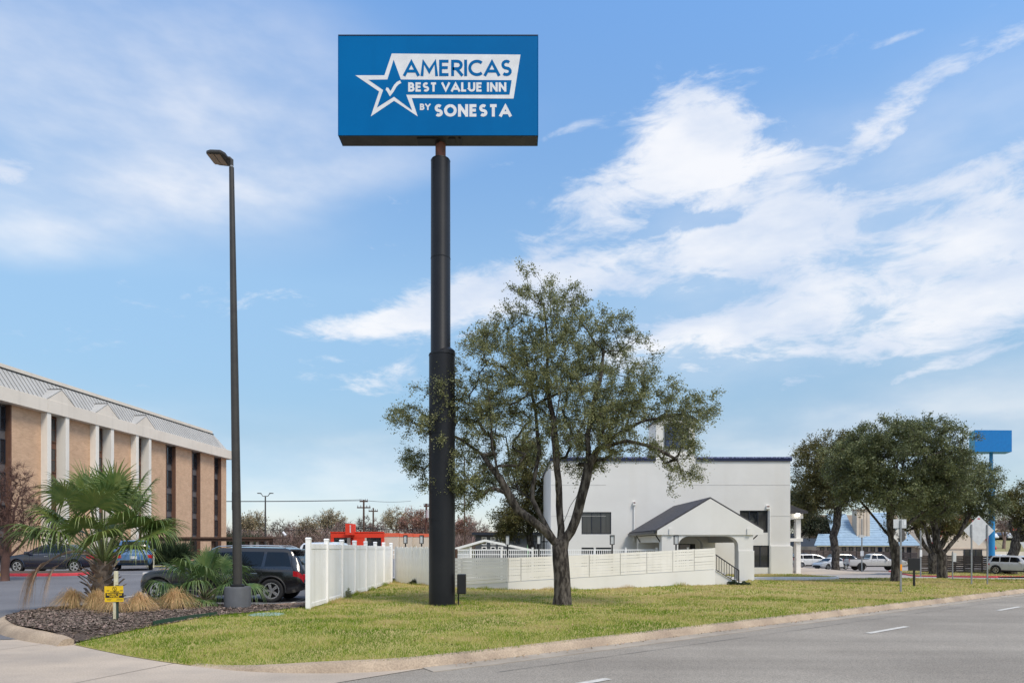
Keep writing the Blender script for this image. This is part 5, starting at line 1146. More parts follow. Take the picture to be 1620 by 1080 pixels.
        if rails:
            ts = np.linspace(.13, .58, 12); MB().tube([(X(t), s_ * (par(t)[4] * .9), par(t)[2] + .045 - (.05 if t in (ts[0], ts[-1]) else 0)) for t in ts], [.017] * 12, 6).build('roof_rail', M['chrome'] if paint == 'black' else M['plastic_black'], root)
    (w0, w1), (r0, r1) = SCR[kind]
    patch(lambda u, v: topp(w0 + (w1 - w0) * u, (v * 2 - 1) * .93), 6, 10, 'windscreen', M['car_glass'], .012)
    patch(lambda u, v: topp(r0 + (r1 - r0) * u, (v * 2 - 1) * .90), 6, 10, 'rear_window', M['car_glass'], .012)
    zb, zl, zt, w, wt_ = par(.01)
    MB().box(X(0) - .02, X(.012), -w * .8, w * .8, zb, zb + .2).build('rear_bumper', M['plastic_black'], root, bevel=.03)
    MB().box(X(0) - .034, X(0) - .022 + .0, -.16, .16, zb + (.26 if kind != 'pickup' else .05), zb + (.42 if kind != 'pickup' else .2)).build('licence_plate', M['plate'], root)
    zb, zl, zt, w, wt_ = par(.99)
    MB().box(X(.985), X(1) + .03, -w * .8, w * .8, zb - .05, zb + .16).build('front_bumper', M['plastic_black'], root, bevel=.03)
    MB().box(X(.99), X(1) + .012, -w * .5, w * .5, zb + .19, zl - .02).build('grille', M['plastic_black'], root, bevel=.02)
    if kind == 'suv' and rails:
        zb, zl, zt, w, wt_ = par(.085); MB().box(X(.035), X(.10), -wt_ * .95, wt_ * .95, zt - .035, zt + .03).build('spoiler', M['paint_' + paint], root, bevel=.02)
    if kind == 'pickup':
        bd = MB().box(X(.02), X(.34), -.86, .86, 1.31 * H, 1.325 * H).build('bed_cover', M['plastic_black'], root)
    return root
car('black_suv', 'black SUV with chrome wheels parked behind the small palm', 'SUV', (-9.255, 22.65, -.128), math.pi + R(1), 'suv', 5.22, 'black', .99, rails=True, whl=(.197, .880, .385))
car('dark_sedan', 'dark navy sedan parked left of the blue SUV behind the red kerb', 'sedan', (-24.9, 37.4, .22), math.pi - R(4), 'sedan', 5.3, 'navy', 1.08)
car('blue_suv', 'medium blue SUV showing its red tail light behind the large palm', 'SUV', (-23.0, 41.6, .24), R(118), 'suv', 4.5, 'blue', .99, rails=False)
car('white_suv', 'white SUV just visible over the rear of the black SUV', 'SUV', (-7.75, 29.1, .0), R(92), 'suv', 4.7, 'white', 1.02)
car('white_minivan', 'white minivan parked between the entrance column and an oak trunk', 'minivan', (W(1297, 88), 90, -1.2), R(-8), 'van', 5.4, 'white', 1.0)
car('black_suv_far', 'black SUV partly hidden behind the rear of the white minivan', 'SUV', (W(1272, 96), 96.5, -1.2), R(25), 'suv', 4.8, 'black', 1.0).name = 'black_suv'
car('dark_blue_suv', 'dark blue SUV parked between oak trunk and silver pickup', 'SUV', (W(1346, 86), 87, -1.2), R(-6), 'suv', 4.8, 'darkblue', 1.0)
car('white_car', 'white car mostly hidden by the oak trunk right of the minivan', 'car', (W(1318, 82), 82.5, -1.2), R(200), 'sedan', 4.5, 'white', 1.0)
car('silver_pickup', 'silver pickup truck with black wheels and red tail light', 'pickup truck', (W(1399, 77), 79, -1.22), R(-5), 'pickup', 6.4, 'silver', 1.0, rimm='rim_dark')
car('silver_suv', 'silver SUV facing the road at the right edge', 'SUV', (W(1622, 66), 67, -1.12), R(-62), 'suv', 4.7, 'silver', 1.02)
# ================================================================== TREES
def crown_targets(rng, ells, n, shell=.45):
    vol = np.array([e[3] * e[4] * e[5] for e in ells]) ** .8; vol /= vol.sum(); out = []
    idx = rng.choice(len(ells), n, p=vol)
    for i in idx:
        e = ells[i]; d = rng.normal(size=3); d /= np.linalg.norm(d); r = rng.random() ** shell
        out.append((e[0] + d[0] * r * e[3], e[1] + d[1] * r * e[4], e[2] + d[2] * r * e[5]))
    return np.array(out)
def tree(name, label, loc, limbs, ells, n_clusters, leaves_per, leaf, leafmat, barkmat=None, seed=1, r_tip=.008, twig=.42, group=None, cat='tree',
         trunk_r=.25, n_tw=6, expo=2.35, step=.35, twig_r=.006, crown_name='crown', droop=.0, sides=None):
    """limbs: polylines (metres, relative to loc) the first of them the trunk; ells: crown ellipsoids (x,y,z,rx,ry,rz)"""
    rng = np.random.default_rng(seed); root = empty(name, loc, 0, label, cat, group)
    P = []; par = []; rmin = []
    for li, lb in enumerate(limbs):
        pts = [np.array(p[:3], float) for p in lb]
        prev = -1
        if li:
            d = [np.linalg.norm(q - pts[0]) for q in P]; prev = int(np.argmin(d)); 
        for i in range(len(pts)):
            if i == 0:
                if li == 0: P.append(pts[0]); par.append(-1); prev = 0
                continue
            a_, b_ = pts[i-1] if (i > 1 or li == 0) else P[prev], pts[i]; k = max(1, int(np.linalg.norm(b_ - a_) / step))
            for j in range(1, k + 1):
                P.append(a_ + (b_ - a_) * j / k + (rng.normal(size=3) * .018 * (step / .35) if j < k else 0)); par.append(prev); prev = len(P) - 1
    nl = len(P)
    T = crown_targets(rng, ells, n_clusters); base = P[min(len(P) - 1, len(limbs[0]))]
    order = np.argsort(np.linalg.norm(T - base, axis=1)); tips = []
    arr = np.zeros((nl + n_clusters * 30, 3)); arr[:nl] = P; depth = np.zeros(len(arr)); cnt = nl
    for i in range(nl): depth[i] = 0 if par[i] < 0 else depth[par[i]] + 1
    minz = limbs[0][-1][2] * .8
    for ti in order:
        t = T[ti]; A = arr[:cnt]; v = t - A; dist = np.linalg.norm(v, axis=1); cost = dist * (1 + .35 * np.clip(-v[:, 2] / (dist + .01), 0, 1)) + .004 * depth[:cnt] + (A[:, 2] < minz) * 50
        j = int(np.argmin(cost)); p = A[j].copy(); L = dist[j]; k = max(1, int(L / step)); 
        if cnt + k >= len(arr): break
        prev = j; bend = rng.normal(size=3) * .10 * L; bend[2] += .10 * L - droop * L
        for q in range(1, k + 1):
            u = q / k; pt = p + (t - p) * u + bend * (u * (1 - u)) * 1.6
            arr[cnt] = pt; par.append(prev); depth[cnt] = depth[prev] + 1; prev = cnt; cnt += 1
        tips.append(prev)
    n = cnt; child = [[] for _ in range(n)]
    for i in range(1, n):
        if par[i] >= 0: child[par[i]].append(i)
    rad = np.zeros(n)
    for i in range(n - 1, -1, -1):
        s = sum(rad[c] ** expo for c in child[i]); rad[i] = max(r_tip, s ** (1 / expo)) if child[i] else r_tip
    k = trunk_r / rad[0]
    rad = np.where(rad > r_tip * 1.01, r_tip + np.maximum((rad - r_tip) / (rad[0] - r_tip), 0) ** 1.12 * (trunk_r - r_tip), rad)
    # flare at foot
    mb = MB(); done = [0]
    stack = [(0, None)]
    while stack:
        i, pr = stack.pop(); chain = ([pr] if pr is not None else []) + [i]
        while child[i]:
            c = sorted(child[i], key=lambda q: -rad[q]); 
            for o_ in c[1:]: stack.append((o_, i))
            i = c[0]; chain.append(i)
        rr = [min(rad[q], rad[chain[1]] * 1.05) if q == chain[0] and pr is not None else rad[q] for q in chain]
        if pr is None: rr[0] *= 1.28; rr[1] *= 1.06
        big = max(rr)
        ns = 12 if big > .12 else 7 if big > .04 else 4 if big > .015 else 3
        if sides: ns = min(ns, sides)
        mb.tube([arr[q] for q in chain], rr, ns, caps=False)
    V = np.array(mb.v, dtype=np.float32); q4 = np.array(mb.f, dtype=np.int32)
    npmesh('trunk', V, q4, barkmat or M['bark'], root, smooth=True)
    # twigs and leaves
    tp = arr[tips]; m = len(tp); c0 = tp.mean(0)
    outd = tp - c0; outd /= np.linalg.norm(outd, axis=1)[:, None] + 1e-6
    D = rng.normal(size=(m, n_tw, 3)) * .75 + outd[:, None, :] * .75; D[..., 2] += .18 - droop * 2; D /= np.linalg.norm(D, axis=2)[..., None]
    Ls = twig * (.55 + .8 * rng.random((m, n_tw, 1))); start = tp[:, None, :] - D * Ls * .15; end = start + D * Ls
    sag = np.zeros_like(end); sag[..., 2] = -.12 * Ls[..., 0]
    a_ = start.reshape(-1, 3); b_ = (end + sag).reshape(-1, 3); side = np.cross(b_ - a_, rng.normal(size=a_.shape)); side /= np.linalg.norm(side, axis=1)[:, None] + 1e-9
    mid = (a_ + b_) / 2 + np.array([0, 0, .02])
    tv = np.stack([a_ - side * twig_r, a_ + side * twig_r, mid + side * twig_r * .7, mid - side * twig_r * .7, b_], 1).reshape(-1, 3)
    nt = len(a_); base_i = np.arange(nt)[:, None] * 5
    tf = np.concatenate([base_i + np.array([[0, 1, 2, 3]])])
    tf2 = np.concatenate([base_i + np.array([[3, 2, 4, 4]])])
    F4 = tf; 
    tri = np.concatenate([base_i + np.array([[0, 1, 2]]), base_i + np.array([[0, 2, 3]]), base_i + np.array([[3, 2, 4]])])
    npmesh('twigs', tv, tri, barkmat or M['bark'], root)['kind'] = 'stuff'
    if leaves_per:
        N = m * leaves_per; ci = rng.integers(0, nt, N); u = rng.random(N) ** .7
        pos = a_[ci] + (b_[ci] - a_[ci]) * u[:, None] + rng.normal(size=(N, 3)) * leaf * .9
        ax = (b_[ci] - a_[ci]); ax /= np.linalg.norm(ax, axis=1)[:, None] + 1e-9; ax = ax + rng.normal(size=(N, 3)) * .8; ax /= np.linalg.norm(ax, axis=1)[:, None]
        nr = rng.normal(size=(N, 3)); nr[:, 2] = np.abs(nr[:, 2]) + .5; sd_ = np.cross(ax, nr); sd_ /= np.linalg.norm(sd_, axis=1)[:, None] + 1e-9
        s = leaf * (.6 + .8 * rng.random(N))[:, None]; up = np.cross(sd_, ax) * s * .12
        v = np.stack([pos - ax * s * .5, pos + sd_ * s * .27 + up, pos + ax * s * .5, pos - sd_ * s * .27 + up], 1).reshape(-1, 3)
        f = np.arange(N)[:, None] * 4 + np.array([[0, 1, 2, 3]])
        npmesh(crown_name, v, f, leafmat, root)
    return root
def px_ell(cx, cy, rx, ry, D, x0, dy=0, ryd=None, zb=0.0):
    k = D / 1080.0; return (W(cx, D) - x0, dy, Hh(cy, D) - zb, rx * k, ryd if ryd else rx * k, ry * k)
# --- the main oak
D0 = 19.7; X0m = W(889, D0)
def lp(*pts): return [(W(p[0], D0) - X0m, p[2] if len(p) > 2 else 0, Hh(p[1], D0)) for p in pts]
limbs = [[(0, 0, -.12)] + lp((890, 940), (889, 910), (887, 885), (886, 866)),
 lp((886, 868, 0), (888, 835, .05), (885, 800, .1), (884, 760, .1), (881, 715, .1), (878, 678, .15), (868, 620, .1), (866, 540, .0), (860, 480, .0)),
 lp((890, 872, 0), (903, 840, -.05), (915, 805, -.1), (924, 768, -.2), (930, 735, -.3), (945, 712, -.4), (975, 690, -.5), (1010, 672, -.6), (1050, 664, -.5), (1090, 655, -.5)),
 lp((930, 738, -.3), (928, 690, -.2), (938, 640, -.2), (950, 590, -.2), (955, 540, 0)),
 lp((945, 712, -.4), (985, 705, -.9), (1020, 715, -1.1), (1055, 735, -1.2), (1068, 765, -1.2)),
 lp((882, 868, 0), (868, 838, .1), (852, 808, .2), (842, 788, .2), (846, 755, .3), (854, 715, .5), (850, 660, .7), (840, 600, .8), (830, 540, .7)),
 lp((848, 792, .2), (832, 782, .5), (820, 770, .8), (806, 730, 1.1), (800, 680, 1.3)),
 lp((879, 862, 0), (860, 838, -.1), (840, 822, -.2), (818, 806, -.2), (804, 782, -.3), (790, 756, -.35), (764, 722, -.35), (735, 700, -.3), (700, 682, -.2), (665, 672, -.1)),
 lp((790, 756, -.35), (780, 715, -.8), (778, 660, -1.0), (770, 600, -.9)),
 lp((885, 830, .1), (905, 800, .9), (925, 770, 1.5), (945, 720, 1.9), (950, 650, 2.1)), lp((885, 790, .1), (875, 750, -.9), (868, 700, -1.5), (880, 640, -1.9))]
E = lambda cx, cy, rx, ry, dy=0, ryd=None: px_ell(cx, cy, rx, ry, D0, X0m, dy, ryd)
ells = [E(865, 525, 92, 72), E(838, 455, 42, 32), E(898, 470, 38, 28), E(640, 655, 28, 26, 0, .5), E(1105, 650, 32, 28, -.4, .6), E(650, 725, 32, 26, .2, .6), E(795, 590, 85, 75, 0, 1.9), E(935, 585, 105, 85, 0, 2.2), E(1005, 640, 75, 50, -.3, 1.5), E(1075, 655, 48, 36, -.4, .9),
        E(1035, 722, 62, 34, -.9, .9), E(860, 655, 115, 75, 0, 2.4), E(690, 680, 60, 46, -.5, 1.0), E(735, 775, 55, 30, 0, 1.2), E(1060, 740, 45, 24, -1.0, .7), E(1068, 688, 38, 26, -.9, .6), E(700, 620, 40, 35, -.6, .7), E(655, 665, 32, 24, 0, .6), E(675, 735, 50, 36, .3, .9), E(745, 660, 75, 70, 0, 1.6), E(765, 745, 62, 45, 0, 1.5), E(940, 680, 75, 52, 0, 2.0), E(765, 540, 32, 42, 0, .9), E(1055, 765, 22, 18, -1.2, .4), E(925, 725, 55, 26, .9, 1.0), E(975, 530, 45, 35, 0, 1.0)]
tree('oak_tree', 'large leafy live oak with forked trunk right of the black pole', (X0m, D0, 0), limbs, ells, 1150, 140, .053, M['leaf_main'], seed=11, trunk_r=.235, r_tip=.006, twig=.36, n_tw=7, twig_r=.0035, group='live oaks on the lawn', step=.28, expo=2.2)
# --- oaks on the right
def oak2(px, D, zb, label, ell_px, limbs_px, n, lp_, leaf, seed, tr, mt='leaf_dark', twig=.5, ydep=1.0):
    x0 = W(px, D); el_ = [(W(a_, D) - x0, dy, Hh(b_, D) - zb, rx * D / 1080, rx * D / 1080 * ydep, ry * D / 1080) for a_, b_, rx, ry, dy in ell_px]
    lb = [[(W(p[0], D) - x0, p[2] if len(p) > 2 else 0, Hh(p[1], D) - zb) for p in l] for l in limbs_px]; lb[0][0] = (0, 0, -.15)
    return tree('oak_tree', label, (x0, D, zb), lb, el_, n, lp_, leaf, M[mt], seed=seed, trunk_r=tr, r_tip=.01, twig=twig, twig_r=.006, n_tw=6, step=.45)
oak2(1417, 32, 0, 'dark dense live oak behind the square road sign back', [(1430, 715, 98, 52, 0), (1370, 745, 60, 40, 0), (1488, 750, 48, 42, 0), (1450, 690, 50, 30, 0), (1400, 775, 60, 34, -.4), (1470, 780, 60, 36, 0), (1345, 775, 32, 28, 0), (1335, 725, 40, 26, 0), (1385, 700, 50, 26, 0)],
     [[(1417, 919), (1418, 890), (1416, 868), (1413, 855)], [(1413, 858), (1404, 840, .2), (1392, 822, .3), (1378, 805, .3), (1365, 790, .3), (1352, 770, .3)], [(1413, 858), (1410, 838, 0), (1404, 815, -.2), (1400, 790, -.3), (1405, 750, -.4), (1415, 710, -.3)],
      [(1414, 852), (1424, 838, -.1), (1440, 822, -.2), (1460, 805, -.3), (1480, 797, -.4), (1510, 780, -.3)], [(1412, 845), (1422, 800, .5), (1440, 750, .8), (1450, 700, .8)]], 760, 130, .085, 21, .20)
oak2(1491, 35.8, 0, 'live oak forking low directly left of the diamond road sign', [(1510, 760, 62, 42, 0), (1550, 785, 30, 32, 0), (1480, 790, 46, 28, 0), (1545, 812, 26, 24, 0), (1500, 745, 32, 20, 0), (1575, 800, 18, 20, 0), (1450, 800, 24, 20, 0)],
     [[(1491, 914), (1490, 895), (1490, 878)], [(1490, 882), (1483, 865, .1), (1484, 840, .2), (1478, 815, .2), (1475, 790, .2)], [(1490, 880), (1503, 862, 0), (1516, 845, -.1), (1526, 820, -.2), (1531, 800, -.2), (1540, 780, -.2)], [(1490, 878), (1492, 850, .3), (1500, 820, .6), (1505, 780, .7)], [(1490, 884), (1478, 872), (1470, 850), (1462, 830), (1448, 812)]], 420, 110, .09, 22, .21, 'leaf_dark')
oak2(1322, 78, -1.2, 'tall straight-trunked tree between the white minivan and dark blue SUV', [(1320, 725, 62, 42, 0), (1285, 755, 38, 48, 0), (1350, 760, 50, 45, 0), (1310, 780, 45, 32, 0), (1275, 800, 22, 24, 0), (1345, 700, 35, 20, 0)],
     [[(1322, 898), (1322, 870), (1318, 848), (1324, 830), (1326, 805), (1325, 780)], [(1325, 790), (1310, 770, 1), (1295, 750, 1)], [(1325, 785), (1345, 765, -1), (1365, 745, -1)], [(1325, 780), (1325, 740), (1322, 705)]], 520, 95, .2, 23, .42, 'leaf_olive', 1.0)
oak2(1478, 68, -1.2, 'second forked oak behind, just left of the low-forking oak trunk', [(1440, 825, 34, 22, 0), (1495, 825, 34, 24, 0), (1465, 805, 40, 24, 0), (1515, 835, 20, 14, 0), (1420, 835, 16, 12, 0)],
     [[(1478, 905), (1477, 890), (1476, 878)], [(1476, 882), (1462, 862), (1452, 845), (1445, 825)], [(1476, 880), (1478, 850, 1), (1470, 820, 1)], [(1477, 880), (1490, 862), (1498, 845), (1500, 825)]], 260, 80, .17, 24, .42, 'leaf_olive', .8)
oak2(1600, 69, -1.15, 'leaning V-shaped oak at the right beside the silver SUV', [(1612, 805, 26, 20, 0), (1640, 790, 40, 35, 0), (1590, 800, 18, 12, 0), (1625, 830, 26, 18, 0), (1672, 810, 36, 30, 0), (1600, 785, 16, 9, 0)],
     [[(1600, 906), (1598, 892), (1598, 885)], [(1598, 888), (1590, 868), (1576, 855), (1566, 840), (1560, 825)], [(1599, 888), (1606, 868), (1608, 850), (1614, 835), (1624, 815)], [(1608, 850), (1600, 840), (1598, 825)], [(1606, 860), (1635, 840), (1650, 810)]], 300, 70, .18, 25, .45, 'leaf_olive', .8)
oak2(1266, 104, -1.0, 'dark low tree glimpsed between the white building and the minivan', [(1270, 815, 30, 20, 0), (1290, 830, 26, 13, 0), (1258, 790, 22, 22, 0)],
     [[(1262, 890), (1262, 860), (1264, 845)], [(1264, 848), (1280, 836), (1298, 830)], [(1264, 845), (1262, 815)]], 200, 70, .25, 26, .4, 'leaf_far', 1.0)
oak2(840, 50, 0, 'olive green tree behind the main oak beside the white building', [(830, 760, 38, 62, 0), (815, 820, 34, 30, 0), (850, 800, 30, 40, 0), (835, 715, 24, 30, 0), (800, 835, 20, 18, 0)],
     [[(842, 900), (842, 870), (838, 850)], [(838, 852), (826, 838), (815, 820)], [(838, 850), (846, 830), (852, 800)], [(838, 850), (834, 800), (832, 740)]], 420, 90, .13, 27, .26, 'leaf_olive', .7)

# --- bare tree by the hotel
bx = W(8, 31)
tree('bare_tree', 'leafless reddish-brown tree in front of the hotel at the left edge', (bx, 31, .05), [[(0, 0, -.2), (.0, 0, .7), (.05, 0, 1.3)], [(.05, 0, 1.3), (-.1, .2, 2.6), (.1, .3, 4.0)], [(.05, 0, 1.2), (.5, -.3, 2.5), (.9, -.4, 3.8)], [(.05, 0, 1.0), (-.6, 0, 2.2), (-1.0, .2, 3.6)], [(0, 0, .9), (.9, .2, 2.0), (1.5, .4, 3.2)]],
     [(0, 0, 3.9, 1.5, 1.4, 1.6), (.9, -.2, 3.4, 1.0, 1.0, 1.5), (-1.0, 0, 3.4, 1.1, 1.0, 1.5), (.3, 0, 2.4, 1.6, 1.2, 1.0), (.4, 0, 4.7, .8, .7, .8)], 700, 0, .05, None, M['twig_red'], seed=31, trunk_r=.17, r_tip=.008, twig=.42, n_tw=9, twig_r=.006, step=.3)
# --- far tree line
rs = random.Random(5)
kinds = [('pale budding', 'leaf_bud', 24), ('bare brown', None, 0), ('rust-leaved', 'leaf_rust', 26), ('bare grey', None, 0)]
tl_specs = [(388, 838, 818, 14, 0), (405, 838, 812, 18, 0), (443, 845, 822, 18, 3), (466, 838, 826, 16, 1), (487, 838, 824, 16, 0), (508, 838, 812, 20, 3), (526, 840, 808, 22, 0), (545, 842, 822, 16, 1), (578, 842, 817, 18, 3), (596, 842, 823, 14, 1), (628, 845, 804, 26, 0), (655, 845, 808, 24, 2), (676, 845, 812, 22, 2), (735, 845, 818, 18, 2), (758, 850, 824, 20, 1), (1588, 845, 812, 14, 1), (1608, 845, 808, 16, 3), (1630, 845, 806, 20, 1)]
words = ['leftmost pale budding tree in the distant tree line beside the lamp pole', 'pale budding tree in the distance just right of the lamp pole', 'bare grey tree in the distance right of the double-armed lamp', 'bare brown tree in the distance above the white SUV', 'pale budding tree in the distance above the vinyl fence end post', 'bare grey tree in the distance left of the red restaurant', 'tall pale crooked tree in the distance just left of the red restaurant', 'bare brown tree in the distance touching the red restaurant tower', 'bare grey tree in the distance behind the nearer utility pole', 'bare brown tree in the distance behind the shorter utility pole', 'wide golden budding tree in the distance above the restaurant side wall', 'rust-coloured tree in the distance right of the golden one', 'rust-coloured tree in the distance left against the black sign pole', 'rust-coloured tree in the distance right of the black sign pole', 'bare brown tree in the distance left of the olive green tree', 'bare brown tree in the distance above the far car park', 'bare grey tree in the distance at the right edge', 'bare brown tree beyond the right edge of the far car park']
for k, ((px, yb, yt, rx, kd), lab) in enumerate(zip(tl_specs, words)):
    D = 125 + rs.uniform(-12, 14); x0 = W(px, D); zb = gz(x0, D) - .1; zt3 = Hh(yt, D) - zb; rr = rx * D / 1080; hb = zt3 * .35
    lm_, lmt, ln = kinds[kd]
    tree('distant_tree', lab, (x0, D, zb), [[(0, 0, -.3), (rs.uniform(-.3, .3), 0, hb)], [(0, 0, hb), (rs.uniform(.4, .5) * rr, .5, hb + (zt3 - hb) * .6)], [(0, 0, hb * .8), (-rs.uniform(.4, .6) * rr, -.5, hb + (zt3 - hb) * .55)], [(0, 0, hb), (.1, -.4, zt3 * .85)]],
         [(0, 0, (zt3 + hb) / 2 + .3, rr * .9, rr * .7, (zt3 - hb) / 2), (rr * .4, .3, hb + (zt3 - hb) * .45, rr * .55, rr * .5, (zt3 - hb) * .3), (-rr * .45, -.2, hb + (zt3 - hb) * .55, rr * .5, rr * .5, (zt3 - hb) * .3)],
         150 if lmt else 170, ln, .26, M[lmt] if lmt else None, M['bark_grey'] if kd in (0, 3) else M['twig_brown'], seed=50 + k, trunk_r=.28, r_tip=.03, twig=1.0, n_tw=6, twig_r=.022, step=.8, group='distant trees on the skyline', sides=5)
# thickets of bare brush
def thicket(name, xa, xb, D, dd, hfun, n, mt, seed):
    rng = np.random.default_rng(seed); x = rng.uniform(xa, xb, n); y = D + rng.uniform(0, dd, n); h = np.array([hfun(a_) for a_ in x]) * rng.uniform(.25, 1.05, n); g = np.array([gz(a_, b_) for a_, b_ in zip(x, y)])
    p0 = np.stack([x, y, g + h * rng.uniform(.0, .75, n)], 1); d = rng.normal(size=(n, 3)); d[:, 2] = np.abs(d[:, 2]) + .6; d /= np.linalg.norm(d, axis=1)[:, None]
    L = rng.uniform(.5, 1.9, n)[:, None]; s = np.cross(d, rng.normal(size=(n, 3))); s /= np.linalg.norm(s, axis=1)[:, None]; w_ = rng.uniform(.02, .07, n)[:, None]
    v = np.stack([p0 - s * w_, p0 + s * w_, p0 + d * L], 1).reshape(-1, 3)
    return tag(npmesh(name, v, np.arange(n * 3).reshape(-1, 3), mt), kind='stuff')
thicket('brush_thicket', W(330, 112), W(800, 112), 108, 14, lambda x: 4.6 + .8 * math.sin(x * .35) + .6 * math.sin(x * .9 + 2) - 1.3 * ss(-25, -5, x), 52000, M['twig_brown'], 3)
thicket('evergreen_hedge', W(300, 100), W(412, 100), 98, 4, lambda x: 3.6, 9000, M['leaf_far'], 4)
thicket('brush_thicket', W(1560, 200), W(1760, 200), 215, 18, lambda x: 7.5 + 1.2 * math.sin(x * .2), 26000, M['twig_brown'], 6)
thicket('hedge', W(180, 53), W(300, 53), 51.5, 1.2, lambda x: 1.3, 9000, M['shrub'], 7)
thicket('far_woods', -420, 700, 420, 60, lambda x: 10 + 2.5 * math.sin(x * .03) + 1.5 * math.sin(x * .11), 60000, mat('far_woods_brown', (.10, .09, .08), (.08, .075, .06), scale=.02, rough=1, island=.3), 8)

# ================================================================== UTILITY POLES, WIRES, CAR-PARK LIGHTS
def upole(px, D, ytop, label, arms, w=.16):
    x0 = W(px, D); zb = gz(x0, D); r = empty('utility_pole', (x0, D, zb), 0, label, 'utility pole', 'utility poles'); zt4 = Hh(ytop, D) - zb
    MB().tube([(0, 0, -.2), (0, 0, zt4)], [w, w * .7], 10).build('pole', M['utility_wood'], r)
    for (f, half) in arms:
        MB().box(-half, half, -.06, .06, zt4 * f - .08, zt4 * f + .08).build('crossarm', M['utility_wood'], r)
        for s in (-.9, -.45, .45, .9): MB().tube([(s * half, 0, zt4 * f + .08), (s * half, 0, zt4 * f + .32)], [.06, .05], 6).build('insulator', M['galv'], r)
    return r, zt4 + zb
upole(575.5, 92, 790, 'nearer utility pole with two crossarms behind the red restaurant', [(.97, .55), (.86, .9)]); upole(590.5, 104, 803, 'shorter utility pole right of the two behind the restaurant tower', [(.93, .7)])
upole(674.5, 80, 796, 'utility pole with grey transformer beside the black sign pole', [(.95, .3)]); MB()
tr_ = bpy.data.objects['utility_pole.002']; MB().tube([(.25, -.2, 4.7), (.25, -.2, 5.6)], [.25, .25], 12).build('transformer', M['sign_alu'], tr_)
upole(735, 86, 722, 'very thin tall pole seen through the oak leaves right of the black pole', [], .10)
wr = MB()
def wire(px0, y0, D0_, px1, y1, D1, sag):
    a_ = Vector((W(px0, D0_), D0_, Hh(y0, D0_))); b_ = Vector((W(px1, D1), D1, Hh(y1, D1))); wr.tube([tuple(a_.lerp(b_, t) - Vector((0, 0, sag * 4 * t * (1 - t)))) for t in np.linspace(0, 1, 15)], [.028] * 15, 4)
wire(330, 793, 92, 575.5, 791.5, 92, .05); wire(330, 792, 92.3, 571, 790, 92.3, .1); wire(575.5, 791, 92, 650, 792, 120, .2); wire(300, 838.5, 93, 575, 834, 93, .2); wire(575, 834, 93, 675, 835, 80, .2); wire(575, 835, 93, 800, 830, 110, .4)
tag(wr.build('power_lines', M['wire']), 'thin dark power lines running behind the red restaurant', 'power lines')
dl = empty('car_park_light', (W(419.8, 66), 66, .2), 0, 'thin pole with two curved lamp arms above the white SUV', 'street lamp'); zt5 = Hh(784, 66) - .2
MB().tube([(0, 0, -.2), (0, 0, zt5)], [.10, .06], 10).build('pole', M['pole_brown'], dl)
for s in (-1, 1):
    MB().tube([(0, 0, zt5 - .05), (s * .25, 0, zt5 - .02), (s * .38, 0, zt5 + .18), (s * .5, 0, zt5 + .24)], [.035] * 4, 6).build('arm', M['pole_brown'], dl); MB().box(min(s * .42, s * .75), max(s * .42, s * .75), -.16, .16, zt5 + .22, zt5 + .29).build('lamp_head', M['pole_brown'], dl, bevel=.02)
fl_ = empty('white_flag_light', (W(449, 60), 60, .2), 0, 'small white floodlight on a thin post above the white SUV', 'floodlight')
MB().tube([(0, 0, 0), (0, 0, Hh(846, 60) - .2)], [.02, .02], 6).build('post', M['twig_brown'], fl_); MB().tube([(-.1, 0, Hh(841, 60) - .2), (.16, 0, Hh(846.5, 60) - .2)], [.10, .12], 8).build('lamp', M['sign_white'], fl_)
bl_ = empty('bollard', (W(240, 45), 45, .25), 0, 'short cream bollard in front of the hotel near the blue SUV', 'bollard'); MB().tube([(0, 0, -.1), (0, 0, .95), (0, 0, 1.02)], [.16, .16, .12], 14).build('post', M['post_cream'], bl_); MB().tube([(0, 0, .5), (0, 0, .56)], [.17, .17], 14).build('band', M['white_trim'], bl_)
# ================================================================== FAR RIGHT: car park and building on the slope
fb = empty('tan_store_building', (0, 175, 2.6), 0, 'long tan store building on the far slope at the right', 'building')
MB().box(W(1566, 175), W(1700, 175), 0, 20, -1, Hh(839, 175) - 2.6).build('wall', mat('ochre_wall', (.55, .42, .24), rough=.8), fb); MB().box(W(1565, 175), W(1702, 175), -.3, 20.2, Hh(839, 175) - 2.598, Hh(835.5, 175) - 2.6).build('roof_band', M['cream_wall'], fb)
MB().box(W(1596, 175), W(1612, 175), -.5, -.31, Hh(838, 175) - 2.6, Hh(832, 175) - 2.6).build('sign_band', M['red_stucco'], fb)
for k in range(6): window(fb, W(1570 + k * 14, 175), W(1579 + k * 14, 175), .5, 2.3, -.12, (1,), .12)
def minicar(name, label, x, y, z, rz, paint):
    r = empty(name, (x, y, z), rz, label, 'car', 'cars on the far slope'); 
    MB().prism([(-2.3, .35), (2.3, .35), (2.3, .75), (1.5, .95), (.8, 1.4), (-1.2, 1.45), (-2.0, 1.0), (-2.3, .95)], 1.7, 'y', -.85).build('body', M['paint_' + paint], r, bevel=.08)
    MB().prism([(1.2, .98), (.72, 1.34), (-1.15, 1.38), (-1.75, 1.0)], 1.74, 'y', -.87).build('windows', M['car_glass'], r)
    for X in (-1.4, 1.4):
        for s in (-.8, .8): MB().tube([(X, s - .1, .33), (X, s + .1, .33)], [.33, .33], 14).build('wheel', M['rubber'], r)
    return r
fc_ = ['white', 'charcoal', 'silver', 'white', 'grey', 'white', 'silver', 'black', 'white']
pos_ = ['leftmost', 'second from left', 'third from left', 'fourth from left', 'fifth from left', 'sixth from left', 'seventh from left', 'eighth from left', 'ninth from left']
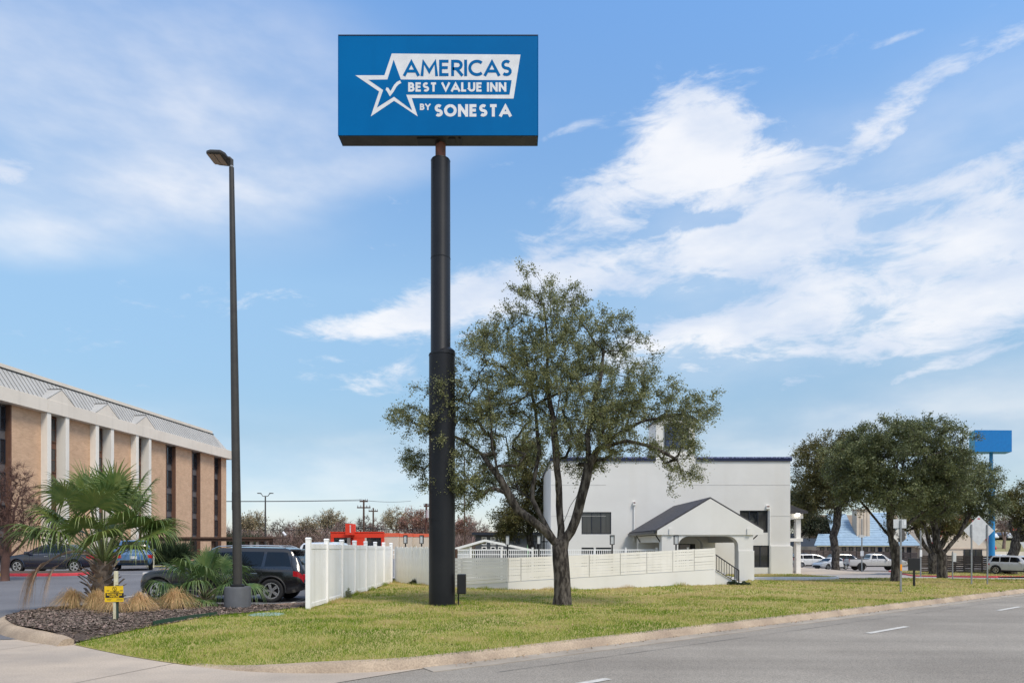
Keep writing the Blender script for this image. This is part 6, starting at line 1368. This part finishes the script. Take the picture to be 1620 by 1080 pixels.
for k in range(9):
    y = 150 + (k % 3) * 2.0; x = W(1568 + k * 9.5, y); minicar('distant_car', f'{fc_[k]} car, {pos_[k]}, in the row of cars on the far slope', x, y, gz(x, y) + .0, R(70 if k % 2 else 250), fc_[k])
# road crossing behind, low wall and cars by the diner
x_ = W(1600, 112); o = MB().box(W(1545, 118), W(1760, 118), 0, .3, -1.6, Hh(872, 118)).build('low_wall', M['concrete_pale'], loc=(0, 118, 0)); tag(o, 'pale low wall at the foot of the far grassy slope', 'wall')
minicar('parked_car', 'white car roof showing over the end of the board fence at the right', W(1588, 90), 90, -1.2 + .25, R(10), 'white')

# fallen leaves on the lawn and along the gutter
rl_ = np.random.default_rng(77); n = 1500; x = np.concatenate([rl_.normal(1.4, 3.5, n), rl_.uniform(-7, 22, n)]); y = np.concatenate([rl_.normal(19.5, 3.0, n), rl_.uniform(10, 34, n)]); ok = inpoly(x, y, lawn_poly); x, y = x[ok], y[ok]; z = np.array([lawn_z(a_, b_) for a_, b_ in zip(x, y)]) + .04
t_ = rl_.uniform(-1, 26, 700); off = np.abs(rl_.normal(0, .10, 700)) + .10; x = np.concatenate([x, t_ + off * .61]); y = np.concatenate([y, 11.26 + .765 * t_ - off * .79]); z = np.concatenate([z, np.full(700, -.112)]); n = len(x)
d = rl_.normal(size=(n, 3)); d[:, 2] *= .3; d /= np.linalg.norm(d, axis=1)[:, None]; s = np.cross(d, rl_.normal(size=(n, 3)) * .4 + [0, 0, 1]); s /= np.linalg.norm(s, axis=1)[:, None]; L = rl_.uniform(.012, .03, (n, 1)); c = np.stack([x, y, z], 1)
v = np.stack([c - d * L, c + s * L * .5, c + d * L, c - s * L * .5], 1).reshape(-1, 3)
tag(npmesh('fallen_leaves', v, np.arange(n)[:, None] * 4 + np.array([[0, 1, 2, 3]]), mat('dead_leaf', (.38, .27, .15), (.20, .13, .07), scale=2, rough=.8, island=.5)), kind='stuff')
# ================================================================== PALMS
def frond(mb_leaf, mb_stalk, base, d0, plen, R0, spread, droop, nseg, rng, tilt=0.0, sag=.35):
    """costapalmate fan: d0 starting direction, petiole of length plen then a fan of radius R0"""
    p = Vector(base); d = Vector(d0).normalized(); pts = [p.copy()]; K = 8
    for i in range(K):
        d = (d + Vector((0, 0, -sag / K))).normalized(); p = p + d * plen / K; pts.append(p.copy())
    mb_stalk.tube(pts, [.022 - .010 * i / K for i in range(K + 1)], 5)
    f = d; s = f.cross(Vector((0, 0, 1))); s = s.normalized() if s.length > .05 else Vector((1, 0, 0)); s = (s + f.cross(s) * tilt).normalized(); n = s.cross(f).normalized()
    da = spread / nseg
    for i in range(nseg):
        a_ = -spread / 2 + da * (i + .5); L = R0 * (1 - .22 * abs(a_) / math.pi) * rng.uniform(.88, 1.08); cup = .22 * (abs(a_) / (spread / 2)) ** 2
        dr = f * math.cos(a_) + s * math.sin(a_) + n * cup; dr.normalize(); lat = (-f * math.sin(a_) + s * math.cos(a_)).normalized()
        T = [0.02, .18, .36, .52, .68, .84, 1.0]; b = len(mb_leaf.v); w36 = R0 * .36 * math.tan(da / 2) * 1.02; dj = rng.uniform(.75, 1.35) * droop; tw = rng.uniform(-.10, .10)
        for t in T:
            w = (R0 * t * math.tan(da / 2) * 1.02) if t <= .36 else w36 * (1.0 - (t - .36) / .64) ** .75
            z = -dj * L * max(0, t - .30) ** 2.0 * 1.7; hor = dr * (L * (t - .18 * dj * max(0, t - .4) ** 1.5)) + lat * tw * L * max(0, t - .35)
            c = p + hor + Vector((0, 0, z)); fold = n * w * .38
            mb_leaf.v += [tuple(c - lat * w + fold), tuple(c), tuple(c + lat * w + fold)]
        for k in range(len(T) - 1): mb_leaf.f += [(b + 3*k, b + 3*k + 1, b + 3*k + 4, b + 3*k + 3), (b + 3*k + 1, b + 3*k + 2, b + 3*k + 5, b + 3*k + 4)]
    return p
def palm(name, label, loc, trunk_h, trunk_r, fronds, mt, seed, boots, R0, dead=0, zstart=None):
    rng = random.Random(seed); root = empty(name, loc, 0, label, 'palm')
    if trunk_h > .1:
        MB().tube([(0, 0, -.1), (.0, 0, trunk_h * .3), (.03, 0, trunk_h * .7), (.05, 0, trunk_h)], [trunk_r * 1.02, trunk_r * .85, trunk_r * .7, trunk_r * .45], 14).build('trunk', M['boot'], root)
        for k in range(boots):
            z = trunk_h * (.02 + .95 * k / boots); a_ = k * 2.399 + rng.uniform(-.2, .2); r_ = trunk_r * (.92 - .35 * z / trunk_h); c, s = math.cos(a_), math.sin(a_); L = rng.uniform(.24, .40); up = rng.uniform(.65, .95)
            tw = rng.choice((-1, 1)) * rng.uniform(.2, .55); m = MB(); w0, w1 = rng.uniform(.075, .10), rng.uniform(.03, .045)
            for t, w_ in ((0, w0), (.45, w0 * .62), (1, w1)):
                rr = r_ + L * t * (.25 + .55 * t); zz = z + L * t * up; cc, s2 = math.cos(a_ + tw * t), math.sin(a_ + tw * t)
                for q in (-1, 1):
                    for h_ in (0, .035): m.v.append((cc * (rr + h_) - s2 * w_ * q, s2 * (rr + h_) + cc * w_ * q, zz))
            for b in (0, 4): m.f += [(b, b+4, b+5, b+1), (b+2, b+3, b+7, b+6), (b+1, b+5, b+7, b+3), (b, b+2, b+6, b+4)]
            m.f.append((8, 9, 11, 10)); m.build('leaf_base', M['boot'], root)
    for (az_, el_, pl_, sc, dr, tl) in fronds:
        a_, b_ = MB(), MB(); d = (math.sin(R(az_)) * math.cos(R(el_)), -math.cos(R(az_)) * math.cos(R(el_)), math.sin(R(el_)))
        base = (.05 + d[0] * .08, d[1] * .08, (zstart if zstart is not None else trunk_h) - .1 + rng.uniform(-.05, .15))
        frond(a_, b_, base, d, pl_, R0 * sc, R(rng.uniform(235, 285)), dr, 38, rng, tl, .30 if el_ > 0 else .15)
        fo = a_.build('frond', mt, root); b_.build('stalk', M['petiole'], fo)
    return root
rg = random.Random(17); fr = []
for az_, el_, pl_, sc, dr in [(0, 82, 1.15, 1.0, .35), (70, 74, 1.25, 1.0, .4), (200, 76, 1.25, .95, .35), (290, 72, 1.2, 1.0, .4), (130, 68, 1.2, .95, .4), (30, 60, 1.15, 1.0, .75), (330, 62, 1.15, 1.0, .7),
    (85, 52, 1.35, 1.05, .7), (275, 54, 1.35, 1.0, .7), (235, 50, 1.2, 1.0, .7), (150, 48, 1.2, .9, .7), (55, 38, 1.3, 1.05, 1.0), (305, 38, 1.35, 1.05, .95), (0, 36, 1.1, 1.0, 1.15), (98, 26, 1.45, 1.05, .9), (262, 30, 1.55, 1.05, .8),
    (80, 10, 1.35, 1.0, .95), (285, 14, 1.55, 1.1, .95), (25, 18, 1.15, 1.0, 1.25), (335, 20, 1.15, 1.0, 1.25), (120, 20, 1.3, 1.0, 1.0), (240, 18, 1.4, 1.0, 1.0), (270, 4, 1.7, 1.0, 1.0), (200, 30, 1.2, .9, .9), (175, 55, 1.2, 1.0, .6), (60, 2, 1.2, .9, 1.2), (110, 60, 1.3, 1.0, .6), (250, 64, 1.3, 1.0, .6), (20, 46, 1.2, 1.0, .9), (345, 48, 1.25, 1.0, .8), (72, 30, 1.4, 1.0, .9), (290, 34, 1.45, 1.0, .9)]:
    fr.append((az_ + rg.uniform(-6, 6), 27 + el_ * .74, pl_ * (1.1 if el_ < 45 else 1.55), sc, dr * .58, rg.uniform(-.5, .5)))
pm_ = palm('fan_palm', 'large fan palm with shaggy trunk in the mulch bed', (W(161, 18.2), 18.2, 0), 1.28, .30, fr, M['frond'], 3, 46, 1.06)
for (az_, el_, pl_, sc) in [(292, -38, 1.35, .8), (302, -50, 1.15, .8), (280, -30, 1.5, .75), (312, -30, .9, .7), (8, -50, .32, .36)]:
    a_, b_ = MB(), MB(); d = (math.sin(R(az_)) * math.cos(R(el_)), -math.cos(R(az_)) * math.cos(R(el_)), math.sin(R(el_)))
    frond(a_, b_, (d[0] * .15, d[1] * .15, 1.4 if pl_ > .5 else 1.3), (d[0], d[1], .55) if pl_ > .5 else d, pl_, sc, R(95), 1.4, 26, rg, 0, 1.5)
    fo = a_.build('dead_frond', M['frond_dead'], pm_, label='dry brown hanging frond'); b_.build('stalk', M['boot'], fo)
fr = [(az_ + rg.uniform(-8, 8), el_ + 8, pl_ * 1.2, sc, dr, rg.uniform(-.5, .5)) for az_, el_, pl_, sc, dr in [(0, 80, .75, .9, .3), (80, 70, .8, .9, .4), (200, 72, .8, .9, .4), (290, 66, .8, .95, .45), (140, 60, .8, .9, .5), (30, 55, .75, .95, .7), (330, 52, .8, .95, .7), (90, 42, .9, .95, .6), (268, 42, .95, 1.0, .6), (60, 26, .8, .9, .9), (300, 28, .9, 1.0, .8), (0, 32, .7, .95, 1.0), (100, 14, .95, .85, .8), (255, 18, 1.0, .9, .8), (220, 35, .8, .9, .8), (345, 12, .7, .9, 1.1), (20, 8, .6, .8, 1.2), (285, 6, .9, .9, 1.0)]]
palm('fan_palm', 'small bushy fan palm left of the lamp base', (W(322, 18.9), 18.9, 0), .28, .14, fr, M['frond_small'], 5, 12, .82)
# blond grass tufts
def tuft(px, D, label, wpx, hpx, seed, lean=0):
    rng = np.random.default_rng(seed); n = 900; a_ = rng.uniform(0, 2 * math.pi, n); R1 = 1.25 * wpx * D / 1080; H1_ = 1.1 * hpx * D / 1080
    lay = rng.uniform(0, 1, n) ** .8; r1 = R1 * (.15 + .95 * lay) * rng.uniform(.7, 1.15, n); top_ = H1_ * (1.35 - .55 * lay) * rng.uniform(.7, 1.2, n); end = rng.uniform(-.1, .75, n) * top_ * (1 - .6 * lay)
    r0 = rng.uniform(0, .10, n); c, s = np.cos(a_), np.sin(a_); V = []; w = rng.uniform(.0018, .0045, n); jit = rng.normal(size=(n, 2)) * .06
    for t in np.linspace(0, 1, 7):
        rr = r0 + r1 * t ** 1.4; z = top_ * 4 * t * (1 - t) * .95 + end * t * t + .01; z = np.where(t < .5, np.maximum(z, top_ * (1 - (1 - 2 * t) ** 2) * .98), z); z = np.maximum(z, .012)
        x = c * rr + jit[:, 0] * t + lean * t * top_; y = s * rr * .9 + jit[:, 1] * t; ww = w * (1 - .75 * t)
        V.append(np.stack([x - s * ww, y + c * ww, z], 1)); V.append(np.stack([x + s * ww, y - c * ww, z], 1))
    V = np.stack(V, 1).reshape(-1, 3); b = np.arange(n)[:, None] * 14; F = np.concatenate([b + np.array([[2*k, 2*k+1, 2*k+3, 2*k+2]]) for k in range(6)])
    o = npmesh('grass_tuft', V, F, M['tuft']); o.location = (W(px, D), D, .05); tag(o, label, 'ornamental grass', 'blond grass tufts in the mulch bed'); return o
tuft(118, 17.6, 'blond grass tuft leftmost in the mulch bed', 30, 20, 1, -.3); tuft(150, 17.2, 'blond grass tuft in front of the large palm trunk', 22, 20, 2, .2)
tuft(183, 16.6, 'blond grass tuft directly behind the yellow gas sign', 24, 22, 3, -.3); tuft(214, 16.9, 'blond grass tuft leaning right, right of the yellow gas sign', 26, 19, 4, .5)
tuft(276, 17.5, 'wide blond grass tuft in front of the small palm', 34, 20, 5, .1)
# shrubs, weeds
def leafball(name, loc, rx, ry, rz, n, leaf, mt, label, cat, seed, group=None):
    rng = np.random.default_rng(seed); d = rng.normal(size=(n, 3)); d /= np.linalg.norm(d, axis=1)[:, None]; p = d * (rng.random((n, 1)) ** .4) * np.array([rx, ry, rz]) * (1 + .2 * np.sin(d[:, :1] * 7 + seed)); p[:, 2] = np.abs(p[:, 2])
    ax = rng.normal(size=(n, 3)) + d; ax /= np.linalg.norm(ax, axis=1)[:, None]; s = np.cross(ax, rng.normal(size=(n, 3))); s /= np.linalg.norm(s, axis=1)[:, None]; q = leaf * rng.uniform(.6, 1.3, (n, 1))
    v = np.stack([p - ax * q * .5, p + s * q * .25, p + ax * q * .5, p - s * q * .25], 1).reshape(-1, 3); root = empty(name, loc, 0, label, cat, group)
    npmesh('foliage', v, np.arange(n)[:, None] * 4 + np.array([[0, 1, 2, 3]]), mt, root)
    st_ = MB()
    for k in range(7): a_ = k * .9; st_.tube([(0, 0, -.03), (math.cos(a_) * rx * .6, math.sin(a_) * ry * .6, rz * .7)], [.012, .006], 4)
    st_.build('stem', M['bark'], root)
leafball('low_shrub', (W(1160, 29.3), 29.25, 0), .26, .2, .2, 1400, .05, M['shrub'], 'dark low shrub at the foot of the entrance steps, nearer the rail', 'shrub', 1); leafball('low_shrub', (W(1176, 29.2), 29.1, 0), .26, .2, .15, 1400, .05, M['shrub'], 'dark low shrub at the foot of the entrance steps, away from the rail', 'shrub', 2)
leafball('weed', (-4.2, 29.75, 0), .35, .12, .22, 900, .05, M['shrub'], 'weed clump at the foot of the picket fence', 'weed', 3); leafball('potted_shrub', (W(1009, 31), 31, .9), .12, .12, .55, 500, .05, M['leaf_main'], 'green plant tip above the slat fence, left one', 'plant', 4)
leafball('potted_shrub', (W(1023.5, 31), 31, .9), .12, .12, .55, 500, .05, M['leaf_main'], 'green plant tip above the slat fence, right one', 'plant', 5)
leafball('weed', (-5.3, 22.1, 0), .12, .25, .32, 600, .04, M['leaf_main'], 'tall weed at the base of the vinyl fence', 'weed', 8)
leafball('potted_shrub', (W(654, 33.5), 33.5, 1.1), .2, .2, .55, 400, .07, M['leaf_main'], 'spiky plant tip between the lanterns above the picket fence', 'plant', 6)
# ================================================================== LAWN BLADES, MULCH CHIPS
def edge_v(x): ex = np.array([p[0] for p in EDGE]); ey = np.array([p[1] for p in EDGE]); return np.interp(x, ex, ey)
def ssv(a_, b_, x): t = np.clip((x - a_) / (b_ - a_), 0, 1); return t * t * (3 - 2 * t)
def lawn_zv(x, y):
    z = .035 * np.sin(x * .7 + y * .31) * np.sin(y * .5 + 1) * np.clip((y - edge_v(x)) / 3, 0, 1)
    return z - np.where(x < -1.2, .115 * (1 - ssv(0, 2.6, y - edge_v(np.maximum(x, -8.04)))) * (1 - ssv(-4.6, -1.4, x)), 0)
def blades(name, poly, zones, seed, zf, off=0.0):
    rng = np.random.default_rng(seed); VV = []
    for (ya, yb, dens, h, w) in zones:
        xs = [p[0] for p in poly]; A = (max(xs) - min(xs)) * (yb - ya); n = int(A * dens); x = rng.uniform(min(xs), max(xs), n); y = rng.uniform(ya, yb, n)
        ok = inpoly(x, y, poly) & (np.abs(x / np.maximum(y, 1)) < .80); x, y = x[ok], y[ok]; n = len(x)
        patch_ = .5 + .5 * np.sin(x * 1.7 + np.sin(y * 1.3) * 2) * np.sin(y * 1.9 + x * .6)
        hh = h * rng.uniform(.45, 1.25, n) * (.7 + .5 * patch_); a_ = rng.uniform(0, 2 * math.pi, n); ln = rng.uniform(.1, 1.15, n) * hh; ww = w * rng.uniform(.6, 1.3, n); b = rng.uniform(0, 2 * math.pi, n)
        z = zf(x, y) + off
        VV.append(np.stack([np.stack([x - np.cos(b) * ww, y - np.sin(b) * ww, z - .005], 1), np.stack([x + np.cos(b) * ww, y + np.sin(b) * ww, z - .005], 1), np.stack([x + np.cos(a_) * ln, y + np.sin(a_) * ln, z + hh], 1)], 1).reshape(-1, 3))
    V = np.concatenate(VV); return tag(npmesh(name, V, np.arange(len(V)).reshape(-1, 3), M['grass']), kind='stuff')
blades('grass', lawn_poly, [(9.8, 13, 1500, .050, .0042), (13, 17, 900, .052, .006), (17, 23, 480, .058, .009), (23, 40, 190, .065, .014)], 5, lawn_zv)
blades('grass', strip, [(35, 40, 200, .06, .014)], 6, lambda x, y: x * 0 + .03)
blades('grass', verge + [(80, 72), (80, 78)], [(44, 80, 22, .10, .03)], 7, lambda x, y: -1.2 * np.clip((y - 36) / 29.0, 0, 1) - .10 + .12)
def edge_blades(name, segs, dens, h, w, seed):
    rng = np.random.default_rng(seed); V = []
    for (p, q) in segs:
        p, q = np.array(p), np.array(q); L = np.linalg.norm(q - p); n = int(L * dens); t = rng.random(n); nr = np.array([-(q - p)[1], (q - p)[0]]) / L; clump = np.clip(np.sin(t * L * 2.3 + seed) * .6 + np.sin(t * L * 5.1) * .4 + .35, .05, 1.3)
        xy = p + (q - p) * t[:, None] + nr * (rng.random(n) * .14)[:, None] * -1; hh = h * clump * rng.uniform(.4, 1.3, n); a_ = rng.uniform(0, 2 * math.pi, n); ln = rng.uniform(.05, .6, n) * hh; b = rng.uniform(0, 2 * math.pi, n); ww = w * rng.uniform(.6, 1.3, n)
        x, y = xy[:, 0], xy[:, 1]; z = lawn_zv(x, y)
        V.append(np.stack([np.stack([x - np.cos(b) * ww, y - np.sin(b) * ww, z - .01], 1), np.stack([x + np.cos(b) * ww, y + np.sin(b) * ww, z - .01], 1), np.stack([x + np.cos(a_) * ln, y + np.sin(a_) * ln, z + hh], 1)], 1).reshape(-1, 3))
    V = np.concatenate(V); return tag(npmesh(name, V, np.arange(len(V)).reshape(-1, 3), M['grass']), kind='stuff')
edge_blades('grass_edging', [((-5.42, 18.5), (-5.42, 31.2)), ((-5.3, 31.2), (-2.4, 27.2)), ((-2.35, 27.05), (-.14, 25.45)), ((-.14, 25.45), (8.7, 29.05)), ((11.3, 32.1), (8.9, 29.3))], 260, .14, .007, 3)
an = np.linspace(0, 2 * math.pi, 13); edge_blades('grass_edging', [((-1.96 + .40 * math.cos(p), 19.12 + .40 * math.sin(p)), (-1.96 + .40 * math.cos(q), 19.12 + .40 * math.sin(q))) for p, q in zip(an, an[1:])] + [((X0m + .30 * math.cos(p), D0 + .30 * math.sin(p)), (X0m + .30 * math.cos(q), D0 + .30 * math.sin(q))) for p, q in zip(an, an[1:])], 220, .11, .006, 4)
rng_ = np.random.default_rng(9); n = 34000; x = rng_.uniform(-12.3, -5.8, n); y = rng_.uniform(12.6, 19.6, n); MP = MUL_F + MUL_B + [(-9, 19.5), (-6.6, 19.3)]; ok = inpoly(x, y, MP); x, y = x[ok], y[ok]; n = len(x)
z = np.array([mul_z(a_, b_) for a_, b_ in zip(x, y)]); d = rng_.normal(size=(n, 3)); d[:, 2] *= .35; d /= np.linalg.norm(d, axis=1)[:, None]; s = np.cross(d, [0, 0, 1.0] + rng_.normal(size=(n, 3)) * .4); s /= np.linalg.norm(s, axis=1)[:, None]
L = rng_.uniform(.012, .04, (n, 1)); w = L * rng_.uniform(.2, .5, (n, 1)); c = np.stack([x, y, z + .008], 1)
v = np.stack([c - d * L - s * w, c - d * L + s * w, c + d * L + s * w, c + d * L - s * w], 1).reshape(-1, 3)
tag(npmesh('mulch_chips', v, np.arange(n)[:, None] * 4 + np.array([[0, 1, 2, 3]]), M['mulch_chip']), kind='stuff')
n = 900; t_ = rng_.random((n, 2)); x = -5.65 - 1.6 * t_[:, 0]; y = 19.15 + (1 - t_[:, 0]) * 1.3 * t_[:, 1]; mbp = MB()
for a_, b_ in zip(x, y): q = random.uniform(.015, .03); mbp.box(a_ - q, a_ + q, b_ - q, b_ + q * .8, -.02, q)
tag(mbp.build('pebbles', M['gravel']), kind='stuff')
cu = empty('paper_cup', (W(409, 20.2), 20.2, -.12), R(20), 'white crumpled cup on the asphalt by the lamp base', 'litter')
MB().tube([(-.09, 0, .04), (.06, .02, .045)], [.045, .035], 10).build('cup', M['sign_white'], cu)
